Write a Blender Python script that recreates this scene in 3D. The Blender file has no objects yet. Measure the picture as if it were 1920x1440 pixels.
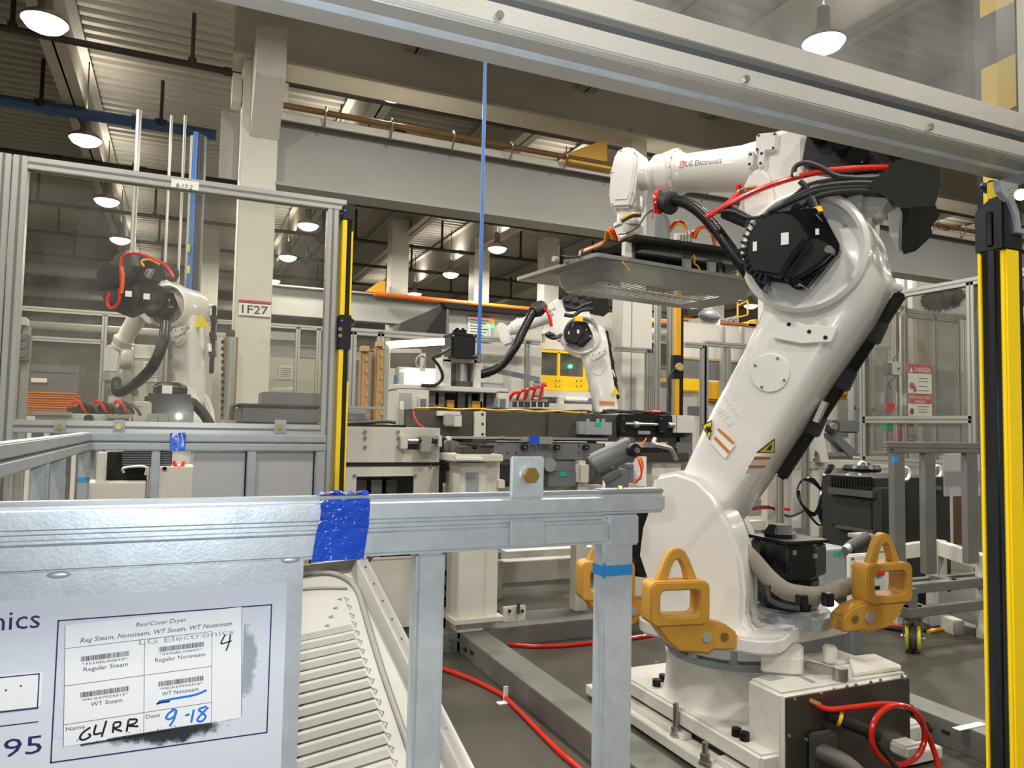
import bpy, bmesh, math, random
from mathutils import Vector as V, Matrix as M
random.seed(7)
SC = bpy.context.scene
COL = SC.collection
# ---------------------------------------------------------------- camera
CAM_H, FPX = 1.4, 1400.0
RC = M.Rotation(math.radians(-23.7), 3, 'Z') @ M.Rotation(math.radians(93.3), 3, 'X') @ M.Rotation(math.radians(1.07), 3, 'Z')
cd = bpy.data.cameras.new('camera'); cam = bpy.data.objects.new('camera', cd); COL.objects.link(cam)
cd.sensor_fit = 'HORIZONTAL'; cd.sensor_width = 36.0; cd.lens = 36.0 * FPX / 1920.0; cd.clip_start = 0.02; cd.clip_end = 300
cam.matrix_world = M.Translation((0, 0, CAM_H)) @ RC.to_4x4()
SC.camera = cam
# ---------------------------------------------------------------- world, exposure
w = bpy.data.worlds.new('hall_air'); SC.world = w; w.use_nodes = True
w.node_tree.nodes['Background'].inputs[0].default_value = (1.0, 0.97, 0.92, 1)
w.node_tree.nodes['Background'].inputs[1].default_value = 0.05
SC.view_settings.view_transform = 'Standard'; SC.view_settings.look = 'None'
SC.view_settings.exposure = 0.62; SC.view_settings.gamma = 1.0; SC.view_settings.use_curve_mapping = False
SC.cycles.use_denoising = True
SC.cycles.max_bounces = 8; SC.cycles.diffuse_bounces = 4; SC.cycles.glossy_bounces = 4
SC.cycles.transparent_max_bounces = 24; SC.cycles.transmission_bounces = 6
SC.cycles.sample_clamp_indirect = 4.0
SC.cycles.caustics_reflective = False; SC.cycles.caustics_refractive = False

def light(name, kind, loc, energy, size=0.3, color=(1, 0.95, 0.87), target=None):
    l = bpy.data.lights.new(name, kind); l.energy = energy; l.color = color
    if kind == 'AREA':
        l.shape = 'DISK'; l.size = size
    elif kind in ('POINT', 'SPOT'):
        l.shadow_soft_size = size
    o = bpy.data.objects.new(name, l); COL.objects.link(o); o.location = loc
    if target is not None:
        o.rotation_euler = (V(target) - V(loc)).to_track_quat('-Z', 'Y').to_euler()
    return o
LAMPS = [(x, y) for y in (6.6, 10.8, 15.1, 19.2, 23.2, 27.4, 32.0) for x in (-1.8, 2.7, 7.9, 13.5, 20.5, 27.5, 36) if (x, y) != (7.9, 6.6)] + [(7.33, 6.95)] + [(-6.5, 6.6), (-6.5, 10.8), (-6.5, 19), (-1.8, 2.2), (2.7, 2.2), (7.9, 2.2), (13.5, 2.2), (-6.5, 2.2), (2.7, -2.2), (-1.8, -2.2), (7.9, -2.2)]
LAMP_Z = 6.4
for lx, ly in LAMPS:
    light('bay_lamp_light', 'AREA', (lx, ly, LAMP_Z - 0.16), 120, 0.42, (1, 0.955, 0.885))
    light('bay_lamp_uplight', 'AREA', (lx, ly, LAMP_Z + 0.5), 14, 0.3, (1, 0.94, 0.85)).rotation_euler = (math.pi, 0, 0)
# the camera's own flash, as in the photograph (glints on tape and panes)
fl = light('camera_flash', 'AREA', V((0, 0, CAM_H)) + RC @ V((-0.05, 0.045, -0.02)), 11, 0.03, (0.86, 0.92, 1.0))
fl.rotation_euler = cam.rotation_euler = RC.to_euler()

# ---------------------------------------------------------------- helpers
OR = V((0, 0, CAM_H))
def ray(x, y): return RC @ V(((x - 960) / FPX, (720 - y) / FPX, -1))
def on(ax, c, x, y):
    d = ray(x, y); i = 'xyz'.index(ax); return OR + d * ((c - OR[i]) / d[i])
def oX(c, x, y): return on('x', c, x, y)
def oY(c, x, y): return on('y', c, x, y)
def oZ(c, x, y): return on('z', c, x, y)
def dep(D, x, y): return OR + ray(x, y) * D
def opl(p0, n, x, y):
    d = ray(x, y); return OR + d * ((p0 - OR).dot(n) / d.dot(n))
def lin(h):
    h = h.lstrip('#'); c = [int(h[i:i + 2], 16) / 255 for i in (0, 2, 4)]
    return tuple((x / 12.92 if x <= .04045 else ((x + .055) / 1.055) ** 2.4) for x in c) + (1,)
MATS = {}
def mat(name, hexc, rough=.5, metal=0., var=.06, scale=6., bump=0., emit=0., stretch=None, coat=0., spec=.5, dirt=None, dirt_amt=.0, dirt_scale=2.5):
    m = bpy.data.materials.new(name); m.use_nodes = True; nt = m.node_tree; N = nt.nodes; L = nt.links
    b = N['Principled BSDF']; c = lin(hexc)
    b.inputs['Roughness'].default_value = rough; b.inputs['Metallic'].default_value = metal
    b.inputs['Specular IOR Level'].default_value = spec
    if coat: b.inputs['Coat Weight'].default_value = coat; b.inputs['Coat Roughness'].default_value = .12
    tc = N.new('ShaderNodeTexCoord'); mp = N.new('ShaderNodeMapping'); L.new(tc.outputs['Object'], mp.inputs[0])
    if stretch: mp.inputs['Scale'].default_value = stretch
    nz = N.new('ShaderNodeTexNoise'); nz.inputs['Scale'].default_value = scale; nz.inputs['Detail'].default_value = 4; nz.inputs['Roughness'].default_value = .6
    L.new(mp.outputs[0], nz.inputs['Vector'])
    mx = N.new('ShaderNodeMix'); mx.data_type = 'RGBA'
    mx.inputs['A'].default_value = tuple(min(1, x * (1 - 2 * var)) for x in c[:3]) + (1,)
    mx.inputs['B'].default_value = tuple(min(1, x * (1 + 2 * var)) for x in c[:3]) + (1,)
    L.new(nz.outputs['Fac'], mx.inputs['Factor']); col = mx.outputs['Result']
    if dirt:
        n2 = N.new('ShaderNodeTexNoise'); n2.inputs['Scale'].default_value = dirt_scale; n2.inputs['Detail'].default_value = 7; n2.inputs['Roughness'].default_value = .7
        L.new(tc.outputs['Object'], n2.inputs['Vector'])
        rp = N.new('ShaderNodeValToRGB'); rp.color_ramp.elements[0].position = .55; rp.color_ramp.elements[1].position = .78
        rp.color_ramp.elements[1].color = (dirt_amt,) * 3 + (1,)
        L.new(n2.outputs['Fac'], rp.inputs[0])
        m2 = N.new('ShaderNodeMix'); m2.data_type = 'RGBA'; m2.inputs['B'].default_value = lin(dirt)
        L.new(rp.outputs[0], m2.inputs['Factor']); L.new(col, m2.inputs['A']); col = m2.outputs['Result']
    L.new(col, b.inputs['Base Color'])
    if bump:
        bp = N.new('ShaderNodeBump'); bp.inputs['Strength'].default_value = bump; bp.inputs['Distance'].default_value = .002
        n3 = N.new('ShaderNodeTexNoise'); n3.inputs['Scale'].default_value = 160; L.new(tc.outputs['Object'], n3.inputs['Vector'])
        L.new(n3.outputs['Fac'], bp.inputs['Height']); L.new(bp.outputs[0], b.inputs['Normal'])
    if emit:
        b.inputs['Emission Color'].default_value = c; b.inputs['Emission Strength'].default_value = emit
    MATS[name] = m; return m
def glass(name, tint, haze, hazecol='#d8d8d4', rough=.02, streak=0.):
    m = bpy.data.materials.new(name); m.use_nodes = True; nt = m.node_tree; N = nt.nodes; L = nt.links
    N.remove(N['Principled BSDF']); out = N['Material Output']
    tr = N.new('ShaderNodeBsdfTransparent'); tr.inputs[0].default_value = lin(tint)
    gl = N.new('ShaderNodeBsdfGlossy'); gl.inputs['Roughness'].default_value = rough
    fr = N.new('ShaderNodeFresnel'); fr.inputs[0].default_value = 1.45
    df = N.new('ShaderNodeBsdfDiffuse'); df.inputs[0].default_value = lin(hazecol)
    m1 = N.new('ShaderNodeMixShader'); m2 = N.new('ShaderNodeMixShader')
    tc = N.new('ShaderNodeTexCoord'); nz = N.new('ShaderNodeTexNoise'); nz.inputs['Scale'].default_value = 5; nz.inputs['Detail'].default_value = 6
    L.new(tc.outputs['Object'], nz.inputs['Vector'])
    mr = N.new('ShaderNodeMapRange'); mr.inputs[1].default_value = .3; mr.inputs[2].default_value = .75
    mr.inputs[3].default_value = haze * .4; mr.inputs[4].default_value = haze * 1.6 + streak
    L.new(nz.outputs['Fac'], mr.inputs[0])
    L.new(mr.outputs[0], m1.inputs[0]); L.new(tr.outputs[0], m1.inputs[1]); L.new(df.outputs[0], m1.inputs[2])
    ge = N.new('ShaderNodeNewGeometry'); iv = N.new('ShaderNodeMath'); iv.operation = 'SUBTRACT'; iv.inputs[0].default_value = 1; L.new(ge.outputs['Backfacing'], iv.inputs[1])
    ml = N.new('ShaderNodeMath'); ml.operation = 'MULTIPLY'; L.new(fr.outputs[0], ml.inputs[0]); L.new(iv.outputs[0], ml.inputs[1])
    L.new(ml.outputs[0], m2.inputs[0]); L.new(m1.outputs[0], m2.inputs[1]); L.new(gl.outputs[0], m2.inputs[2])
    L.new(m2.outputs[0], out.inputs[0]); MATS[name] = m; return m

mat('concrete', '#46433a', .42, 0, .12, 1.2, .1, dirt='#3a372f', dirt_amt=.6, dirt_scale=.8)
mat('deck', '#b2ac9e', .55, .35, .05, 3)
mat('joist', '#b9b3a6', .6, 0, .03, 2)
mat('tan_steel', '#cfc9ba', .6, 0, .04, 2)
mat('grey_steel', '#9c9c96', .55, 0, .05, 1.5)
mat('wall_panel', '#b5b2ab', .7, 0, .04, .6)
mat('column', '#d4d0c4', .55, 0, .03, 2, dirt='#7d6a52', dirt_amt=.25, dirt_scale=3)
mat('pipe_dark', '#3a3531', .55, .2, .1, 4)
mat('pipe_rust', '#7a5a30', .6, .1, .2, 6)
mat('pipe_orange', '#cf6a1c', .5, 0, .1, 5)
mat('pipe_blue', '#3f5f8c', .5, 0, .08, 4)
mat('pipe_white', '#c9c7c0', .5, 0, .05, 4)
mat('alu', '#b9b9b2', .38, .75, .05, 10, .05, stretch=(1, 40, 40))
mat('alu_front', '#bdbab0', .45, .55, .05, 14, .08)
mat('alu_dark', '#77787a', .45, .6, .05, 10)
mat('galv', '#d0d8dd', .36, .5, .1, 26, .12, dirt='#6b7076', dirt_amt=.35, dirt_scale=5)
mat('galv_far', '#a3a8aa', .45, .5, .08, 14, dirt='#6f7070', dirt_amt=.4, dirt_scale=4)
mat('galv_floor', '#7f807a', .5, .5, .1, 8, dirt='#55534b', dirt_amt=.6, dirt_scale=3)
mat('robot_white', '#e4e2dc', .3, 0, .02, 5, .12, coat=.5, dirt='#b9b2a3', dirt_amt=.12, dirt_scale=4)
mat('base_white', '#dedad0', .4, 0, .03, 6, .15, dirt='#8d8576', dirt_amt=.55, dirt_scale=7)
mat('robot_grey', '#a8adb0', .4, .2, .04, 6, dirt='#77746c', dirt_amt=.5, dirt_scale=6)
mat('machine_white', '#cfcbc0', .45, 0, .03, 4, dirt='#9b9484', dirt_amt=.3, dirt_scale=4)
mat('machine_grey', '#75777a', .4, .2, .06, 6)
mat('box_grey', '#93969a', .5, .0, .04, 6)
mat('beam_dark', '#4d4a42', .5, .3, .08, 5)
mat('black', '#17181a', .35, 0, .15, 8, spec=.5)
mat('black_gloss', '#121214', .16, 0, .15, 8, spec=.6, coat=.3)
mat('black_matte', '#1d1c19', .7, 0, .15, 8, spec=.3)
mat('black_cab', '#2b2b2a', .5, 0, .1, 5, spec=.4)
mat('rubber', '#232322', .55, 0, .1, 10)
mat('cable_grey', '#4a4742', .5, 0, .1, 8)
mat('sleeve', '#8c8579', .8, 0, .12, 14, .6)
mat('red_hose', '#d5200f', .25, 0, .05, 6, coat=.4)
mat('yellow_hose', '#e0a918', .35, 0, .05, 6)
mat('orange_hose', '#e06a1a', .35, 0, .05, 6)
mat('blue_hose', '#3f78c4', .35, 0, .05, 6)
mat('hook_yellow', '#c8963c', .45, 0, .08, 9, .2, dirt='#8a6216', dirt_amt=.5, dirt_scale=7)
mat('yellow', '#f2c40f', .4, 0, .03, 6)
mat('curtain_yellow', '#f4cf10', .4, 0, .02, 6)
mat('safety_yellow', '#dca51c', .45, 0, .05, 3)
mat('tape_blue', '#1750c8', .18, 0, .18, 12, .8, coat=.4)
mat('tape_light', '#2c8fd6', .4, 0, .06, 10)
mat('steel', '#a5a39c', .3, .85, .08, 10)
mat('stainless', '#6b675c', .3, .8, .08, 6)
mat('bolt_black', '#141414', .4, .3, .1, 8)
mat('zinc_gold', '#b79a58', .3, .85, .1, 8)
mat('sheet_silver', '#92918a', .42, .3, .02, 4, spec=.4)
mat('sheet_grey', '#999a93', .3, .3, .03, 4)
mat('sign_sheet', '#d5dbe4', .4, 0, .02, 5)
mat('paper', '#eef0f2', .5, 0, .015, 8, coat=.3)
mat('ink', '#15151c', .6, 0, 0, 5)
mat('ink_grey', '#4b4c52', .6, 0, 0, 5)
mat('ink_purple', '#2c1c5c', .6, 0, 0, 5)
mat('marker_blue', '#1f78d8', .5, 0, .2, 40)
mat('marker_black', '#14101f', .5, 0, .1, 40)
mat('smudge', '#2f3a40', .9, 0, .4, 60)
mat('label_white', '#e9e7e0', .5, 0, .01, 5)
mat('label_orange', '#cf7a34', .5, 0, .03, 5)
mat('label_red', '#c8242e', .5, 0, .03, 5)
mat('label_yellow', '#e8cf1e', .5, 0, .03, 5)
mat('logo_red', '#c3213f', .4, 0, .02, 5)
mat('decal_blue', '#3a4a9a', .5, 0, .05, 5)
mat('green_tag', '#1fa882', .5, 0, .08, 20)
mat('led_green', '#3cff8a', .4, 0, 0, 1, emit=3.0)
mat('led_blue', '#3050ff', .4, 0, 0, 1, emit=2.0)
mat('led_red', '#ff5a30', .4, 0, 0, 1, emit=1.5)
mat('lamp_glow', '#fff6e2', .4, 0, 0, 1, emit=9.0)
mat('tube_glow', '#fff3dc', .4, 0, 0, 1, emit=9.0)
mat('window_glow', '#eef2ff', .4, 0, 0, 1, emit=2.2)
mat('lamp_shell', '#c8c8c0', .35, .6, .03, 6)
mat('lamp_acrylic', '#8e8a80', .4, .3, .02, 6)
mat('carton', '#b99a68', .8, 0, .08, 6)
mat('foam_gold', '#a8875a', .7, 0, .15, 12, .5)
mat('crate_orange', '#e08a22', .5, 0, .05, 5)
mat('tarp', '#4a4640', .8, 0, .12, 3)
mat('tarp_black', '#1c1a1a', .75, 0, .12, 3)
mat('brush_black', '#221d14', .9, 0, .3, 30)
mat('wheel_yellow', '#c9c22e', .5, 0, .08, 8)
mat('cardboard_brown', '#5c452f', .8, 0, .1, 5)
mat('worn_paper', '#a8a59c', .8, 0, .35, 50)
mat('grey_translucent', '#a8a8a8', .35, 0, .05, 3)
def smear(name, hexc, dx, dy):
    m = bpy.data.materials.new(name); m.use_nodes = True; nt = m.node_tree; N = nt.nodes; L = nt.links
    b = N['Principled BSDF']; b.inputs['Base Color'].default_value = lin(hexc); b.inputs['Roughness'].default_value = .9
    tr = N.new('ShaderNodeBsdfTransparent'); mx = N.new('ShaderNodeMixShader'); tc = N.new('ShaderNodeTexCoord'); sp = N.new('ShaderNodeSeparateXYZ')
    L.new(tc.outputs['Generated'], sp.inputs[0])
    n1 = N.new('ShaderNodeTexNoise'); n1.inputs['Scale'].default_value = 55; n1.inputs['Detail'].default_value = 8; n1.inputs['Roughness'].default_value = .75; L.new(tc.outputs['Object'], n1.inputs['Vector'])
    def mth(op, a, c=None):
        q = N.new('ShaderNodeMath'); q.operation = op; q.use_clamp = True
        for i, v in enumerate((a, c)):
            if v is None: continue
            if isinstance(v, (int, float)): q.inputs[i].default_value = v
            else: L.new(v, q.inputs[i])
        return q.outputs[0]
    f = None
    for out, (lo, pk, hi) in (('X', dx), ('Z', dy)):
        up = N.new('ShaderNodeMapRange'); up.inputs[1].default_value = lo; up.inputs[2].default_value = pk; L.new(sp.outputs[out], up.inputs[0])
        dn = N.new('ShaderNodeMapRange'); dn.inputs[1].default_value = hi; dn.inputs[2].default_value = pk + 1e-3; L.new(sp.outputs[out], dn.inputs[0])
        g = mth('MULTIPLY', up.outputs[0], dn.outputs[0]); f = g if f is None else mth('MULTIPLY', f, g)
    s = mth('ADD', f, n1.outputs['Fac']); r = N.new('ShaderNodeMapRange'); r.inputs[1].default_value = .78; r.inputs[2].default_value = 1.15; L.new(s, r.inputs[0])
    L.new(r.outputs[0], mx.inputs[0]); L.new(tr.outputs[0], mx.inputs[1]); L.new(b.outputs[0], mx.inputs[2]); L.new(mx.outputs[0], N['Material Output'].inputs[0]); MATS[name] = m
smear('smear_bottom', '#23282c', (0, .62, 1.02), (-.1, .85, 1.0)); smear('smear_side', '#aebbc2', (-.3, .02, .9), (0, .6, 1.0))
glass('acrylic', '#f4f4f0', .05, '#c9c6bf')
glass('acrylic_dusty', '#eeeeec', .14, '#d4d1cb', rough=.08, streak=.06)
glass('acrylic_far', '#e6e6e2', .06, '#c9c6bf')

def rm(rotz=0, loc=(0, 0, 0)): return M.Translation(loc) @ M.Rotation(rotz, 4, 'Z')
MW = {}
class MB:
    """collects simple solids; build() links them as one mesh object"""
    def __init__(s, T=None): s.v = []; s.f = []; s.T = T
    def add(s, vs, fs):
        n = len(s.v)
        for p in vs:
            p = V(p); s.v.append(s.T @ p if s.T is not None else p)
        s.f += [tuple(i + n for i in f) for f in fs]; return s
    def box(s, a, b):
        (x0, y0, z0), (x1, y1, z1) = a, b
        x0, x1 = sorted((x0, x1)); y0, y1 = sorted((y0, y1)); z0, z1 = sorted((z0, z1))
        return s.add([(x0, y0, z0), (x1, y0, z0), (x1, y1, z0), (x0, y1, z0), (x0, y0, z1), (x1, y0, z1), (x1, y1, z1), (x0, y1, z1)],
                     [(3, 2, 1, 0), (4, 5, 6, 7), (0, 1, 5, 4), (1, 2, 6, 5), (2, 3, 7, 6), (3, 0, 4, 7)])
    def bar(s, a, b, w, h, up=(0, 0, 1)):
        a = V(a); b = V(b); d = (b - a).normalized(); u = V(up)
        if abs(d.dot(u)) > .98: u = V((0, 1, 0))
        x = d.cross(u).normalized(); y = x.cross(d).normalized()
        q = [a + x * i * w / 2 + y * j * h / 2 for i, j in ((-1, -1), (1, -1), (1, 1), (-1, 1))]
        return s.add(q + [p + (b - a) for p in q], [(0, 1, 2, 3), (7, 6, 5, 4), (1, 0, 4, 5), (2, 1, 5, 6), (3, 2, 6, 7), (0, 3, 7, 4)])
    def cyl(s, a, b, r0, r1=None, n=16, caps=True):
        a = V(a); b = V(b); r1 = r0 if r1 is None else r1; d = (b - a).normalized()
        u = V((0, 0, 1)) if abs(d.z) < .9 else V((1, 0, 0)); x = d.cross(u).normalized(); y = d.cross(x).normalized()
        c = [(math.cos(2 * math.pi * i / n), math.sin(2 * math.pi * i / n)) for i in range(n)]
        vs = [a + (x * p + y * q) * r0 for p, q in c] + [b + (x * p + y * q) * r1 for p, q in c]
        fs = [(i, (i + 1) % n, n + (i + 1) % n, n + i) for i in range(n)]
        if caps: fs += [tuple(range(n - 1, -1, -1)), tuple(range(n, 2 * n))]
        return s.add(vs, fs)
    def lathe(s, prof, o=(0, 0, 0), axis=(0, 0, 1), n=32):
        o = V(o); d = V(axis).normalized(); u = V((0, 0, 1)) if abs(d.z) < .9 else V((1, 0, 0)); x = d.cross(u).normalized(); y = d.cross(x).normalized()
        vs = []; fs = []
        for r, h in prof:
            vs += [o + d * h + (x * math.cos(2 * math.pi * i / n) + y * math.sin(2 * math.pi * i / n)) * r for i in range(n)]
        for k in range(len(prof) - 1):
            for i in range(n):
                j = (i + 1) % n; fs.append((k * n + i, k * n + j, (k + 1) * n + j, (k + 1) * n + i))
        if prof[0][0] > 1e-6: fs.append(tuple(range(n - 1, -1, -1)))
        if prof[-1][0] > 1e-6: fs.append(tuple(range((len(prof) - 1) * n, len(prof) * n)))
        return s.add(vs, fs)
    def tube(s, pts, r, n=8, sm=4, closed=False, r1=None):
        p = [V(q) for q in pts]
        if sm > 1 and len(p) > 2:
            q = []; m = len(p)
            for i in range(m if closed else m - 1):
                if closed: a, b, c, d = p[(i - 1) % m], p[i], p[(i + 1) % m], p[(i + 2) % m]
                else: a, b, c, d = p[max(i - 1, 0)], p[i], p[i + 1], p[min(i + 2, m - 1)]
                for k in range(sm):
                    t = k / sm
                    q.append(.5 * ((2 * b) + (c - a) * t + (2 * a - 5 * b + 4 * c - d) * t * t + (3 * b - a - 3 * c + d) * t ** 3))
            if not closed: q.append(p[-1])
            p = q
        m = len(p); vs = []; fs = []; x = None
        for i in range(m):
            if closed: d = (p[(i + 1) % m] - p[i - 1]).normalized()
            else: d = (p[min(i + 1, m - 1)] - p[max(i - 1, 0)]).normalized()
            if x is None:
                u = V((0, 0, 1)) if abs(d.z) < .9 else V((1, 0, 0)); x = d.cross(u).normalized()
            else:
                x = (x - d * x.dot(d)); x.normalize()
            y = d.cross(x); rr = r if r1 is None else r + (r1 - r) * i / max(1, m - 1)
            vs += [p[i] + (x * math.cos(2 * math.pi * k / n) + y * math.sin(2 * math.pi * k / n)) * rr for k in range(n)]
        for i in range(m if closed else m - 1):
            j = (i + 1) % m
            for k in range(n):
                l = (k + 1) % n; fs.append((i * n + k, i * n + l, j * n + l, j * n + k))
        if not closed: fs += [tuple(range(n - 1, -1, -1)), tuple(range((m - 1) * n, m * n))]
        return s.add(vs, fs)
    def prism(s, pts, vec):
        p = [V(q) for q in pts]; n = len(p); d = V(vec)
        return s.add(p + [q + d for q in p], [tuple(range(n - 1, -1, -1)), tuple(range(n, 2 * n))] + [(i, (i + 1) % n, n + (i + 1) % n, n + i) for i in range(n)])
    def loft(s, rings, caps=True, closed=True):
        n = len(rings[0]); vs = [p for r in rings for p in r]; fs = []
        for k in range(len(rings) - 1):
            for i in range(n if closed else n - 1):
                j = (i + 1) % n; fs.append((k * n + i, k * n + j, (k + 1) * n + j, (k + 1) * n + i))
        if caps: fs += [tuple(range(n - 1, -1, -1)), tuple(range((len(rings) - 1) * n, len(rings) * n))]
        return s.add(vs, fs)
    def ball(s, c, r, n=12, m=8, sq=(1, 1, 1)):
        c = V(c)
        rings = []
        for i in range(1, m):
            a = math.pi * i / m
            rings.append([c + V((math.sin(a) * math.cos(2 * math.pi * k / n) * r * sq[0], math.sin(a) * math.sin(2 * math.pi * k / n) * r * sq[1], math.cos(a) * r * sq[2])) for k in range(n)])
        return s.loft(rings)
    def build(s, name, m, parent=None, bevel=0, smooth=35, seg=2, sub=0):
        me = bpy.data.meshes.new(name); vs = s.v
        if parent is not None:
            W = MW.get(parent.name)
            if W is not None:
                Wi = W.inverted(); vs = [Wi @ p for p in vs]
        me.from_pydata([tuple(p) for p in vs], [], s.f)
        bm = bmesh.new(); bm.from_mesh(me); bmesh.ops.recalc_face_normals(bm, faces=bm.faces)
        if bevel:
            bm.normal_update()
            ed = [e for e in bm.edges if len(e.link_faces) == 2 and e.calc_face_angle(0) > .6]
            try: bmesh.ops.bevel(bm, geom=ed, offset=bevel, segments=seg, affect='EDGES', clamp_overlap=True)
            except Exception: pass
        bm.to_mesh(me); bm.free()
        for p in me.polygons: p.use_smooth = True
        me.set_sharp_from_angle(angle=math.radians(smooth))
        me.materials.append(MATS[m] if isinstance(m, str) else m)
        o = bpy.data.objects.new(name, me); COL.objects.link(o)
        if parent is not None:
            o.parent = parent
            if parent.name in MW: MW[o.name] = MW[parent.name]
        if sub:
            md = o.modifiers.new('s', 'SUBSURF'); md.levels = sub; md.render_levels = sub
        return o
def tag(o, label=None, cat=None, group=None, kind=None):
    if label: o['label'] = label
    if cat: o['category'] = cat
    if group: o['group'] = group
    if kind: o['kind'] = kind
    return o
def thing(name, label, cat, loc=(0, 0, 0), rz=0, group=None):
    o = bpy.data.objects.new(name, None); COL.objects.link(o); o.location = loc; o.rotation_euler = (0, 0, rz); o.empty_display_size = .1
    MW[o.name] = rm(rz, loc); return tag(o, label, cat, group)
def struct(mb, name, m, parent=None, **k): return tag(mb.build(name, m, parent, **k), kind='structure')
def copy_tree(o, loc=None, rz=None, label=None, group=None, parent=None):
    c = o.copy(); COL.objects.link(c)
    if parent is not None: c.parent = parent
    if loc is not None: c.location = loc
    if rz is not None: c.rotation_euler = (0, 0, rz)
    if label: c['label'] = label
    if group: c['group'] = group
    for ch in o.children: copy_tree(ch, parent=c)
    return c
def rrect(w, h, r, n=4):
    """rounded rectangle outline in 2D, centred"""
    o = []
    for cx, cy, a0 in ((w / 2 - r, h / 2 - r, 0), (-w / 2 + r, h / 2 - r, 90), (-w / 2 + r, -h / 2 + r, 180), (w / 2 - r, -h / 2 + r, 270)):
        for k in range(n + 1):
            a = math.radians(a0 + 90 * k / n); o.append((cx + r * math.cos(a), cy + r * math.sin(a)))
    return o
_TX = {}
def text2d(body, shear=0.):
    k = (body, shear)
    if k not in _TX:
        c = bpy.data.curves.new('t', 'FONT'); c.body = body; c.size = 1; c.shear = shear; c.resolution_u = 2; c.align_x = 'LEFT'
        o = bpy.data.objects.new('t', c); COL.objects.link(o)
        dg = bpy.context.evaluated_depsgraph_get(); me = bpy.data.meshes.new_from_object(o.evaluated_get(dg))
        vs = [(v.co.x, v.co.y) for v in me.vertices]; fs = [tuple(p.vertices) for p in me.polygons]
        bpy.data.objects.remove(o); bpy.data.curves.remove(c); bpy.data.meshes.remove(me)
        x0 = min(v[0] for v in vs); x1 = max(v[0] for v in vs)
        _TX[k] = ([((x - x0) / (x1 - x0), y / .72) for x, y in vs], fs)
    return _TX[k]
def text(mb, body, o, u, v, shear=0.):
    """letters fitted to width vector u, cap-height vector v, from baseline-left o"""
    vs, fs = text2d(body, shear); o = V(o); u = V(u); v = V(v)
    return mb.add([o + u * x + v * y for x, y in vs], fs)
def bolt(mb, p, d, r, h, n=6): d = V(d).normalized(); return mb.cyl(V(p), V(p) + d * h, r, r * .95, n)
# ================================================================ the hall
X0, X1, Y0, Y1, ZC = -14, 46, -7, 40, 7.9
struct(MB().box((X0, Y0, -.2), (X1, Y1, 0)), 'floor', 'concrete')
b = MB(); y = Y0; prof = []
while y < Y1:
    prof += [(y, ZC), (y + .12, ZC), (y + .16, ZC + .09), (y + .26, ZC + .09)]; y += .3
vs = [(X0, p[0], p[1]) for p in prof] + [(X1, p[0], p[1]) for p in prof]; n = len(prof)
b.add(vs, [(i, i + 1, n + i + 1, n + i) for i in range(n - 1)])
ceil = struct(b, 'ceiling', 'deck', smooth=10)
def wallbands(name, a, bb, axis):
    """cladding wall: sheets laid as horizontal panels with recessed joints"""
    w = struct(MB().box(a, bb), name, 'wall_panel')
    z = 0.05
    while z < 7.6:
        h = 1.2
        if axis == 'y': q = MB().box((a[0] + .02, min(a[1], bb[1]) - .03, z), (bb[0] - .02, min(a[1], bb[1]), min(z + h, 7.8)))
        else: q = MB().box((min(a[0], bb[0]) - .03, a[1] + .02, z), (min(a[0], bb[0]), bb[1] - .02, min(z + h, 7.8)))
        q.build('panel', 'wall_panel', w); z += h + .04
    return w
wallbands('wall_back', (X0, Y1, 0), (X1, Y1 + .2, 8.2), 'y')
wallbands('wall_right', (X1, Y0, 0), (X1 + .2, Y1, 8.2), 'x')
struct(MB().box((X0 - .2, Y0, 0), (X0, Y1, 8.2)), 'wall_left', 'wall_panel')
struct(MB().box((X0, Y0 - .2, 0), (X1, Y0, 8.2)), 'wall_front', 'wall_panel')
def ibeam(b, p, q, w, h, tf=.03, tw=.03):
    p = V(p); q = V(q)
    b.bar(p, q, tw, h); b.bar(p + V((0, 0, h / 2 - tf / 2)), q + V((0, 0, h / 2 - tf / 2)), w, tf); b.bar(p - V((0, 0, h / 2 - tf / 2)), q - V((0, 0, h / 2 - tf / 2)), w, tf)
    return b
for i, jx in enumerate((-11, -6.4, -1.95, 2.9, 5.75, 8.2, 12.5, 17.2, 22, 27, 32, 37)):
    struct(ibeam(MB(), (jx, Y0, 7.35), (jx, Y1, 7.35), .34, 1.0), 'trim_%d' % (i + 1), 'joist')
# columns of the hall
def column(x, y, w=.42, d=.42, z1=7.4, name='trim', label=None):
    b = MB().box((x - w / 2, y - d / 2, 0), (x + w / 2, y + d / 2, z1))
    return struct(b, name, 'column', bevel=.01)
c1 = column(.78, 10.45, .46, .46, 6.19, 'trim_20')
p = MB()   # corbel with a sloping underside, on the near side of the column
p.prism([(.66, 10.22, 6.38), (.66, 9.62, 6.38), (.66, 9.62, 5.75), (.66, 10.22, 5.15)], (.36, 0, 0))
p.build('corbel', 'column', c1, bevel=.008)
MB().box((1.03, 10.3, 5.62), (1.13, 10.6, 6.0)).build('splice_plate', 'column', c1)
MB().box((.42, 10.3, 5.62), (.54, 10.6, 6.0)).build('splice_plate', 'column', c1)
MB().box((.6, 10.18, 2.95), (1.0, 10.215, 2.98)).build('red_stripe', 'label_red', c1)
s = MB().box((.6, 10.19, 2.78), (1.0, 10.215, 2.94)).build('sign_plate', 'label_white', c1)
text(MB(), '1F27', (.64, 10.185, 2.81), (.32, 0, 0), (0, 0, .11)).build('lettering', 'ink', s)
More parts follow.
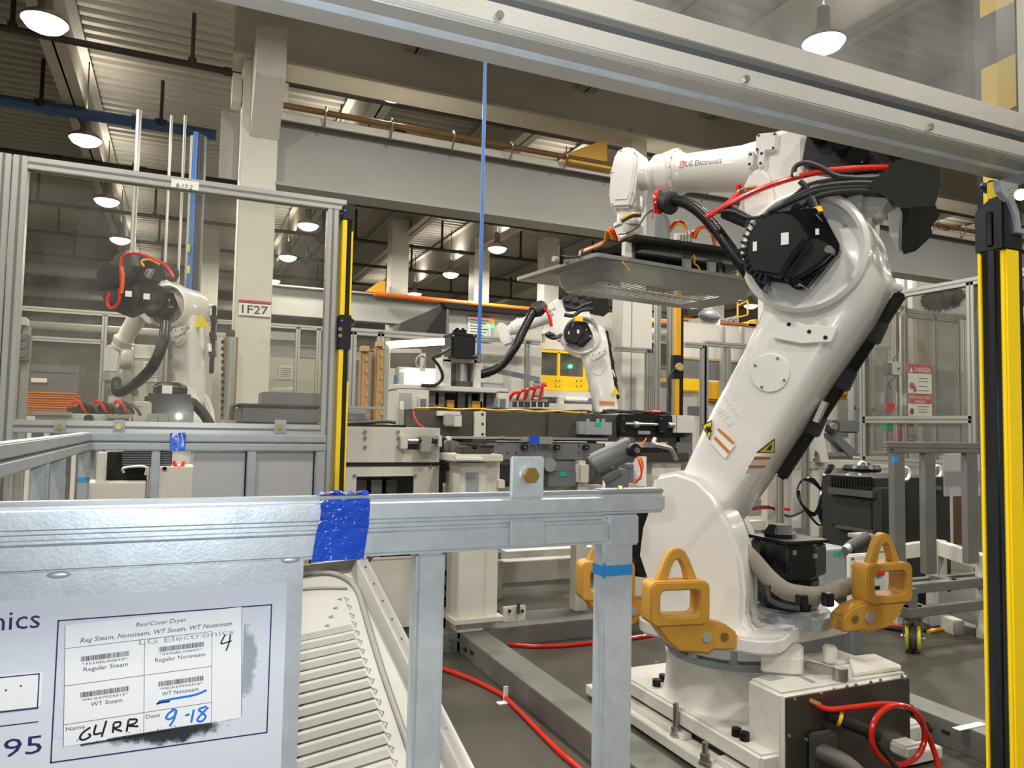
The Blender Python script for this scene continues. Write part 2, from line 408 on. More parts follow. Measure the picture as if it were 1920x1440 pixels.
for k, (cx, cy, cw) in enumerate(((5.42, 20.6, .5), (8.25, 21.5, .5), (10.1, 20.4, .5), (.56, 24.3, .5), (11.3, 12.1, .45), (19.3, 14.5, .45), (-5, 20.6, .5), (16.5, 20.5, .5), (23, 20.5, .5))):
    column(cx, cy, cw, cw, 7.2, 'trim_%d' % (21 + k))
q = on('y', 10.45, 1187, 600)
cz = column(q.x, 10.45, .3, .3, 6.4, 'trim_35')
# long girders along the bay
g = MB().box((.42, 10.38, 6.2), (30, 10.42, 7.6)); g.box((.42, 10.14, 6.19), (30, 10.68, 6.23)); g.box((.42, 10.14, 7.0), (30, 10.68, 7.04))
for q in range(0): g.box((.55 + q * 2.4, 10.2, 6.23), (.57 + q * 2.4, 10.38, 7.0))
struct(g, 'trim_40', 'tan_steel')
g = MB().box((1.0, 10.38, 4.6), (30, 10.42, 5.52)); g.box((1.0, 10.22, 5.5), (30, 10.6, 5.54)); g.box((1.0, 10.2, 4.56), (30, 10.62, 4.6))
struct(g, 'trim_41', 'grey_steel')
t = MB().box((1.02, 10.2, 5.45), (30, 10.24, 5.56)); struct(t, 'trim_42', 'machine_white')
g = MB().box((.3, 10.38, 4.6), (.54, 10.42, 5.5)); struct(g, 'trim_43', 'grey_steel')
for k, (yy, z0, z1, xa, xb) in enumerate(((20.3, 4.2, 5.0, 2.0, 40), (30.6, 4.0, 4.5, 2, 30))):
    g = MB().box((xa, yy - .02, z0), (xb, yy + .02, z1)); g.box((xa, yy - .2, z1 - .04), (xb, yy + .2, z1)); g.box((xa, yy - .2, z0), (xb, yy + .2, z0 + .04))
    struct(g, 'trim_%d' % (50 + k), 'grey_steel' if z0 < 5 else 'joist')
# pipework
def pipe(name, a, bb, r, m, label, hangers=(), hz=7.6, group=None):
    a = V(a); bb = V(bb)
    t = thing(name, label, 'pipe', a, 0, group)
    MB().cyl(a, bb, r, n=10).build('pipe_run', m, t)
    for k in hangers:
        p = a.lerp(bb, k); q = MB().cyl(p, (p.x, p.y, hz), .035, n=6); q.cyl(p - V((0, 0, .02)), p + V((0, 0, .1)), r * 1.25, n=8); q.build('hanger', 'pipe_dark', t)
    for k in range(1, 7):
        p = a.lerp(bb, k / 7); d = (bb - a).normalized(); MB().cyl(p - d * .07, p + d * .07, r * 1.3, n=10).build('coupling', m, t)
    return t
pipe('sprinkler_pipe', (-9, 12.1, 6.8), (24, 12.1, 6.8), .05, 'pipe_dark', 'dark sprinkler pipe nearest under the roof deck, crossing behind the big tan girder', [.2 + .07 * k for k in range(11)])
pipe('sprinkler_pipe', (-9, 17.75, 6.8), (2.2, 17.75, 6.8), .05, 'pipe_dark', 'dark sprinkler pipe just above the clear panel frame at left', [.1, .3, .46, .62, .7, .82])
pipe('sprinkler_pipe', (3.3, 18.0, 6.75), (12.5, 18.0, 6.75), .05, 'pipe_dark', 'dark sprinkler branch pipe above the bright lamp in the middle bay', [.1, .33, .62])
for k, yy in enumerate((21.3, 24.6, 28.0)):
    pipe('sprinkler_pipe', (-9, yy, 6.7), (20, yy, 6.7), .05, 'pipe_dark', 'thin dark sprinkler pipe far back under the roof, %s of three' % ('nearest', 'middle one', 'farthest')[k], [.1 + .09 * q for q in range(10)], group='sprinkler pipes far back')
pipe('ceiling_pipe', (-9, 14.8, 6.75), (.35, 14.8, 6.75), .1, 'pipe_blue', 'blue pipe under the roof deck left of the column marked 1F27', [.15, .45, .7, .9])
a0 = V((3.2, 21.5, 6.3))
pipe('sprinkler_main', (3.3, 12.6, 6.5), (3.3, 24, 6.5), .13, 'pipe_dark', 'thick dark sprinkler main running back under the roof beams', [.3, .7])
t = thing('conduit_pipe', 'rust brown pipe strapped along the top of the grey girder', 'pipe', (1.05, 10.1, 5.68))
MB().cyl((1.05, 10.12, 5.61), (24, 10.12, 5.61), .042, n=10).build('pipe_run', 'pipe_rust', t)
for k in range(16):
    xx = 1.6 + k * .92
    MB().tube([(xx, 10.2, 5.66), (xx, 10.1, 5.68), (xx, 10.06, 5.6), (xx, 10.19, 5.42)], .016, 6).build('strap', 'steel', t)
t = thing('end_stop', 'yellow steel end stop on top of the grey girder', 'crane stop', (5.4, 10.3, 5.56))
MB().prism([(5.35, 10.15, 5.56), (6.05, 10.15, 5.56), (6.05, 10.15, 6.0), (5.95, 10.15, 6.0), (5.35, 10.15, 5.7)], (0, .25, 0)).build('wedge_plate', 'safety_yellow', t, bevel=.01)
MB().box((5.3, 10.05, 5.52), (6.15, 10.5, 5.56)).build('base_plate', 'safety_yellow', t)
t = thing('end_stop', 'small yellow end stop on the far girder beside the orange conductor rail', 'crane stop', (4.6, 20.2, 5.0))
q = oY(20.1, 706, 540)
MB().prism([q + V((-.3, 0, -.12)), q + V((.25, 0, -.12)), q + V((.25, 0, .22)), q + V((.1, 0, .22))], (0, .3, 0)).build('wedge_plate', 'safety_yellow', t)
p0 = oY(20.0, 702, 551); p1 = oY(20.0, 1165, 603)
pipe('conductor_rail', p0, (24, 20.0, p1.z - .02), .07, 'pipe_orange', 'orange crane conductor rail running along the far girder', [], group=None)
# far ducts and bands seen through the clear panel at left
for k, (yy, z, r, m, nm, lb) in enumerate(((26.5, oY(26.5, 100, 612).z, .13, 'pipe_white', 'air_duct', 'pale round duct behind the left robot, lower of two'), (33, oY(33, 100, 548).z, .22, 'pipe_white', 'air_duct', 'pale round duct high on the far wall at left'), (29, oY(29, 100, 505).z, .22, 'joist', 'air_duct', 'grey round duct right under the far roof at left'))):
    t = thing(nm, lb, 'duct', (-13, yy, z)); MB().cyl((-13, yy, z), (3.2, yy, z), r, n=16).build('duct_run', m, t)
    for q in range(12): MB().cyl((-12.5 + q * 1.35, yy, z), (-12.44 + q * 1.35, yy, z), r * 1.06, n=16).build('duct_joint', m, t)
# high bay lamps
def pr(p):
    v = RC.transposed() @ (V(p) - OR); return (960 + FPX * v.x / -v.z, 720 - FPX * v.y / -v.z, -v.z)
LL = {0: 'large bright high-bay lamp nearest in the upper left corner', 1: 'second bright high-bay lamp, below the one in the upper left corner'}
proto = None; kk = 0
LAB = {(7.33, 6.95): 'glaring high-bay lamp behind the dusty panel at top right', (-1.8, 10.8): 'largest glowing high-bay lamp, in the upper left corner under the roof', (-1.8, 15.1): 'high-bay lamp hanging below the largest one, left of the 1F27 column',
       (2.7, 10.8): 'high-bay lamp half hidden above the grey girder right of the 1F27 column', (2.7, 15.1): 'high-bay lamp just under the grey girder right of the 1F27 column',
       (2.7, 19.2): 'high-bay lamp seen right of the 1F27 column through the clear panel, upper', (2.7, 23.2): 'high-bay lamp seen right of the 1F27 column through the clear panel, lower',
       (-1.8, 19.2): 'high-bay lamp above the left robot behind the clear panel', (-1.8, 23.2): 'high-bay lamp right above the hoses of the left robot',
       (7.9, 19.2): 'brightest high-bay lamp beside the gripper, right of the blue hose', (7.9, 23.2): 'high-bay lamp between two far columns left of the blue hose'}
for lx, ly in LAMPS:
    u, v_, d = pr((lx, ly, LAMP_Z))
    if not (d > 0 and -60 < u < 1980 and -60 < v_ < 900): continue
    rows = sorted({q[1] for q in LAMPS if q[1] != 6.95}); cols = sorted({q[0] for q in LAMPS if q[0] != 7.33})
    od = ('first', 'second', 'third', 'fourth', 'fifth', 'sixth', 'seventh', 'eighth', 'ninth', 'tenth')
    lab = LAB.get((lx, ly)) or 'high-bay lamp in the %s roof row back, over the %s bay from left' % (od[rows.index(ly)], od[cols.index(lx)]); grp = 'far high-bay lamps' if (lx, ly) not in LAB else 'near high-bay lamps'
    if proto is None:
        proto = thing('high_bay_lamp', lab, 'ceiling lamp', (lx, ly, LAMP_Z), 0, grp)
        z = LAMP_Z; T = M.Translation((lx, ly, z))
        MB(T).lathe([(.27, 0), (.275, .02), (.22, .08), (.1, .15), (.085, .2), (.08, .45), (.0, .46)], n=24).build('reflector', 'lamp_acrylic', proto)
        MB(T).lathe([(0, -.13), (.12, -.115), (.21, -.07), (.262, 0), (.262, .03), (0, .05)], n=24).build('lens', 'lamp_glow', proto)
        MB(T).cyl((0, 0, .45), (0, 0, 1.6), .012, n=6).build('hanger', 'pipe_dark', proto)
    else: copy_tree(proto, (lx, ly, LAMP_Z), 0, lab, grp)
# ================================================================ near fence: header, pane, light curtain
HY = .9
def sect(name, pts, xa, xb, m, par, bev=.0015):
    return MB().prism([(xa, y, z) for y, z in pts], (xb - xa, 0, 0)).build(name, m, par, bevel=bev)
hd = thing('door_header', 'wide grooved aluminium header rail crossing the top of the picture', 'header rail', (.5, HY, 1.894))
HF = .86
zz_ = lambda py: oY(HF, 1500, py).z
zt1, zg1, zg0, zb0 = zz_(90), zz_(133), zz_(155), zz_(195)
xa, xb = -.6, 1.52
def sect(name, pts, m, par=None, bev=.0015): return MB().prism([(xa, y, z) for y, z in pts], (xb - xa, 0, 0)).build(name, m, par or hd, bevel=bev)
ys0, ys1, yb = .893, .912, .952
sect('upper_profile', [(HF, zg1), (HF, zt1), (yb, zt1), (yb, zg1)], 'alu_front')
sect('groove', [(HF + .016, zg0), (HF + .016, zg1), (yb, zg1), (yb, zg0)], 'alu_dark', bev=0)
sect('lower_profile', [(HF, zb0 + .006), (HF, zg0), (ys1, zg0), (ys0 + .004, zb0), (HF + .006, zb0)], 'alu_front')
sect('gasket', [(ys0 + .001, zb0 + .003), (ys0 + .001, zg0 - .004), (ys1 + .003, zg0 - .004), (ys1 + .003, zb0 + .001)], 'rubber', bev=0)
sect('gasket_lip', [(ys0 + .007, zb0 + .0005), (ys0 + .007, zb0 + .004), (ys1 - .001, zb0 + .004), (ys1 - .001, zb0 - .002)], 'galv', bev=0)
sect('back_profile', [(ys1 + .002, zb0), (ys1 + .002, zg0), (yb, zg0), (yb, zb0)], 'alu_front')
for k in range(3): bolt(MB(), (.35 + .4 * k, HF, (zb0 + zg0) / 2), (0, -1, 0), .006, .004).build('screw', 'steel', hd)
pn = thing('clear_panel', 'dusty clear acrylic panel above the header rail at top right', 'panel', (1, HY, 2.05))
MB().box((-.2, HF + .03, zt1), (1.462, HF + .035, 2.9)).build('pane', 'acrylic_dusty', pn)
ps = thing('fence_post', 'pale aluminium post at the far upper right edge above the header rail', 'post', (1.49, HY, 2.04))
q = oY(HF + .06, 1906, 80)
MB().box((q.x, HF, zt1), (q.x + .06, HF + .06, 2.9)).build('profile', 'alu_front', ps, bevel=.002)
hp = thing('striped_bumper', 'yellow and black striped upright behind the dusty panel at top right', 'bumper', (2.6, 1.75, 2.2))
D = 1.75
q0, q1 = oY(D, 1868, 60), oY(D, 1903, 60)
zb = 2.0
for k in range(8):
    w = q1.x - q0.x; za = 2.58 + (k - 3) * .2
    MB().prism([(q0.x, D, za), (q1.x, D, za + w * .55), (q1.x, D, za + w * .55 + .2), (q0.x, D, za + .2)], (0, .06, 0)).build('stripe', 'curtain_yellow' if k % 2 else 'black', hp)
MB().box((q0.x + .01, D + .06, 0), (q1.x - .01, D + .09, 3.7)).build('upright', 'black', hp)
MB().cyl((q0.x + .03, D - .03, 2.31), (q0.x + .03, D, 2.31), .03, n=14).build('lamp_ring', 'lamp_shell', hp)
# near light curtain
lc = thing('light_curtain', 'tall black and yellow light curtain standing large at the right edge', 'light curtain', (1.385, HY, 0))
xq = oY(HY, 1888, 900).x; x2 = oY(HY, 1917, 900).x; yf = oX(xq, 1845, 900).y; ye = oX(xq, 1840, 900).y
ztop = oY(HY, 1888, 466).z
MB().box((xq, HY + .002, .06), (x2 - .004, yf, ztop)).build('lens_body', 'black_gloss', lc, bevel=.004)
MB().box((xq - .003, HY + .014, .06), (xq + .004, yf - .016, ztop)).build('lens_window', 'black', lc, bevel=.001)
MB().box((xq - .001, yf - .001, .08), (x2 - .01, ye, ztop)).build('yellow_edge', 'curtain_yellow', lc, bevel=.001)
MB().box((xq + .002, HY - .004, .08), (x2, HY + .012, ztop + .002)).build('yellow_edge', 'curtain_yellow', lc, bevel=.004)
MB().box((x2 - .003, HY + .004, .06), (x2 + .022, yf, ztop)).build('side_rail', 'black', lc, bevel=.003)
zc = oY(HY, 1888, 366).z
cap = MB().prism([(xq - .004, HY - .006, ztop - .004), (xq - .004, ye + .004, ztop - .004), (xq - .004, ye + .004, zc - .022), (xq - .004, yf - .02, zc - .004), (xq - .004, HY - .006, zc)], (x2 + .012 - xq, 0, 0)).build('end_cap', 'black', lc, bevel=.004)
MB().box((xq - .007, HY + .014, ztop + .006), (xq - .003, yf - .016, zc - .03)).build('cap_recess', 'black_matte', cap, bevel=.002)
MB().box((xq + .004, HY + .01, zc - .002), (xq + .02, HY + .03, zc + .03)).build('yellow_tab', 'curtain_yellow', lc)
MB().box((xq - .01, HY, 0), (x2 + .03, ye + .03, .06)).build('foot_plate', 'alu_dark', lc)
bk = thing('support_bracket', 'curved grey bracket joining the header rail to the near light curtain', 'bracket', (1.43, HY - .01, 1.85))
pts = [oY(HY - .012, *p) for p in ((1873, 338), (1925, 322), (1925, 342), (1890, 356), (1903, 372), (1912, 398), (1916, 428), (1925, 428), (1925, 440), (1908, 436), (1903, 405), (1893, 380), (1876, 358))]
MB().prism(pts, (0, .012, 0)).build('curved_plate', 'galv_far', bk, bevel=.001)
MB().cyl(oY(HY - .02, 1914, 365), oY(HY + .02, 1914, 365), .011, n=12).build('bolt', 'zinc_gold', bk)
MB().ball(oY(HY + .06, 1862, 352), .028, sq=(1.2, .6, .5)).build('rubber_pad', 'black', bk)

# ================================================================ front cart
RY = 1.5
ct = thing('steel_cart', 'galvanized steel cart in the foreground with double top rail and square legs', 'cart', (.4, RY + .03, 0))
def zr(px, py): return oY(RY, px, py).z
zt, zb_ = zr(1200, 926), zr(1200, 963)           # upper tube
zl0, zl1 = zr(1150, 975), zr(1150, 1020)        # lower tube
XL, XR = -1.15, oY(RY, 1250, 940).x
def rtube(par, name, a, b, r=.008, m='galv'):
    """square tube along x with rounded edges, from a to b corner boxes"""
    return MB().box(a, b).build(name, m, par, bevel=r, seg=3)
rtube(ct, 'top_rail', (XL, RY, zb_), (XR, RY + .055, zt))
rtube(ct, 'guide_strip', (XL, RY + .006, zl0 - .002), (oY(RY, 1140, 990).x, RY + .05, zb_ + .001), .004)
MB().box((XL, RY + .012, zt), (XR - .06, RY + .04, zt + .008)).build('top_ledge', 'galv_far', ct, bevel=.002)
xr2 = oY(RY, 1196, 1000).x
rtube(ct, 'lower_rail', (XL, RY - .002, zl1), (oY(RY, 1155, 1000).x, RY + .055, zl0))
for k, (a, c) in enumerate(((770, 835), (1122, 1188))):
    xa_ = oY(RY, a, 1100).x; xb_2 = oY(RY, c, 1100).x
    rtube(ct, 'leg', (xa_ + .012, RY - .0, .12), (xb_2, RY + .05, zl1 + .002 if k == 0 else zb_ - .002), .007)
lg = ct.children[-1]
x_c = oY(RY, 1140, 1000).x
MB().box((x_c, RY - .006, zl1 - .004), (xr2, RY + .052, zb_ - .001)).build('corner_plate', 'galv', ct, bevel=.004)
for dy, xx in ((.3, -.12), (.3, -.6), (0, -.75), (.3, -1.1)):
    rtube(ct, 'leg', (xx, RY + dy, .12), (xx + .05, RY + dy + .05, zl1), .007)
for zz, m in ((zl0 - .045, 'galv'), (.2, 'galv')):
    rtube(ct, 'side_rail', (XL, RY + .3, zz - .025), (-.07, RY + .35, zz + .025), .006)
    rtube(ct, 'cross_rail', (XL + .05, RY + .055, zz - .025), (XL + .1, RY + .3, zz + .025), .006)
rtube(ct, 'bottom_rail', (XL, RY + .002, .18), (xr2 - .05, RY + .05, .23), .006)
# welded tab with bolt on the rail, and its backing plate
u0, u1 = oY(RY, 960, 880).x, oY(RY, 1022, 880).x
MB().box((u0, RY + .004, zt - .004), (u1, RY + .014, zr(990, 856))).build('bolt_tab', 'galv', ct, bevel=.003)
hx = oY(RY, 993, 891)
bo = MB().cyl(hx + V((0, .004, 0)), hx + V((0, -.001, 0)), .0215, n=20).build('washer', 'galv', ct.children[-1])
MB().cyl(hx + V((0, .0, 0)), hx + V((0, -.014, 0)), .0195, .0185, n=6).build('hex_bolt', 'zinc_gold', ct.children[-1], bevel=.001)
MB().box((u0 - .006, RY - .008, zl1 + .006), (u1 + .002, RY, zl0 + .008)).build('weld_plate', 'galv', ct, bevel=.004)
MB().box((oY(RY, 1132, 915).x, RY + .004, zt), (XR - .004, RY + .052, zt + .011)).build('stop_plate', 'galv_far', ct, bevel=.003)
bolt(MB(), V((oY(RY + .03, 1163, 910).x, RY + .03, zt + .011)), (0, 0, 1), .008, .006).build('hex_bolt', 'zinc_gold', ct)
# sheet on the cart front with the printed sign
SY = RY - .004
sx1 = oY(SY, 566, 1150).x
MB().box((XL, SY, .45), (sx1, RY - .001, zl1 + .004)).build('front_sheet', 'galv', ct)
for px in (110, 545):
    p = oY(RY - .004, px, 1078 if px < 200 else 1050); MB().ball(p, .014, sq=(1.3, .3, .45)).build('weld_bead', 'galv', ct)
for w in ('wheel',):
    for (wx, wy) in ((XL + .08, RY + .03), (xr2 - .06, RY + .03), (XL + .08, RY + .32), (-.1, RY + .32)):
        MB().cyl((wx - .016, wy, .055), (wx + .016, wy, .055), .055, n=20).build('caster_wheel', 'rubber', ct, bevel=.004)
        MB().box((wx - .03, wy - .03, .1), (wx + .03, wy + .03, .125)).build('caster_plate', 'steel', ct)
# blue tapes
tp = thing('blue_tape', 'crumpled shiny blue tape wrapped over the front cart rail', 'tape', (oY(RY, 645, 990).x, RY - .01, 1.2))
def tapeband(par, edges, y, name, m, rows=10, cols=10, amp=.0025):
    """edges: (left px, right px) from the top down, on the plane y; wrinkled sheet with thickness"""
    g = []
    for i, (l, r) in enumerate(edges):
        a = oY(y, *l); c = oY(y, *r)
        g.append([a.lerp(c, k / cols) for k in range(cols + 1)])
    fine = []
    for i in range(len(g) - 1):
        for s in range(rows if i < len(g) - 2 else rows + 1):
            fine.append([g[i][k].lerp(g[i + 1][k], s / rows) for k in range(cols + 1)])
    rnd = random.Random(3)
    front = [[p + V((0, -rnd.random() * amp, 0)) for p in row] for row in fine]; back = [[p + V((0, .001, 0)) for p in row] for row in fine]
    b = MB(); n = cols + 1; R = len(front)
    vs = [p for r in front for p in r] + [p for r in back for p in r]; o = R * n; fs = []
    for i in range(R - 1):
        for k in range(cols):
            a = i * n + k; fs.append((a, a + 1, a + n + 1, a + n)); fs.append((o + a, o + a + n, o + a + n + 1, o + a + 1))
    b.add(vs, fs); return b.build(name, m, par, smooth=60)
tapeband(tp, [((600, 937), (693, 934)), ((602, 958), (693, 950)), ((600, 975), (692, 975))], RY - .003, 'upper_wrap', 'tape_blue', 5, 14, .004)
tapeband(tp, [((600, 975), (692, 974)), ((593, 1000), (690, 992)), ((584, 1053), (681, 1048))], RY - .005, 'lower_wrap', 'tape_blue', 6, 14, .0025)
q = MB(); a = oY(RY, 601, 937).x; c = oY(RY, 693, 935).x
rows = []
rnd = random.Random(5)
for j in range(5):
    rows.append([V((a + (c - a) * k / 12, RY - .003 + .0145 * j, zt + .010 + rnd.random() * .006)) for k in range(13)])
q.add([p for r in rows for p in r], [(j * 13 + k, j * 13 + k + 1, j * 13 + k + 14, j * 13 + k + 13) for j in range(4) for k in range(12)])
q.build('top_wrap', 'tape_blue', tp, smooth=60)
for px in (631, 684):
    p = oY(RY + .02, px, 926); MB().prism([p + V((-.008, 0, -.006)), p + V((.012, 0, -.006)), p + V((.006, 0, .006)), p + V((-.004, 0, .008))], (0, .006, 0)).build('torn_corner', 'tape_blue', tp)
tl = thing('blue_tape', 'short light blue tape strip around the right leg of the front cart', 'tape', (oY(RY, 1160, 1068).x, RY - .002, 1.05))
pa, pb = oY(RY, 1137, 1056), oY(RY, 1187, 1082)
MB().box((oY(RY, 1122, 1100).x + .0105, RY - .002, pb.z), (pb.x + .001, RY + .052, pa.z)).build('strip', 'tape_light', tl, bevel=.006, seg=3)

# ---- the printed sign
PY = SY - .002
sg = thing('cart_sign', 'printed white sign on the front cart with smudged form and handwritten 9-18', 'sign', (.0, PY, 1.0))
def sz(px, py, y=None): return oY(PY if y is None else y, px, py)
tlc, trc, blc, brc = sz(-60, 1108), sz(540, 1092), sz(-60, 1470), sz(527, 1405)
xr_ = (trc.x + brc.x) / 2
MB().box((XL + .02, PY, .62), (xr_, SY - .0002, trc.z)).build('sheet', 'sign_sheet', sg)
def frame(b, x0, z0, x1, z1, y, w):
    for a, c in (((x0, z0), (x1, z0 + w)), ((x0, z1 - w), (x1, z1)), ((x0, z0), (x0 + w, z1)), ((x1 - w, z0), (x1, z1))):
        b.box((a[0], y, a[1]), (c[0], y + .0006, c[1]))
    return b
L1 = PY - .0006
fx0, fz1 = sz(108, 1163).x, sz(115, 1164).z; fx1, fz0 = sz(506, 1250).x, sz(502, 1378).z
fz1 = (sz(117, 1164).z + sz(508, 1131).z) / 2; fz0 = (sz(101, 1434).z + sz(500, 1371).z) / 2
frame(MB(), fx0, fz0, fx1, fz1, L1, .0022).build('printed_border', 'ink_purple', sg)
gx0, gz0, gx1, gz1 = sz(-150, 1265).x, (sz(72, 1328).z), sz(73, 1300).x, sz(72, 1262).z
frame(MB(), gx0, gz0, gx1, gz1, L1, .002).build('printed_border', 'ink_purple', sg)
MB().box((gx0, L1 - .0004, gz0 + .003), (gx1 + .004, L1 + .0003, gz1 + .001)).build('inset_label', 'paper', sg)
frame(MB(), gx0, gz0, gx1, gz1, L1 - .0008, .0018).build('printed_border', 'ink_purple', sg)
for px, py in ((11, 1294), (39, 1286)): MB().cyl(sz(px, py, L1 - .0012), sz(px, py, L1 - .0004), .0016, n=8).build('speck', 'ink', sg)
MB().box((XL + .1, L1, sz(72, 1354).z), (sz(72, 1354).x, L1 + .0005, sz(72, 1352).z)).build('printed_line', 'ink_purple', sg)
def word(par, body, l, r, top_px, m, y, shear=0., name='lettering'):
    """baseline-left px, right px, and a px at cap height above the left"""
    a = oY(y, *l); c = oY(y, *r); h = oY(y, *top_px).z - a.z
    b = MB(); text(b, body, (a.x, y, a.z), (c.x - a.x, 0, 0), (0, 0, h), shear); return b.build(name, m, par)
zb1 = sz(35, 1207)
word(sg, 'LG Electronics', (-318, 1207), (73, 1203), (-318, 1167), 'ink_purple', L1)
word(sg, '3195', (-76, 1432), (77, 1432), (-76, 1396), 'ink_purple', L1)
# the paper form, a thin sheet stuck on the sign; printed level, cut square
FY = PY - .0012
ax0 = sz(121, 1280).x; ax1 = sz(453, 1240).x
az1 = (sz(122, 1175).z + sz(452, 1136).z) / 2; az0 = (sz(119, 1402).z + sz(452, 1343).z) / 2
fm = MB().box((ax0, FY, az0), (ax1, PY - .0001, az1)).build('paper_form', 'paper', sg)
I = FY - .0005
W, Hh = ax1 - ax0, az1 - az0
FT = math.radians(1.9); fcx, fcz = (ax0 + ax1) / 2, (az0 + az1) / 2
def rotf(p): return V((fcx + (p.x - fcx) * math.cos(FT) - (p.z - fcz) * math.sin(FT), p.y, fcz + (p.x - fcx) * math.sin(FT) + (p.z - fcz) * math.cos(FT)))
for vtx in fm.data.vertices:
    vtx.co = MW[fm.name].inverted() @ rotf(MW[fm.name] @ vtx.co)
class FB(MB):
    def build(s, *k, **kw): s.v = [rotf(p) for p in s.v]; return MB.build(s, *k, **kw)
def fp(u, v): return V((ax0 + W * u, I, az0 + Hh * v))
def ln(b, u0, v0, u1, v1, t=.0007):
    a, c = fp(u0, v0), fp(u1, v1)
    return b.box((min(a.x, c.x) - t / 2, I, min(a.z, c.z) - t / 2), (max(a.x, c.x) + t / 2, I + .0004, max(a.z, c.z) + t / 2))
b = FB(); U2, U1 = .82, .43
for v in (.81, .50, .18): ln(b, 0, v, U2 if v < .8 else U2, v)
ln(b, U1, 0, U1, .81); ln(b, U2, 0, U2, .81); ln(b, 0, 0, 0, 1); ln(b, 1, .02, 1, 1)
b.build('ruled_lines', 'ink_grey', fm)
def w2(body, u, v, u1, hv, m='ink_grey', shear=0.):
    b = FB(); a = fp(u, v); text(b, body, a, (W * (u1 - u), 0, 0), (0, 0, Hh * hv), shear); b.build('lettering', m, fm)
w2('RearCover Dryer', .38, .925, .67, .038, 'ink_grey', .25)
w2('Reg Steam, Nonsteam, WT Steam, WT Nonsteam', .08, .845, .94, .04, 'ink_grey', .25)
rnd = random.Random(11)
def barcode(u, v, u1, hv):
    b = FB(); x = u; 
    while x < u1:
        wd = rnd.choice((.003, .003, .006)); a = fp(x, v); c = fp(min(x + wd, u1), v + hv); b.box((a.x, I, a.z), (c.x, I + .0004, c.z)); x += wd + rnd.choice((.0025, .0025, .004))
    b.build('barcode', 'ink_grey', fm)
for u, v, code, txt, ua, ub in ((.085, .685, '*3550EL0004Z*', 'Regular Steam', .10, .34), (.51, .685, '*3550EL0004Y*', 'Regular Nonsteam', .49, .78), (.085, .385, '*MCK67024315*', 'WT Steam', .14, .31), (.51, .385, '*MCK67024316*', 'WT Nonsteam', .53, .74)):
    barcode(u, v, u + .26, .042); w2(code, u + .005, v - .032, u + .255, .02); w2(txt, ua, v - .085, ub, .036)
w2('Name', .012, .125, .11, .034); w2('Date', .44, .125, .52, .034)
w2('LG Electronics', .40, .765, .95, .05, 'grey_translucent')
def stroke(name, m, r, *lines):
    b = FB()
    for l in lines:
        p = [fp(*q) for q in l]; rr = []
        for q in p: q.y = I + .0002
        n0 = len(b.v); b.tube(p, r, 6, 4)
        for i in range(n0, len(b.v)): b.v[i].y = I + .0002 + (b.v[i].y - I - .0002) * .25
    return b.build(name, m, fm)
stroke('handwriting', 'marker_black', .0014, [(.90, .77), (.875, .70), (.885, .69), (.94, .705)], [(.93, .765), (.925, .70), (.905, .62)])
stroke('handwriting', 'marker_black', .0019, [(.14, .125), (.10, .09), (.085, .05), (.105, .03), (.14, .05), (.13, .075)], [(.17, .14), (.16, .08), (.165, .06), (.20, .065)], [(.225, .16), (.20, .03)], [(.265, .13), (.26, .05)], [(.265, .135), (.30, .13), (.295, .095), (.268, .085), (.31, .05)], [(.345, .135), (.335, .04)], [(.345, .14), (.39, .13), (.38, .10), (.342, .09), (.40, .07)])
stroke('handwriting', 'marker_blue', .0021, [(.60, .165), (.57, .14), (.555, .105), (.58, .09), (.61, .125), (.61, .16), (.585, .17)], [(.61, .15), (.60, .08), (.575, .03)], [(.665, .10), (.69, .105)], [(.715, .14), (.70, .03)], [(.79, .15), (.745, .135), (.765, .10), (.785, .06), (.76, .025), (.735, .045), (.765, .095), (.80, .14)])
stroke('underline', 'marker_blue', .0022, [(.51, .255), (.60, .262), (.72, .268), (.79, .295)])
stroke('underline', 'marker_black', .002, [(.50, .238), (.53, .246), (.575, .245)])
# dirt smudges on and around the form
b = MB(); rnd = random.Random(4)
def specks(b, x0, x1, z0, z1, n, s, dens):
    for _ in range(n):
        u, v = rnd.random(), rnd.random()
        if rnd.random() > dens(u, v): continue
        x = x0 + (x1 - x0) * u; z = z0 + (z1 - z0) * v; w_ = s * (.4 + rnd.random()); h_ = s * (.3 + rnd.random() * .8)
        b.add([(x - w_, L1 - .0012, z), (x, L1 - .0012, z - h_), (x + w_, L1 - .0012, z), (x, L1 - .0012, z + h_)], [(0, 1, 2, 3)])
specks(b, ax0 + .02, ax1 + .01, az0 - .022, az0 + .006, 160, .0012, lambda u, v: (.25 + .75 * math.exp(-((u - .62) / .22) ** 2)) * v ** 1.2)
specks(b, ax1 + .001, fx1 - .008, az0 + .01, az1 - .01, 140, .0007, lambda u, v: .6 * (1 - u) ** 2 + .12)
specks(b, fx0 + .003, ax0 - .001, az0 - .01, az1 - .05, 60, .0008, lambda u, v: .5 * (1 - v))
tag(b.build('dirt_smudge', 'smudge', sg), kind='stuff')
FB().box((ax0 + .0, L1 - .0022, az0 - .026), (ax1 + .0, L1 - .0018, az0 + .002)).build('dirt_smear', 'smear_bottom', sg)
MB().box((ax1 + .002, L1 - .0014, az0 + .0), (fx1 - .006, L1 - .001, az1 - .005)).build('dirt_smear', 'smear_side', sg)
ln2 = FB(); ln2.box((ax0 + .025, L1 - .0012, az0 - .0035), (ax1 - .12, L1 - .0008, az0 - .0005)); ln2.build('dirt_line', 'smudge', sg)

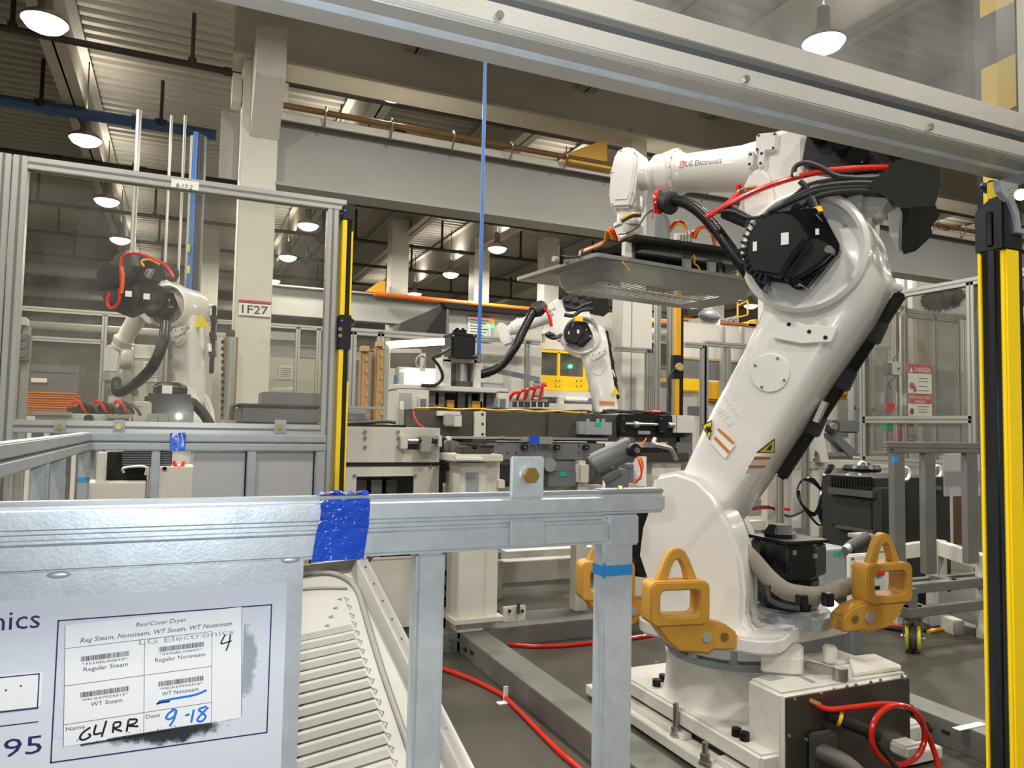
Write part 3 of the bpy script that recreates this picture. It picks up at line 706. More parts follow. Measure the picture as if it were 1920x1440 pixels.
# ---- silver dryer rear cover lying tilted in the cart
P1, P2, P3 = dep(2.3, 690, 1050), dep(1.74, 890, 1440), dep(2.22, 560, 1056)
nn = (P2 - P1).cross(P3 - P1).normalized()
if nn.dot(OR - P1) < 0: nn = -nn
def tp_(px, py, h=0.): return opl(P1 + nn * h, nn, px, py)
ey = (P2 - P1).normalized(); ex = nn.cross(ey).normalized()
if ex.dot(P3 - P1) > 0: ex = -ex
# ex points to the right edge; sheet runs along ey (down towards the viewer)
cvr = thing('dryer_rear_cover', 'silver pressed dryer rear cover with louvre slots lying in the front cart', 'sheet metal cover', P1 - nn * .033)
def fl(px, py, h=0.): return tp_(px, py, h)
Lh = (P2 - P1).length + .12
def S(u, t, h): return P1 + ex * u + ey * t + nn * h      # u: from the right edge (negative inwards)
bowl = [(0, 0), (-.030, 0), (-.036, -.004), (-.052, -.026), (-.058, -.032), (-.9, -.032)]
def ring(t, k):
    return [S(u, t, h * k) for u, h in bowl]
rs = [ring(t, k) for t, k in ((-.06, 1), (Lh * .25, 1), (Lh * .5, 1), (Lh * .75, 1), (Lh, 1))]
b = MB(); b.loft(rs, caps=False, closed=False); b.loft([[p - nn * .0015 for p in r] for r in rs], caps=False, closed=False)
body = b.build('pressed_sheet', 'sheet_silver', cvr, smooth=50)
# raised bead turning the corner at the top, then the end wall
bd = [tp_(*p, -.029) for p in ((560, 1078), (590, 1074), (625, 1076), (655, 1090), (672, 1112), (684, 1150), (700, 1205), (722, 1275), (748, 1350), (775, 1430), (790, 1480))]
b = MB().tube(bd, .009, 10, 4); b.build('corner_bead', 'sheet_silver', cvr)
bd = [tp_(*p, -.031) for p in ((560, 1106), (600, 1103), (650, 1103))]
MB().tube(bd, .005, 6, 3).build('stiffening_rib', 'sheet_silver', cvr)
ew = [tp_(520, 1066, 0), tp_(700, 1046, 0), tp_(684, 1066, -.032), tp_(520, 1082, -.032)]
MB().prism(ew, nn * .0015).build('end_wall', 'sheet_silver', cvr)
for k in range(9):
    p = tp_(713 + 0 * k, 1050, 0) if False else S(-.018, .03 + k * .075, .0005)
    MB().cyl(p, p + nn * .0008, .0032, n=10).build('rivet_hole', 'black', cvr)
ys = [1123, 1137, 1153, 1169, 1185, 1202, 1219, 1237, 1255, 1274, 1294, 1314, 1335, 1356, 1378, 1402, 1427, 1452]
xs = [650, 656, 661, 666, 671, 676, 680, 686, 692, 698, 704, 711, 716, 723, 729, 735, 741, 748]
for k, (xx, yy) in enumerate(zip(xs, ys)):
    h = -.0312
    a = tp_(xx, yy, h); dn = tp_(xx - 3, yy + 13, h); lf = tp_(560 - 2 * k, yy + 9, h)
    b = MB().tube([a + ex * .004, a + ey * .012 - ex * .004, a - ey * .010 - ex * .006], .0016, 5, 1, closed=True)
    b.build('slot_mark', 'sheet_silver', cvr)
    if k >= 3:
        up = .0032 * min(1, (k - 3) / 5 + .15)
        q0 = a - ex * .012; q1 = q0 - ex * .5; dd = ey * .022
        MB().add([q0, q1, q1 + dd, q0 + dd, q0 + dd + nn * up, q1 + dd + nn * up], [(0, 1, 2, 3), (0, 4, 5, 1), (3, 2, 5, 4), (0, 3, 4), (1, 5, 2)]).build('louvre', 'sheet_silver', cvr, smooth=20)
for k in range(4):
    a = tp_(638 - 8 * k, 1123 + 16.5 * k, -.0312)
    MB().tube([a + ex * .004 - ey * .005, a + ey * .006 + ex * .004, a - ex * .008], .0014, 5, 1, closed=True).build('slot_mark', 'sheet_silver', cvr)
ck = thing('cover_rack', 'galvanized rack bars under the silver cover in the front cart', 'rack', (.4, RY + .3, 0))
for u in (-.25, -.6):
    q0 = S(u, .25, -.05); q1 = S(u, Lh - .1, -.05)
    MB().bar(q0, q1, .03, .025).build('bar', 'galv_far', ck)
    for q in (q0.lerp(q1, .05), q0.lerp(q1, .95)): MB().box((q.x - .012, q.y - .012, 0), (q.x + .012, q.y + .012, q.z)).build('leg', 'galv_far', ck)
# ================================================================ robots
def polyrot(pts, c, a):
    return [(c[0] + (y - c[0]) * math.cos(a) - (z - c[1]) * math.sin(a), c[1] + (y - c[0]) * math.sin(a) + (z - c[1]) * math.cos(a)) for y, z in pts]
def robot(label, loc, yaw, J2, J3, th, front=False, wrist=True, name='industrial_robot', slim=1.):
    T0 = rm(yaw, loc); r = thing(name, label, 'robot', loc, yaw)
    B = lambda: MB(T0)
    def yz(pts, x0, x1): return B().prism([(x0, y, z) for y, z in pts], (x1 - x0, 0, 0))
    # --- swivel column
    sw = B().lathe([(.24, .42), (.30, .42), (.30, .5), (.27, .52), (.27, .56), (.20, .58)], n=40).build('swivel', 'robot_white', r)
    dk = B().prism([(p[0] + .02, p[1] + .0, .492) for p in rrect(.86, .64, .12)], (0, 0, .068)).build('swivel_deck', 'robot_white', r, bevel=.012)
    # --- shoulder: two cheeks with curved back
    ch = [(.30, 1.19), (.20, 1.215), (.10, 1.19), (.02, 1.12), (-.05, 1.0), (-.10, .86), (-.115, .72), (-.11, .6), (-.16, .54), (-.16, .5), (.2, .5), (.27, .58), (.33, .68), (.385, .82), (.37, .95), (.33, 1.06)]
    ch = [(y - .045, z) for y, z in ch]
    yz(ch, -.31, -.10).build('shoulder', 'robot_white', r, bevel=.022, seg=3)
    ch2 = [(.30, 1.12), (.15, 1.15), (.03, 1.05), (-.04, .9), (-.08, .7), (-.08, .5), (.25, .5), (.33, .7), (.36, .95)]
    yz(ch2, .16, .27).build('shoulder', 'robot_white', r, bevel=.02)
    # --- shoulder motor
    m2 = B().cyl((-.31, J2[0] + .03, J2[1]), (-.36, J2[0] + .03, J2[1]), .13, n=24)
    mo = B().prism([(-.30, .2, .72), (-.30, .40, .72), (-.30, .43, .78), (-.30, .43, 1.02), (-.30, .36, 1.1), (-.30, .28, 1.08)], (.36, 0, 0)).build('shoulder_motor', 'black_gloss', r, bevel=.01)
    for k in range(3): bolt(B(), T0 and (-.30, .41, .8 + .1 * k), (-1, 0, 0), .008, .012).build('bolt', 'steel', mo)
    # --- lower arm
    J2v = V((0, J2[0], J2[1])); J3v = V((0, J3[0], J3[1])); d = (J3v - J2v).normalized(); nrm = V((1, 0, 0)).cross(d).normalized()
    L = (J3v - J2v).length
    def sec(t, hw, f0, f1, rad=.05, ox=0.):
        # outline across x and along the in-plane normal (front +, back -)
        o = []
        hw, f0, f1, rad = hw * slim, f0 * slim, f1 * slim, rad * slim
        for a, c in rrect(2 * hw, f1 - f0, rad, 4): o.append(J2v + d * t + V((a + ox, 0, 0)) + nrm * (c + (f0 + f1) / 2))
        return o
    if nrm.y > 0: nrm = -nrm   # nrm points to the robot's back
    secs = [sec(-.14, .10, -.10, .10, .05), sec(.0, .16, -.14, .15, .06), sec(.22, .20, -.125, .185, .07), sec(.5, .21, -.115, .225, .075), sec(.78, .215, -.09, .265, .08), sec(.98, .22, -.085, .30, .09), sec(1.1, .22, -.12, .32, .09), sec(L, .22, -.15, .33, .1), sec(L + .10, .20, -.12, .27, .1), sec(L + .18, .17, -.08, .16, .08)]
    la = B().loft(secs).build('lower_arm', 'robot_white', r, smooth=40)
    # drum at the elbow: thick ring with a recessed floor towards -x
    ring_p = [(.0, -.175), (.225, -.175), (.228, -.25), (.245, -.262), (.262, -.25), (.268, -.2), (.268, .2), (.25, .235), (.0, .235)]
    B().lathe(ring_p, J3v, (1, 0, 0), n=56).build('elbow_drum', 'robot_white', la, smooth=40)
    for a in range(8): # cap screws in the recess
        an = a * math.pi / 4 + .2; p = J3v + V((-.176, math.cos(an) * .185, math.sin(an) * .185)); bolt(B(), p, (-1, 0, 0), .009, .008).build('bolt', 'robot_grey', la)
    # round service cover
    cc = J2v + d * .75 + V((-.209, 0, 0)) + nrm * .075
    B().lathe([(.0, .012), (.082, .012), (.086, .008), (.088, 0)], cc, (-1, 0, 0), n=40).build('service_cover', 'robot_white', la)
    B().lathe([(.088, 0), (.090, .004), (.116, .001), (.118, -.004)], cc, (-1, 0, 0), n=40).build('cover_recess', 'robot_white', la)
    for k in range(4):
        an = k * math.pi / 2 + .5; bolt(B(), cc + V((-.012, math.cos(an) * .07, math.sin(an) * .07)), (-1, 0, 0), .006, .006).build('bolt', 'steel', la)
    # bumper pins and the bracket below the drum
    for t, hw in ((L + .02, .22), (L - .2, .21)):
        p = J2v + d * t + V((.20, 0, 0)) + nrm * .31
        B().cyl(p - nrm * .1, p + nrm * .035, .02, n=12).build('stop_pin', 'robot_white', la, bevel=.006)
    bp = J2v + d * (L - .335) + V((-.222, 0, 0)) + nrm * .13
    B().prism([bp - nrm * .10 - d * .05, bp + nrm * .02 - d * .03, bp + nrm * .13 + d * .02, bp + nrm * .13 + d * .09, bp + nrm * .0 + d * .05, bp - nrm * .10 + d * .06], V((-.014, 0, 0))).build('bracket', 'robot_white', la, bevel=.004)
    for q in (-.06, .03, .1): bolt(B(), bp + nrm * q + d * .03 + V((-.014, 0, 0)), (-1, 0, 0), .009, .002, 10).build('hole', 'black', la)
    # cable guard strip behind the arm
    g0 = J2v + d * .3 + V((.13, 0, 0)) + nrm * .225; g1 = J2v + d * (L - .0) + V((.16, 0, 0)) + nrm * .355
    B().bar(g0, g1, .045, .05, up=nrm).build('cable_guard', 'black_matte', r, bevel=.01)
    for q in (.3, .55, .8):
        p = g0.lerp(g1, q); B().bar(p - d * .05, p + d * .05, .06, .068, up=nrm).build('guard_clamp', 'rubber', r, bevel=.006)
    p = g0.lerp(g1, .36) + V((-.05, 0, 0)); B().bar(p - d * .04, p + d * .06, .07, .02, up=nrm).build('clamp_plate', 'robot_white', r)
    # --- elbow motor in the recess
    def mot(pts, x0, x1): return B().prism([J3v + V((x0, y, z)) for y, z in pts], (x1 - x0, 0, 0))
    mp = [(.20, -.03), (.19, .08), (.12, .17), (.03, .17), (-.07, .165), (-.09, .141), (-.155, .0), (-.155, -.035), (-.03, -.175), (.025, -.17), (.04, -.145), (.2, -.105)]
    em = mot(mp, -.24, -.30).build('elbow_motor', 'black_gloss', r, bevel=.008)
    mot([(.149, .121), (.068, .145), (.0, .118), (-.049, .017), (.012, -.057), (.057, -.129), (.173, -.10), (.202, -.03), (.19, .06)], -.30, -.39).build('motor_body', 'black', em, bevel=.012)
    mot([(-.042, .031), (-.097, .019), (-.145, -.034), (-.096, -.081), (-.041, -.116), (.021, -.146), (.061, -.112)], -.30, -.34).build('gear_cover', 'black', em, bevel=.012)
    for k in range(15):   # cooling fins round the left rim of the motor
        a = math.radians(100 - k * 12 + 0) ; cx, cz = .085, .0
        y = cx + .112 * math.cos(math.radians(80 - k * 11)); z = cz + .125 * math.sin(math.radians(80 - k * 11))
        p = J3v + V((-.30, y, z)); q = V((0, y - cx, z - cz)).normalized()
        B().bar(p + q * .012 + V((0, 0, 0)), p + q * .012 + V((-.085, 0, 0)), .009, .03, up=q).build('fin', 'black', em)
    for y, z in ((-.126, -.03), (.0, -.15), (-.03, .02), (-.07, .13)):
        B().cyl(J3v + V((-.30, y, z)), J3v + V((-.36, y, z)), .016, n=12).build('plug', 'steel' if y < -.1 else 'black_gloss', em)
    for (y, z, w_, h_) in ((.157, .008, .016, .04), (.035, .025, .03, .05), (-.072, .06, .014, .026)):
        o = J3v + V((-.392 if y > .0 else -.303, y, z)); B().box(o - V((.003, w_ / 2, h_ / 2)), o + V((.002, w_ / 2, h_ / 2))).build('data_label', 'label_white', em)
    # --- upper arm, in its own tilted frame about J3
    TF = T0 @ M.Translation(J3v) @ M.Rotation(th, 4, 'X')
    F = lambda: MB(TF); ZA = .452
    def fyz(pts, x0, x1): return F().prism([(x0, y, z) for y, z in pts], (x1 - x0, 0, 0))
    ua = fyz([(-.24, .0), (-.22, .34), (.04, .40), (.06, .56), (.075, .60), (.15, .60), (.19, .585), (.27, .57), (.295, .50), (.295, .40), (.31, .30), (.315, .16), (.29, .02), (.24, -.06), (.12, -.1), (-.1, -.1)], -.13, .15).build('upper_arm', 'robot_white', r, bevel=.035, seg=3)
    fyz([(.285, .38), (.31, .32), (.325, .20), (.325, .13), (.285, .095), (.245, .10), (.209, .15), (.166, .21), (.178, .27), (.20, .36), (.24, .40)], -.17, -.12).build('hose_plate', 'robot_white', ua, bevel=.012)
    fyz([(.185, .56), (.28, .56), (.28, .475), (.185, .475)], -.155, -.12).build('pad', 'robot_white', ua, bevel=.006)
    for y, z in ((.197, .55), (.268, .55), (.197, .487), (.268, .487)): bolt(F(), (-.155, y, z), (-1, 0, 0), .006, .002, 8).build('hole', 'black', ua)
    for y in (.245, .295):
        fyz([(y - .014, .48), (y + .014, .48), (y + .014, .415), (y, .40), (y - .014, .415)], -.16, -.125).build('lug', 'robot_white', ua, bevel=.003)
        for z in (.465, .42): bolt(F(), (-.16, y, z), (-1, 0, 0), .007, .002, 8).build('hole', 'black', ua)
    F().lathe([(.130, .25), (.120, .33), (.110, .38), (.095, .66), (.10, .672), (.106, .685), (.106, .70)], (0, 0, ZA), (0, 1, 0), n=40).build('forearm_tube', 'robot_white', ua)
    wr = F().lathe([(.105, .70), (.124, .707), (.124, .725), (.12, .735), (.108, .78), (.10, .80), (.104, .805), (.104, .82), (.085, .84), (.072, .86), (.072, .95)], (0, 0, ZA), (0, 1, 0), n=40).build('wrist_roll', 'robot_white', r)
    for k in range(14):
        a = 2 * math.pi * k / 14; bolt(F(), (math.cos(a) * .115, .707, ZA + math.sin(a) * .115), (0, -1, 0), .0045, .004, 8).build('bolt', 'black', wr)
    # text on the forearm (wrapped flat just off the tube)
    if front:
        b = F(); text(b, 'LG Electronics', (-.1065, .365, .485), (0, .0, 0), (0, 0, .03)) if False else None
    # motors for the wrist behind the elbow
    mb_ = fyz([(.06, .57), (.07, .42), (.05, .385), (-.06, .36), (-.30, .36), (-.36, .42), (-.36, .54), (-.1, .59), (.04, .59)], -.15, .17).build('wrist_motors', 'black', r, bevel=.02)
    for k, (y, z) in enumerate(((-.0, .53), (-.1, .47), (-.2, .52), (-.29, .46), (-.17, .41))):
        F().cyl((-.16, y, z), (-.21, y, z), .045, n=14).build('motor_cap', 'black_gloss', mb_, bevel=.006)
    for y in (.04, -.06, -.16, -.26): bolt(F(), (-.15, y, .555), (-1, 0, 0), .008, .02).build('bolt', 'steel', mb_)
    if wrist:
        wy, wz = .965, ZA
        oc = [(-.055, .13), (-.02, .155), (.04, .155), (.07, .125), (.085, .03), (.08, -.09), (.06, -.16), (-.05, -.16), (-.065, -.10), (-.07, .08)]
        hw = F().prism([(-.085, wy + a, wz + c - .02) for a, c in oc], (.17, 0, 0)).build('wrist_housing', 'robot_white', r, bevel=.012)
        F().prism([(-.09, wy + a * .78, wz + c * .78 - .02) for a, c in oc], (.18, 0, 0)).build('wrist_cover', 'robot_white', hw, bevel=.006)
        for a, c in oc[::2]: bolt(F(), (-.085, wy + a * .88, wz + c * .88 - .02), (-1, 0, 0), .006, .006).build('bolt', 'robot_grey', hw)
    return r, T0, TF, J3v, la, ua, d, nrm, J2v

A0 = (2.38, 2.83, 0)
fr, T0, TF, J3v, la, ua, d, nrm, J2v = robot('large white industrial robot in front holding a grey pressed panel', A0, math.radians(32), (.13, 1.0), (-.385, 2.168), math.radians(6), front=True)
SIDE = T0.to_3x3() @ V((-1, 0, 0)); AX = V(A0)
def rp(side, px, py):
    """point on the robot's own vertical plane at the given side offset"""
    return opl(AX - SIDE * side, SIDE, px, py)
BK = T0.to_3x3() @ nrm; DD = T0.to_3x3() @ d
# ---- printed and stuck marks on the arm
def quad_on(par, name, m, pts, th, side):
    MB().prism([rp(side, *p) for p in pts], SIDE * th).build(name, m, par)
xs_ = -.2125
def tri(par, side, a, b, c):
    quad_on(par, 'warning_label', 'ink', [a, b, c], .0012, side)
    cx, cy = (a[0] + b[0] + c[0]) / 3, (a[1] + b[1] + c[1]) / 3
    quad_on(par, 'warning_label', 'label_yellow', [(cx + (p[0] - cx) * .8, cy + (p[1] - cy) * .8) for p in (a, b, c)], .002, side)
    quad_on(par, 'warning_mark', 'ink', [(cx + dx, cy + dy) for dx, dy in ((-3, -5), (2, -2), (4, -6), (5, 2), (8, 6), (2, 7), (-1, 10), (-3, 4), (-7, 6), (-4, 0))], .0026, side)
tri(la, xs_, (1316, 797), (1336, 787), (1331, 826))
quad_on(la, 'data_label', 'label_white', [(1348, 801), (1379, 833), (1359, 860), (1331, 830)], .001, xs_)
quad_on(la, 'label_stripe', 'label_orange', [(1348, 802), (1378, 830), (1374, 834), (1345, 807)], .0016, xs_)
quad_on(la, 'label_stripe', 'label_orange', [(1341, 817), (1369, 846), (1365, 851), (1338, 823)], .0016, xs_)
# letters cast in the arm
a = rp(xs_, 1352, 742); c = rp(xs_, 1383, 785)
b = MB(); up_ = (rp(xs_, 1358, 738) - a)
text(b, '314750', a, c - a, up_ * .8); b.build('cast_lettering', 'robot_white', la)
b = MB(); a = rp(xs_, 1341, 769); c = rp(xs_, 1366, 800); text(b, '81L3', a, c - a, (rp(xs_, 1348, 764) - a) * 1.6); b.build('cast_lettering', 'robot_white', la)
# back face labels
PB = T0 @ (J2v + nrm * .222 + d * .4)
BN = BK
def bq(name, m, pts, th): MB().prism([opl(PB, BN, *p) for p in pts], BN * th).build(name, m, la)
bq('warning_label', 'ink', [(1417, 849), (1452, 822), (1452, 849)], .002)
bq('warning_label', 'label_yellow', [(1423, 847), (1450, 826), (1450, 847)], .003)
bq('warning_mark', 'ink', [(1436, 843), (1441, 836), (1445, 833), (1446, 838), (1443, 844)], .0036)
for pts in ([(1414, 856), (1444, 856), (1442, 861), (1412, 861)], [(1404, 872), (1435, 872), (1433, 877), (1402, 877)]): bq('label_stripe', 'label_orange', pts, .003)
bq('data_label', 'label_white', [(1414, 855), (1445, 855), (1430, 887), (1396, 887)], .002)
# shoulder labels sit on the curved back
sh = [c_ for c_ in fr.children if c_.name.startswith('shoulder')][0]
def back_label(name, m, y0z0, y1z1, x0, x1, off=.003):
    a = V((0, *y0z0)); c = V((0, *y1z1)); dv = (c - a).normalized(); nv = V((0, -dv.z, dv.y)); nv = nv if nv.y < 0 else -nv
    MB(T0).prism([a + V((x0, 0, 0)), a + V((x1, 0, 0)), c + V((x1, 0, 0)), c + V((x0, 0, 0))], nv * off).build(name, m, sh)
back_label('warning_label', 'label_yellow', (.10, 1.19), (.06, 1.16), -.28, -.24)
MB(T0).lathe([(0, .004), (.022, .004), (.022, 0)], V((-.27, .02, 1.122)), (0, -.8, .6), n=20).build('round_label', 'decal_blue', sh)
back_label('data_label', 'label_white', (-.012, 1.06), (-.07, .94), -.29, -.14, .004)
for x0 in (-.235, -.175): back_label('label_stripe', 'label_orange', (-.014, 1.055), (-.068, .945), x0, x0 + .016, .006)
back_label('worn_label', 'worn_paper', (-.073, .93), (-.116, .73), -.27, -.15, .004)
# maker's name on the forearm: letters wrapped round the tube
def wrap(name, body, m, y0, y1, ang0, hgt, rad):
    b = MB(TF); vs, fs = text2d(body); out = []
    for x, y in vs:
        yy = y0 + (y1 - y0) * x; rr = rad(yy) + .0012; an = ang0 + y * hgt / rr
        out.append((-rr * math.cos(an), yy, .452 + rr * math.sin(an)))
    b.add(out, fs); return b.build(name, m, ua)
frad = lambda y: (.124 if y > .705 else .106 if y > .68 else .110 + (.095 - .110) * (y - .38) / .28 if y > .38 else .120 + (.110 - .120) * (y - .33) / .05)
TFi = TF.inverted()
def fy(px, py): return (TFi @ rp(-.1, px, py)).y
ty0, ty1 = fy(1285, 312), fy(1353, 309)
wrap('lettering', 'LG Electronics', 'ink_grey', ty0, ty1, .02, .030, frad)
lyc = fy(1277, 312)
def wdisc(name, m, yc, an, r0, lift, pts):
    b = MB(TF); rr = frad(yc) + lift; o = []
    for u, v in pts: a_ = an + v * r0 / rr; o.append((-rr * math.cos(a_), yc - u * r0, .452 + rr * math.sin(a_)))
    b.add(o, [tuple(range(len(o)))]); b.build(name, m, ua)
cir = [(math.cos(2 * math.pi * k / 24), math.sin(2 * math.pi * k / 24)) for k in range(24)]
wdisc('logo_disc', 'logo_red', lyc, .165, .020, .0014, cir)
arc = [(math.cos(math.radians(t)) * .72, math.sin(math.radians(t)) * .72) for t in range(80, 345, 12)]; arc2 = [(x * .8, y * .8) for x, y in arc[::-1]]
wdisc('logo_mark', 'label_white', lyc, .165, .020, .0022, arc + arc2)
wdisc('logo_mark', 'label_white', lyc, .165, .020, .0022, [(-.12, .45), (.04, .45), (.04, -.22), (.3, -.22), (.3, -.36), (-.12, -.36)])
wdisc('logo_mark', 'label_white', lyc, .165, .020, .0022, [(.25, .1), (.72, .1), (.72, -.03), (.25, -.03)])
wdisc('logo_mark', 'label_white', lyc, .165, .020, .0022, [(-.38 + .13 * x, .25 + .13 * y) for x, y in cir[::3]])
# ---- fixed base, square to the hall
bpl = MB().box((2.05, 2.262, .1), (2.95, 3.35, .175)).build('base_plate', 'base_white', fr, bevel=.012, seg=3)
MB().lathe([(.325, .175), (.312, .2), (.300, .335), (.308, .355), (.308, .37)], (2.40, 2.84, 0), n=56).build('base_drum', 'base_white', fr)
MB().lathe([(.288, .37), (.288, .40), (.262, .405), (.262, .50)], (2.38, 2.83, 0), n=48).build('gear_ring', 'robot_grey', fr)
for k in range(10):
    a = 2 * math.pi * k / 10 + .3; p = V((2.38 + .285 * math.cos(a), 2.83 + .278 * math.sin(a), .40))
    MB().cyl(p, p + V((0, 0, .09)), .024, n=12).build('ring_bolt', 'robot_grey', fr)
MB().box((2.70, 2.16, .1), (2.80, 2.27, .15)).build('base_foot', 'base_white', fr, bevel=.01)
bx = MB().box((2.135, 2.245, .1), (2.83, 2.44, .402)).build('connector_box', 'base_white', fr, bevel=.014, seg=3)
MB().box((2.32, 2.43, .175), (2.83, 2.62, .400)).build('rear_housing', 'base_white', fr, bevel=.014)
pnl = MB().box((2.15, 2.236, .03), (2.82, 2.246, .385)).build('connector_panel', 'stainless', fr, bevel=.002)
for px in ((1490, 1311), (1540, 1300), (1562, 1293), (1587, 1287), (1604, 1284), (1632, 1279), (1650, 1275), (1690, 1268), (1695, 1273), (1480, 1380), (1512, 1387), (1653, 1410)):
    bolt(MB(), oY(2.236, *px), (0, -1, 0), .007, .006).build('panel_screw', 'steel', pnl)
MB().box((2.22, 2.2, .402), (2.40, 2.36, .50)).build('cover_block', 'base_white', bx, bevel=.008) if False else None
p = oZ(.402, 1426, 1275)
blk = [oZ(.405, *q) for q in ((1426, 1262), (1505, 1268), (1507, 1240), (1440, 1232))]
MB().prism(blk, (0, 0, .075)).build('cover_block', 'base_white', bx, bevel=.008)
MB().prism([oZ(.4025, *q) for q in ((1421, 1270), (1444, 1277), (1469, 1272), (1446, 1264))], (0, 0, .002)).build('data_plate', 'robot_grey', bx)
MB().prism([oZ(.4025, *q) for q in ((1495, 1268), (1524, 1281), (1529, 1279), (1501, 1266))], (0, 0, .002)).build('data_plate', 'robot_grey', bx)
MB().prism([oZ(.4025, *q) for q in ((1590, 1236), (1640, 1231), (1690, 1253), (1688, 1258), (1600, 1270))], (0, 0, .014)).build('lid', 'base_white', bx, bevel=.004)
sp = oZ(.402, 1556, 1243)
MB().cyl(sp, sp + V((0, 0, .075)), .03, n=16).build('stop_post', 'base_white', bx, bevel=.008)
a1 = oZ(.43, 1508, 1247); a2 = oZ(.43, 1576, 1262)
MB().bar(a1, a2, .022, .035).build('stop_arm', 'steel', bx, bevel=.004)
MB().cyl(a2 - V((0, 0, .028)), a2 + V((0, 0, .022)), .03, n=20).build('stop_pin', 'steel', bx, bevel=.003)
for px in ((1231, 1286), (1243, 1277), (1381, 1380), (1396, 1388)):
    p = oZ(.175, *px); MB().cyl(p, p + V((0, 0, .032)), .020, n=18).cyl(p + V((0, 0, .032)), p + V((0, 0, .033)), .011, n=6).build('base_bolt', 'bolt_black', fr, bevel=.002)
# square connectors and plugs on the panel
cq = oY(2.2, 1548, 1408)
MB().box((cq.x - .055, 2.19, cq.z - .08), (cq.x + .06, 2.236, cq.z + .065)).build('connector_shell', 'cable_grey', pnl, bevel=.008)
MB().tube([cq + V((.02, 0, -.01)), cq + V((.05, -.12, -.05)), cq + V((.1, -.25, -.16)), cq + V((.15, -.4, -.4))], .024, 12).build('plug_cable', 'rubber', pnl)
MB().tube([cq + V((-.03, 0, .0)), cq + V((.0, -.10, -.01)), cq + V((.04, -.16, -.07))], .034, 12).build('plug_boot', 'cable_grey', pnl)
pl = MB(); p0 = oY(2.22, 1552, 1338); p1 = oY(2.12, 1628, 1372)
pl.cyl(p0, p1, .026, .022, 14); pl.build('round_plug', 'black_matte', pnl)
MB().cyl(p0.lerp(p1, .25), p0.lerp(p1, .34), .0275, n=14).build('plug_band', 'yellow', pnl)
MB().cyl(p1, p1 + (p1 - p0) * .3, .03, .015, 14).build('plug_nut', 'rubber', pnl)
MB().tube([p1, oY(2.1, 1650, 1400), oY(2.06, 1690, 1450)], .01, 8).build('plug_lead', 'rubber', pnl)
f0 = oY(2.225, 1527, 1318)
MB().cyl(f0 + V((-.008, .015, .005)), f0 + V((.012, -.02, -.004)), .011, n=8).build('brass_fitting', 'zinc_gold', pnl)
rh = thing('air_hose', 'red air hose looped beside the connector panel of the front robot', 'hose', f0)
MB().tube([oY(2.21, 1532, 1322), oY(2.19, 1555, 1330), oY(2.17, 1600, 1326), oY(2.14, 1660, 1320), oY(2.12, 1700, 1327), oY(2.1, 1730, 1360), oY(2.08, 1752, 1410), oY(2.06, 1762, 1450)], .0105, 10, 6).build('hose_run', 'red_hose', rh)
lc_ = [oY(2.09 - .0 * k, 1684 + 50 * math.cos(a), 1378 + 56 * math.sin(a)) for k, a in enumerate([2 * math.pi * q / 14 for q in range(14)])]
MB().tube(lc_, .0105, 10, 4, closed=True).build('hose_loop', 'red_hose', rh)
for px in ((1708, 1332), (1738, 1365)): MB().cyl(oY(2.11, px[0] - 3, px[1] - 4), oY(2.11, px[0] + 3, px[1] + 4), .018, n=10).build('cable_tie', 'black', rh)
# riser the robot is bolted to
rs_ = thing('robot_riser', 'low white steel riser bolted to the floor under the front robot', 'riser plate', (2.4, 2.6, 0))
MB().box((1.99, 2.262, .012), (3.05, 3.5, .06)).build('lower_plate', 'base_white', rs_, bevel=.004)
for yy in (2.3, 2.6, 2.95, 3.3): MB().box((2.0, yy, 0), (2.9, yy + .12, .014)).build('shim', 'black_matte', rs_)
MB().box((2.03, 2.28, .06), (2.08, 2.5, .085)).build('edge_bar', 'base_white', rs_, bevel=.003); MB().box((2.03, 2.72, .06), (2.08, 3.4, .085)).build('edge_bar', 'base_white', rs_, bevel=.003)
MB().box((2.09, 2.28, .06), (2.9, 3.32, .101)).build('seat_block', 'black_matte', rs_)
for px, hh in (((1267, 1380), .10), ((1322, 1432), .045), ((1230, 1264), .03)):
    p = oZ(.06, *px)
    b = MB().cyl(p, p + V((0, 0, .01)), .026, n=18); b.cyl(p + V((0, 0, .01)), p + V((0, 0, .04)), .02, n=6); b.cyl(p + V((0, 0, .04)), p + V((0, 0, .04 + hh)), .0125, n=14); b.build('anchor_bolt', 'steel', rs_)
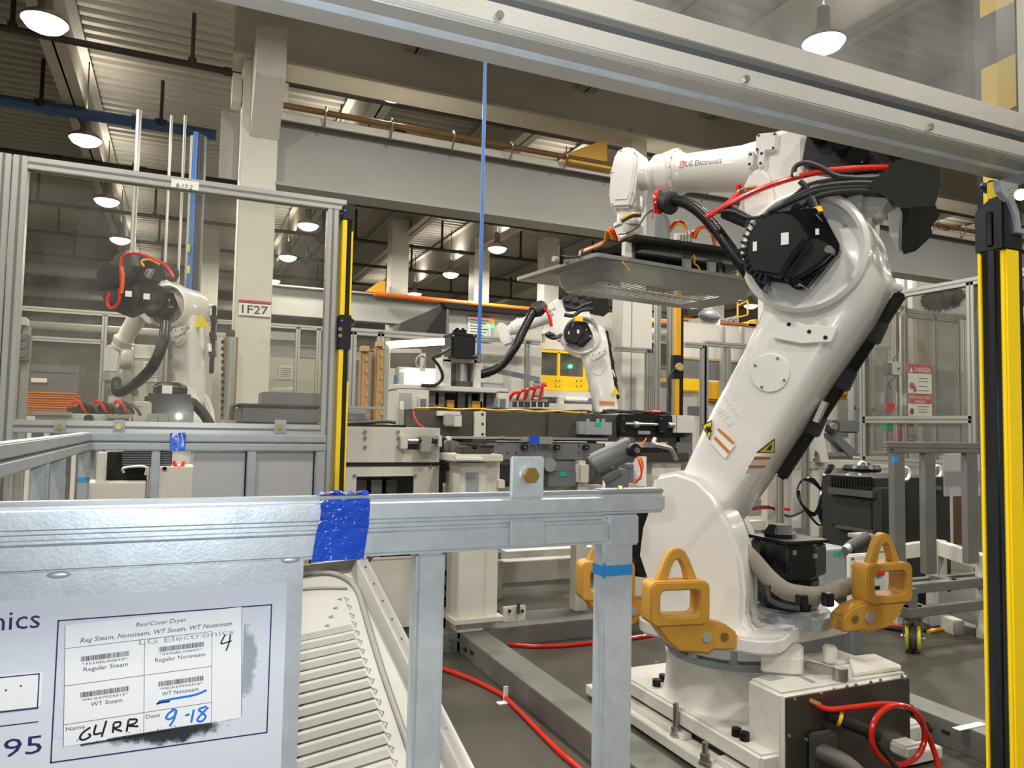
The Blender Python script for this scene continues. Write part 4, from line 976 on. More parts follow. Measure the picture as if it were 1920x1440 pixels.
# ---- yellow lifting lugs on the swivel
def lug(side, px, name='lifting_lug'):
    """frame with a pointed eye on top and an angled foot; outline read on the plane at 'side'"""
    pass
def lug_at(o, u, v, n, s=1., flip=1):
    """o: lower centre of the frame; u: along the frame, v: up, n: thickness direction"""
    o = V(o); b = MB()
    P = lambda a, c, k=0.: o + u * a * s + v * c * s + n * k * s
    outer = [(a, c) for a, c in rrect(.25, .17, .03, 3)]; inner = [(a, c) for a, c in rrect(.165, .10, .022, 3)]
    tk = .095; m = len(outer); vs = []
    for k in (-tk / 2, tk / 2):
        vs += [P(a, c + .085, k) for a, c in outer] + [P(a, c + .085, k) for a, c in inner]
    fs = []
    for i in range(m):
        j = (i + 1) % m
        fs += [(i, j, m + j, m + i), (2 * m + i, 3 * m + i, 3 * m + j, 2 * m + j), (i, 2 * m + i, 2 * m + j, j), (m + i, m + j, 3 * m + j, 3 * m + i)]
    b.add(vs, fs); fmq = b.build('lug_frame', 'hook_yellow', fr, bevel=.006)
    e0 = [(-.085, .168), (-.05, .25), (-.028, .285), (0, .295), (.028, .285), (.05, .25), (.085, .168)]; e1 = [(-.04, .172), (-.028, .215), (-.014, .243), (0, .25), (.014, .243), (.028, .215), (.04, .172)]
    vs = [P(a, c, k) for k in (-.02, .02) for a, c in e0 + e1]; fs = []; m = 7
    for i in range(6): fs += [(i, i + 1, m + i + 1, m + i), (2 * m + i, 3 * m + i, 3 * m + i + 1, 2 * m + i + 1), (i, 2 * m + i, 2 * m + i + 1, i + 1), (m + i, m + i + 1, 3 * m + i + 1, 3 * m + i)]
    MB().add(vs, fs).build('lug_eye', 'hook_yellow', fmq, bevel=.005)
    f = flip
    ft = [(-.11 * f, .015), (-.05 * f, -.06), (-.0 * f, -.10), (.12 * f, -.115), (.15 * f, -.10), (.20 * f, -.105), (.25 * f, -.10), (.25 * f, -.04), (.20 * f, -.005), (.12 * f, .015)]
    if f < 0: ft = ft[::-1]
    MB().prism([P(a, c, -.04) for a, c in ft], n * .08 * s).build('lug_foot', 'hook_yellow', fmq, bevel=.008)
    for a, r_, mm in ((.115, .02, 'robot_grey'), (.19, .017, 'zinc_gold')):
        for sg_ in (1, -1):
            q = P(a * f, -.05, .04 * sg_); MB().cyl(q, q + n * .006 * sg_, r_, n=14).build('lug_bolt', mm, fmq)
CR = RC @ V((1, 0, 0)); CR = V((CR.x, CR.y, 0)).normalized(); CF = V((CR.y * -1, CR.x, 0))
UP = V((0, 0, 1))
def lugpx(D, cx, by, ang, flip, s=1.):
    o = dep(D, cx, by); u = M.Rotation(math.radians(ang), 3, 'Z') @ CR; n = M.Rotation(math.radians(90), 3, 'Z') @ u
    lug_at(o, u, UP, n, s, flip)
lugpx(3.05, 1266, 1168, 13, 1, 1.04)
lugpx(3.45, 1134, 1122, 13, 1, 1.04)
lugpx(3.3, 1654, 1128, 20, -1, 1.03)
# swivel platform pieces by the motor
MB(T0).prism([(.0, -.36, .5), (.42, -.3, .5), (.47, -.1, .5), (.42, .2, .5), (.1, .2, .5)], (0, 0, .07)).build('motor_deck', 'robot_white', fr, bevel=.01)
MB().prism([oZ(.545, *q) for q in ((1400, 1165), (1470, 1182), (1592, 1160), (1596, 1150), (1560, 1118), (1420, 1112))], (0, 0, -.07)).build('side_deck', 'robot_white', fr, bevel=.01)
mc = dep(3.45, 1478, 1145); 
MB().lathe([(.19, .53), (.19, .58), (.17, .6), (0, .6)], (mc.x, mc.y, 0), n=36).build('motor_flange', 'robot_grey', fr)
mz = .6
mtr = MB().lathe([(.13, mz), (.135, mz + .02), (.135, mz + .13), (.13, mz + .14), (.13, mz + .15), (.165, mz + .16), (.165, mz + .29), (.155, mz + .30), (0, mz + .3)], (mc.x, mc.y, 0), n=8).build('swivel_motor', 'black_gloss', fr, bevel=.012, smooth=20)
MB().box((mc.x - .13, mc.y - .13, mz + .30), (mc.x + .13, mc.y + .13, mz + .315)).build('motor_lid', 'black', mtr, bevel=.006)
MB().lathe([(.075, mz + .315), (.075, mz + .33), (.05, mz + .37), (0, mz + .37)], (mc.x - .02, mc.y + .03, 0), n=6).build('motor_cap', 'black_gloss', mtr, smooth=20, bevel=.004)
for px in ((1489, 1040), (1527, 1046)): bolt(MB(), dep(3.32, *px), UP, .014, .02).build('bolt', 'steel', mtr)
sl = MB().tube([dep(3.33, 1392, 1030), dep(3.28, 1412, 1050), dep(3.24, 1440, 1082), dep(3.2, 1470, 1106), dep(3.2, 1500, 1114), dep(3.24, 1535, 1116), dep(3.3, 1570, 1105), dep(3.4, 1594, 1098)], .038, 14, 5).build('cable_sleeve', 'sleeve', fr)
tr_ = MB(); tr_.tube([dep(3.16, 1440, 1098), dep(3.13, 1443, 1124), dep(3.1, 1475, 1137), dep(3.08, 1500, 1140)], .012, 6, 2)
tr_.build('cable_tray', 'black', fr)
for px in ((1503, 1128), (1552, 1124)):
    q = dep(3.1 if px[0] < 1520 else 3.17, *px); MB().box(q - V((.02, .02, .028)), q + V((.02, .02, .028))).build('tray_end', 'black', fr, bevel=.004)
MB().tube([dep(3.38, 1405, 1045), dep(3.36, 1412, 1052), dep(3.36, 1400, 1065)], .045, 12, 2).build('sleeve_tie', 'black', fr)
# ---- dress pack: corrugated hose, red air line, black leads, guard sheets
cp = [rp(-.14, 1250, 378), rp(-.16, 1278, 378), rp(-.18, 1305, 392), rp(-.2, 1334, 420), rp(-.23, 1366, 462), rp(-.24, 1394, 502), rp(-.215, 1412, 525), rp(-.19, 1432, 536)]
def corrugated(par, pts, r, name='corrugated_hose', m='black', ridges=110):
    b = MB(); b.tube(pts, r * .9, 12, 14); ob = b.build(name, m, par)
    q = []; p = [V(x) for x in pts]
    for i in range(len(p) - 1):
        a, b_, c, d_ = p[max(i - 1, 0)], p[i], p[i + 1], p[min(i + 2, len(p) - 1)]
        for k in range(14):
            t = k / 14; q.append(.5 * ((2 * b_) + (c - a) * t + (2 * a - 5 * b_ + 4 * c - d_) * t * t + (3 * b_ - a - 3 * c + d_) * t ** 3))
    tot = sum((q[i + 1] - q[i]).length for i in range(len(q) - 1)); step = tot / ridges; acc = 0; b = MB()
    for i in range(len(q) - 1):
        l = (q[i + 1] - q[i]).length; acc += l
        if acc >= step:
            acc -= step; dd = (q[i + 1] - q[i]).normalized(); b.cyl(q[i] - dd * step * .28, q[i] + dd * step * .28, r, n=14)
    tag(b.build('hose_ridges', m, ob), kind='stuff'); return ob
corrugated(fr, cp, .0275)
cl = MB(); c0 = rp(-.12, 1236, 378); c1 = rp(-.15, 1268, 382)
cl.lathe([(.046, 0), (.05, .03), (.048, .055), (.056, .06), (.056, .085), (.034, .10)], c0, c1 - c0, 20); cl.build('hose_boot', 'rubber', fr, bevel=.006)
cl = MB(); cl.tube([c0 + (c0 - c1).normalized() * 0 + V((0, 0, 0)) + UP * .05 * math.cos(a) + (T0.to_3x3() @ V((1, 0, 0))) * .05 * math.sin(a) for a in [2 * math.pi * k / 12 for k in range(12)]], .012, 8, 2, closed=True).build('hose_clamp', 'red_hose', fr)
MB().box(rp(-.14, 1232, 402) - V((.02, .02, .03)), rp(-.14, 1232, 402) + V((.02, .02, .03))).build('clamp_block', 'red_hose', fr, bevel=.01)
MB().tube([rp(-.3, 1324, 408), rp(-.27, 1372, 380), rp(-.26, 1420, 357), rp(-.27, 1480, 336), rp(-.26, 1540, 322), rp(-.24, 1600, 316), rp(-.2, 1665, 314)], .0125, 10, 6).build('red_air_line', 'red_hose', fr)
MB().tube([rp(-.28, 1350, 393), rp(-.22, 1375, 372), rp(-.18, 1385, 360), rp(-.18, 1384, 350), rp(-.185, 1392, 347)], .0115, 10, 5).build('red_air_line', 'red_hose', fr)
q = rp(-.185, 1400, 354); MB().cyl(q, rp(-.185, 1418, 352), .014, n=8).build('brass_elbow', 'zinc_gold', fr)
MB().tube([rp(-.185, 1386, 361), rp(-.19, 1394, 356), q], .013, 10, 3).build('elbow_fitting', 'steel', fr)
for pts, rad in (([(1328, 400), (1370, 396), (1400, 408), (1430, 406), (1460, 388), (1490, 366), (1520, 345), (1580, 335), (1640, 330)], .009), ([(1487, 330), (1492, 312), (1512, 305), (1540, 314), (1570, 330), (1620, 334), (1650, 332)], .011),
                 ([(1500, 340), (1512, 352), (1522, 372), (1527, 388)], .012), ([(1527, 370), (1510, 380), (1500, 420), (1502, 440), (1490, 452)], .009), ([(1470, 380), (1530, 352), (1600, 343), (1660, 345)], .011), ([(1440, 398), (1520, 362), (1590, 352), (1660, 352)], .012), ([(1500, 385), (1540, 366), (1600, 358), (1670, 360)], .013)):
    MB().tube([rp(-.285 + .004 * k, *p) for k, p in enumerate(pts)], rad, 8, 5).build('black_lead', 'rubber', fr)
q0 = rp(-.24, 1360, 396); q1 = rp(-.24, 1402, 416)
MB().cyl(q0, q1, .035, .03, 14).build('lead_boot', 'rubber', fr)
MB().cyl(rp(-.29, 1521, 372), rp(-.29, 1533, 400), .022, n=14).build('motor_plug', 'black', fr)
MB().cyl(rp(-.29, 1530, 391), rp(-.29, 1533.5, 401), .0245, n=14).build('plug_band', 'yellow', fr)
MB().box(rp(-.31, 1493, 327) - V((.008,) * 3), rp(-.31, 1493, 327) + V((.008,) * 3)).build('tie_mount', 'label_white', fr)
MB().prism([rp(-.2, *p) for p in ((1500, 360), (1560, 335), (1660, 322), (1690, 330), (1690, 352), (1600, 358), (1530, 378), (1480, 395))], -SIDE * .3).build('cable_shelf', 'cable_grey', fr, bevel=.004)
MB().prism([rp(-.29, *p) for p in ((1625, 350), (1680, 300), (1700, 297), (1762, 314), (1765, 346), (1752, 386), (1692, 390), (1660, 368))], -SIDE * .012).build('guard_sheet', 'black_matte', fr)
MB().prism([rp(.14, *p) for p in ((1690, 384), (1752, 380), (1762, 402), (1746, 424), (1748, 440), (1716, 470), (1694, 476), (1684, 452), (1676, 420))], -SIDE * .012).build('guard_sheet', 'black_matte', fr)
MB().prism([rp(-.1, *p) for p in ((1600, 366), (1668, 370), (1650, 396), (1640, 412), (1625, 395), (1604, 392))], -SIDE * .15).build('stop_block', 'robot_white', fr, bevel=.01)
MB().prism([rp(-.04, *p) for p in ((1664, 400), (1686, 388), (1684, 470), (1668, 440))], -SIDE * .1).build('guard_bracket', 'robot_white', fr)
# ================================================================ gripper and the panel it holds
wc = TF @ V((0, .965, .452 - .17))
ztop = wc.z
MB().lathe([(.075, .06), (.075, .0), (.058, -.02), (.058, -.075)], (wc.x, wc.y, ztop), (0, 0, 1), 24).build('flange', 'robot_white', fr, bevel=.003)
for k in range(6):
    a = k * math.pi / 3; bolt(MB(), (wc.x + .066 * math.cos(a), wc.y + .066 * math.sin(a), ztop), (0, 0, -1), .009, .012).build('flange_bolt', 'robot_grey', fr)
ZP = 2.30
gr = thing('vacuum_gripper', 'black plate gripper with red and yellow air lines hanging from the front robot wrist', 'gripper', (wc.x, wc.y, ZP))
gp = MB().box((1.92, 2.96, ZP), (2.78, 3.36, ZP + .022)).build('plate', 'black_matte', gr, bevel=.003)
MB().box((2.0, 3.02, ZP - .03), (2.7, 3.08, ZP)).build('beam', 'black', gr); MB().box((2.0, 3.26, ZP - .03), (2.7, 3.32, ZP)).build('beam', 'black', gr)
zf = ztop - .075
MB().cyl((wc.x, wc.y, zf), (wc.x, wc.y, zf - .02), .075, n=24).build('adapter_ring', 'lamp_shell', gr, bevel=.003)
MB().box((wc.x - .065, wc.y - .065, zf - .08), (wc.x + .065, wc.y + .065, zf - .02)).build('tool_changer', 'machine_white', gr, bevel=.008)
MB().box((wc.x - .05, wc.y - .10, ZP + .022), (wc.x + .09, wc.y + .05, ZP + .07)).build('base_block', 'machine_white', gr, bevel=.006)
MB().cyl((wc.x, wc.y, ZP + .07), (wc.x, wc.y, zf - .08), .05, n=20).build('post', 'alu', gr)
def gq(y, px, py): return oY(y, px, py)
p0, p1 = gq(2.99, 1226, 400), gq(2.99, 1255, 452)
MB().prism([(p0.x, 2.985, ZP + .022), (p1.x, 2.985, ZP + .022), (p1.x, 2.985, p0.z - .03), (p1.x - .025, 2.985, p0.z), (p0.x, 2.985, p0.z)], (0, .006, 0)).build('valve_bracket', 'galv_far', gr)
for k in range(4):
    dx = .008 * k
    MB().tube([gq(2.99 + .012 * k, 1254, 428 + 3 * k), gq(2.98, 1268 + k, 415 + 2 * k), gq(2.97, 1284 + k, 419 + 3 * k), gq(2.97, 1292 - k * 2, 440)], .0045, 6, 5).build('air_line', 'red_hose' if k < 2 else 'yellow_hose', gr)
for k in range(4): 
    q = gq(2.965, 1277 + 6 * k, 440); MB().cyl(q, q - V((0, 0, .035)), .006, n=8).build('fitting', 'steel', gr)
q = gq(2.97, 1282, 456); MB().box((q.x - .045, 2.965, ZP + .022), (q.x + .05, 3.0, ZP + .06)).build('valve_block', 'label_white', gr, bevel=.003)
for k in range(5):
    MB().tube([gq(2.97, 1292 + 3 * k, 448), gq(2.96 - .004 * k, 1300 + 3 * k, 434 - k), gq(2.96, 1318 + 2 * k, 424 + k), gq(2.96, 1332 + k, 436 + 2 * k), gq(2.965, 1338 + k, 455), gq(2.97, 1337 + k, 469)], .0045, 6, 5).build('air_line', ('red_hose', 'red_hose', 'orange_hose', 'yellow_hose', 'red_hose')[k], gr)
for k in range(5):
    MB().tube([gq(3.1, 1158 - 2 * k, 450), gq(3.08, 1150 - 2 * k, 430 + k), gq(3.1, 1144 - 2 * k, 428 + 2 * k), gq(3.14, 1138 - 2 * k, 448 + 2 * k), gq(3.3, 1115 - 3 * k, 460 + 2 * k), gq(3.5, 1094, 468 + k)], .005, 6, 5).build('air_line', ('red_hose', 'red_hose', 'orange_hose', 'red_hose', 'yellow_hose')[k], gr)
q = gq(3.1, 1160, 446); MB().cyl(q, gq(3.1, 1172, 441), .014, n=10).build('fitting', 'label_white', gr)
MB().tube([gq(3.05, 1228, 392), gq(3.04, 1212, 402), gq(3.04, 1196, 425), gq(3.05, 1175, 437), gq(3.06, 1160, 440)], .004, 6, 5).build('sensor_lead', 'rubber', gr)
MB().tube([gq(3.15, 1165, 414), gq(3.13, 1185, 404), gq(3.13, 1200, 403)], .012, 8, 4).build('cable_bundle', 'cable_grey', gr)
MB().tube([gq(3.14, 1165, 412), gq(3.12, 1185, 401), gq(3.12, 1199, 401)], .005, 6, 4).build('air_line', 'yellow_hose', gr)
for px, m in ((1166, 'yellow_hose'), (1300, 'yellow_hose')):
    q = gq(3.0, px, 478); MB().tube([q, gq(3.0, px + 4, 486), gq(2.99, px + 1, 492), gq(2.99, px + 9, 500), gq(2.99, px + 13, 508)], .005, 6, 4).build('air_line', m, gr)
G7 = math.radians(7); gu = V((math.cos(G7), math.sin(G7), 0)); gv = V((-math.sin(G7), math.cos(G7), 0)); g0 = V((1.715, 2.965, 2.195))
def G(u, v, z=0.): return g0 + gu * u + gv * v + V((0, 0, z))
for u, v in ((.30, .10), (.9, .10), (.3, .34), (.9, .34)):
    q = G(u, v); b = MB().cyl((q.x, q.y, ZP), (q.x, q.y, q.z + .03), .012, n=10); b.build('cup_stem', 'steel', gr)
    MB().lathe([(.014, .03), (.022, .024), (.018, .018), (.026, .012), (.032, .001)], q, (0, 0, 1), 16).build('suction_cup', 'black', gr)
for u, v, m in ((.22, .05, 'label_white'), (.62, .06, 'label_white'), (.78, .045, 'label_white')):
    q = G(u, v, .0); MB().box((q.x - .022, q.y - .012, q.z + .03), (q.x + .022, q.y + .015, ZP)).build('sensor_block', m, gr, bevel=.003)
q = dep(3.62, 1052, 480); MB().box((q.x - .012, q.y - .012, q.z - .04), (q.x + .012, q.y + .012, q.z + .05)).build('sensor_head', 'black', gr, bevel=.004)
MB().cyl(q + V((-.02, 0, -.02)), q + V((-.045, -.01, -.02)), .014, n=12).build('sensor_lens', 'lamp_shell', gr)
MB().tube([q, q + V((.04, -.1, -.02)), gq(3.5, 1090, 470), gq(3.3, 1130, 462)], .006, 6, 4).build('sensor_lead', 'rubber', gr)
MB().bar(q - V((0, 0, .03)), gq(3.34, 1126, 478), .03, .012).build('sensor_arm', 'alu', gr)
# ---- pressed panel held by the gripper
pp = thing('pressed_panel', 'dark grey pressed dryer cover with vent slots held up by the gripper', 'sheet metal cover', G(.55, .33, -.05))
LU, LV = 1.34, .72
def rr3(u0, v0, u1, v1, r, z, n=5):
    return [G((u0 + u1) / 2 + a, (v0 + v1) / 2 + c, z(((v0 + v1) / 2 + c)) if callable(z) else z) for a, c in rrect(u1 - u0, v1 - v0, r, n)]
TU0, TV0, TU1, TV1 = .07, .02, 1.12, .50
zt_f = -.088
tb = [rr3(0, 0, LU, LV, .02, .018), rr3(0, 0, LU, LV, .02, 0.), rr3(.012, .012, LU - .012, LV - .012, .02, -.002), rr3(TU0 - .012, TV0 - .012, TU1 + .012, TV1 + .012, .12, -.002), rr3(TU0, TV0, TU1, TV1, .115, -.010), rr3(TU0 + .015, TV0 + .012, TU1 - .02, TV1 - .015, .11, zt_f + .022), rr3(TU0 + .045, TV0 + .032, TU1 - .045, TV1 - .03, .09, zt_f)]
b = MB().loft(tb, caps=False); b.build('pressed_body', 'sheet_grey', pp, smooth=50)
# vent field: slats with real gaps, closed off by plain floor strips
u0, u1, v0, v1 = TU0 + .045, TU1 - .045, TV0 + .032, TV1 - .03
fa, fb, fc, fd = u0 + .07, u0 + .78, v0 + .02, v1 - .10
def plate(b, a0, c0, a1, c1, z=zt_f): b.prism([G(a0, c0, z), G(a1, c0, z), G(a1, c1, z), G(a0, c1, z)], (0, 0, .0015))
b = MB(); plate(b, fb, v0, u1 - .05, v1); plate(b, u1 - .05, v0 + .05, u1, v1 - .05); plate(b, u0 + .05, v0, fa, v1); plate(b, u0, v0 + .05, u0 + .05, v1 - .05); plate(b, fa, v0, fb, fc); plate(b, fa, fd, fb, v1)
b.build('tub_floor', 'sheet_grey', pp)
n = 20
for k in range(n):
    a0 = fa + (fb - fa) * (k + .5) / n
    MB().prism([G(a0, fc, zt_f), G(a0 + .015, fc, zt_f), G(a0 + .015, fd, zt_f), G(a0, fd, zt_f)], (0, 0, .0025)).build('slat', 'sheet_grey', pp)
b = MB(); plate(b, fa, (fc + fd) / 2 - .01, fb, (fc + fd) / 2 + .01, zt_f - .0005); b.build('slat_tie', 'sheet_grey', pp)
for u, v, r in ((.10, .14, .045),):
    b = MB().lathe([(r, 0), (r, -.002), (r * .9, -.003), (r * .86, -.0)], G(.06, .40, -.001), (0, 0, 1), 28); b.build('round_emboss', 'steel', pp)
for u, v in ((.03, .02), (.5, .015), (.03, .6), (.5, .62), (.3, .63)): MB().cyl(G(u, v, -.004), G(u, v, -.001), .005, n=8).build('rivet_hole', 'black', pp)
# ================================================================ left fence, its light curtain and the far cart
def pbox(par, name, m, Y, x0, y0, x1, y1, dp=.05, bev=0, fl=True, **k):
    ym, xm = (y0 + y1) / 2, (x0 + x1) / 2
    a, c = oY(Y, x0, ym).x, oY(Y, x1, ym).x; zt_, zb2 = oY(Y, xm, y0).z, oY(Y, xm, y1).z
    if y1 >= 865 and zb2 < .62 and 'beam' not in name and zt_ > zb2 + .04 and fl: zb2 = 0.
    return MB().box((a, Y, zb2), (c, Y + dp, zt_)).build(name, m, par, bevel=bev, **k)
def pcyl(par, name, m, Y, px, py, r, dp=.02, n=12, ax=(0, 1, 0)):
    q = oY(Y, px, py); return MB().cyl(q, q + V(ax) * dp, r, n=n).build(name, m, par)
def ptube(par, name, m, pts, r, n=8, sm=5):
    return MB().tube([oY(q[0], q[1], q[2]) for q in pts], r, n, sm).build(name, m, par)
def profile(par, name, a, b_, w=.06, m='alu', grooves=True):
    """slotted aluminium profile from a to b with its groove as a sub-part"""
    a = V(a); b_ = V(b_); o = MB().bar(a, b_, w, w, up=(0, 1, 0) if abs((b_ - a).normalized().z) > .5 else (0, 0, 1)).build(name, m, par, bevel=.003)
    if grooves:
        b = MB()
        vert = abs((b_ - a).normalized().z) > .5
        if vert:
            b.box((a.x - .006, a.y - w / 2 - .0012, min(a.z, b_.z)), (a.x + .006, a.y - w / 2 + .001, max(a.z, b_.z)))
            b.box((a.x - w / 2 - .0012, a.y - .006, min(a.z, b_.z)), (a.x - w / 2 + .001, a.y + .006, max(a.z, b_.z)))
        elif abs(b_.x - a.x) > abs(b_.y - a.y):
            b.box((min(a.x, b_.x), a.y - w / 2 - .0012, a.z - .006), (max(a.x, b_.x), a.y - w / 2 + .001, a.z + .006))
            b.box((min(a.x, b_.x), a.y - .006, a.z - w / 2 - .0012), (max(a.x, b_.x), a.y + .006, a.z - w / 2 + .001))
        else:
            b.box((a.x - w / 2 - .0012, min(a.y, b_.y), a.z - .006), (a.x - w / 2 + .001, max(a.y, b_.y), a.z + .006))
            b.box((a.x - .006, min(a.y, b_.y), a.z - w / 2 - .0012), (a.x + .006, max(a.y, b_.y), a.z - w / 2 + .001))
        b.build('groove', 'alu_dark', o)
    return o
FY4 = 4.1
lf = thing('guard_fence', 'aluminium framed clear guard panel at left in front of the left robot', 'guard fence', (0, FY4, 0))
zt4 = oY(FY4, 330, 345).z; xa4, xb4 = oY(FY4, 24, 600).x, oY(FY4, 617, 600).x
zbr = oY(FY4, 330, 803).z
profile(lf, 'post', (xa4, FY4, 0), (xa4, FY4, zt4 + .03))
profile(lf, 'post', (xa4 - .066, FY4, 0), (xa4 - .066, FY4, zt4 + .03))
profile(lf, 'post', (xb4, FY4, 0), (xb4, FY4, zt4 - .03))
profile(lf, 'post', (xb4 + .03, FY4 + .062, 0), (xb4 + .03, FY4 + .062, zt4 - .03))
profile(lf, 'top_rail', (xa4 + .03, FY4, zt4), (xb4 + .07, FY4, zt4))
profile(lf, 'bottom_rail', (xa4 + .03, FY4, zbr), (xb4 - .03, FY4, zbr))
profile(lf, 'bottom_rail', (xa4 + .03, FY4, .15), (xb4 - .03, FY4, .15))
MB().box((xa4 + .025, FY4 - .003, zbr + .02), (xb4 - .025, FY4 + .003, zt4 - .02)).build('pane', 'acrylic', lf)
lb_ = pbox(lf, 'label_strip', 'label_white', FY4 - .0325, 321, 338, 373, 354, .002)
b = MB(); p = oY(FY4 - .0335, 330, 351); text(b, '8-17-2', p, (oY(FY4 - .0335, 361, 351).x - p.x, 0, 0), (0, 0, .022), .1); b.build('lettering', 'ink_grey', lb_)
for px in (111, 222, 525):
    pbox(lf, 'bolt_tab', 'galv_far', FY4 - .045, px - 10, 787, px + 12, 813, .012, .003); pcyl(lf, 'tab_bolt', 'zinc_gold', FY4 - .06, px, 800, .014, .016, 6)
# left light curtain
cl2 = thing('light_curtain', 'slim black and yellow light curtain on the right post of the left guard panel', 'light curtain', (xb4 + .12, FY4 - .02, 0))
c0, c1 = oY(FY4 - .05, 634, 700).x, oY(FY4 - .05, 654, 700).x
zt5 = oY(FY4 - .05, 646, 384).z; w5 = c1 - c0
def cz_(py): return oY(FY4 - .05, 640, py).z
MB().box((c0 + w5 * .38, FY4 - .05, .1), (c1 - .008, FY4 + .01, zt5 - .03)).build('lens_body', 'black_gloss', cl2, bevel=.003)
for ya, yb_ in ((412, 590), (655, 925)):
    MB().box((c0, FY4 - .054, cz_(yb_)), (c0 + w5 * .40, FY4 + .0, cz_(ya))).build('yellow_edge', 'curtain_yellow', cl2)
    MB().box((c1 - .009, FY4 - .054, cz_(yb_)), (c1, FY4 + .0, cz_(ya + 20 if ya < 500 else ya + 60))).build('yellow_edge', 'curtain_yellow', cl2)
MB().box((c0 - .002, FY4 - .056, cz_(412)), (c1 + .001, FY4 + .014, zt5)).build('end_cap', 'black', cl2, bevel=.005)
MB().box((c0 - .004, FY4 - .06, cz_(655)), (c1 + .004, FY4 + .014, cz_(590))).build('joint_cover', 'black', cl2, bevel=.004)
for py in (617, 629): pcyl(cl2, 'joint_screw', 'steel', FY4 - .066, 638, py, .011, .006)
pcyl(cl2, 'status_light', 'led_blue', FY4 - .0565, 647, 394, .004, .004); pcyl(cl2, 'status_light', 'led_blue', FY4 - .062, 641, 601, .004, .004); pcyl(cl2, 'status_light', 'led_green', FY4 - .0515, 645, 480, .003, .004)
ptube(cl2, 'cable_loop', 'rubber', [(FY4 - .03, 650, 616), (FY4 - .0, 660, 612), (FY4 + .02, 665, 605), (FY4 + .02, 658, 598), (FY4, 650, 602)], .006)
# far cart between fence and viewer
FCY = 3.93
fc = thing('steel_cart', 'galvanized steel cart parked before the left guard panel with grey side sheets', 'cart', (0, FCY, 0))
xc = oY(FCY, 147, 830).x; xe = oY(FCY, 612, 830).x
zA, zB, zC_, zD = oY(FCY, 330, 813).z, oY(FCY, 330, 828).z, oY(FCY, 330, 831).z, oY(FCY, 330, 845).z
for nm, a, c in (('top_rail', zB, zA), ('guide_strip', zC_, zB), ('lower_rail', zD, zC_)):
    ins = .008 if nm == 'guide_strip' else 0
    rtube(fc, nm, (xc, FCY + ins, a), (xe, FCY + .05 - ins, c), .004, 'galv_far')
    rtube(fc, nm, (xc + ins, 1.97, a), (xc + .05 - ins, FCY, c), .004, 'galv_far')
for a, c in ((277, 293), (458, 475)): pbox(fc, 'leg', 'galv_far', FCY + .002, a, 846, c, 1180, .045, .004)
rtube(fc, 'leg', (xc + .002, FCY + .002, .1), (xc + .048, FCY + .048, zD), .004, 'galv_far')
rtube(fc, 'leg', (xe - .05, FCY + .002, .1), (xe - .002, FCY + .048, zD), .004, 'galv_far')
for yy in (2.02, 2.75, 3.12):
    rtube(fc, 'leg', (xc + .002, yy, .1), (xc + .048, yy + .05, zD), .004, 'galv_far')
for a, c in ((360, 457), (476, 585)): pbox(fc, 'side_sheet', 'grey_translucent', FCY + .02, a, 846, c, 1000, .004)
rtube(fc, 'bottom_rail', (xc + .05, FCY + .002, .15), (xe - .05, FCY + .046, .2), .004, 'galv_far')
rtube(fc, 'bottom_rail', (xc + .002, 1.9, .15), (xc + .046, FCY, .2), .004, 'galv_far')
for q in ((xc + .025, FCY + .025), (xe - .025, FCY + .025), (xc + .025, 2.045)): MB().cyl((q[0] - .015, q[1], .05), (q[0] + .015, q[1], .05), .05, n=16).build('caster_wheel', 'rubber', fc)
t = thing('blue_tape', 'dark blue tape wrapped over the rail of the far cart', 'tape', (oY(FCY, 332, 830).x, FCY, 1.3))
tapeband(t, [((319, 812), (349, 811)), ((319, 828), (348, 828)), ((319, 846), (346, 846))], FCY - .004, 'wrap', 'tape_blue', 3, 8, .003)
t = thing('blue_tape', 'small light blue tape on the corner leg of the far cart', 'tape', (xc, FCY, 1.1))
q = oY(FCY, 136, 899); MB().box((xc - .0, FCY - .001, q.z - .013), (xc + .05, FCY + .051, q.z + .013)).build('strip', 'tape_light', t, bevel=.004)

# ================================================================ left robot behind the pane
def frame_fence(name, label, Y, posts, rails, zpan=None, m='alu', extra=None):
    t = thing(name, label, 'guard fence', (oY(Y, posts[0][0], 700).x, Y, 0))
    for px, py in posts:
        q = oY(Y, px, 700); profile(t, 'post', (q.x, Y, 0), (q.x, Y, oY(Y, px, py).z), .07, m)
    for (x0, y0), (x1, y1) in rails:
        z = (oY(Y, x0, y0).z + oY(Y, x1, y1).z) / 2
        profile(t, 'rail', (oY(Y, x0, y0).x, Y, z), (oY(Y, x1, y1).x, Y, z), .07, m)
    if zpan:
        (x0, y0), (x1, y1) = zpan
        MB().box((oY(Y, x0, 700).x, Y - .003, oY(Y, x0, y1).z), (oY(Y, x1, 700).x, Y + .003, oY(Y, x0, y0).z)).build('pane', 'acrylic_far', t)
    return t
frame_fence('guard_fence', 'pale aluminium guard fence behind the left robot', 12.5, [(22, 574), (192, 590), (556, 612), (595, 616)], [((22, 578), (640, 618)), ((22, 634), (192, 640))], ((22, 580), (640, 780)))
L3 = dep(9.0, 338, 580)
yawL = math.radians(54)
fwd = V((-math.sin(yawL), math.cos(yawL), 0)); JL = (.30, 2.10)
lr, TL, TFL, JLv, laL, uaL, dL, nL, J2L = robot('white robot at left behind the clear panel with black motors on top', tuple(L3 - fwd * JL[0] - V((0, 0, JL[1]))), yawL, (.10, 1.0), JL, math.radians(-58), wrist=False, slim=.78)
pz = lr.location.z
lp = thing('robot_pedestal', 'grey pedestal under the left robot', 'pedestal', (lr.location.x, lr.location.y, 0))
MB().box((lr.location.x - .45, lr.location.y - .45, 0), (lr.location.x + .45, lr.location.y + .45, pz + .1)).build('block', 'machine_white', lp, bevel=.02)
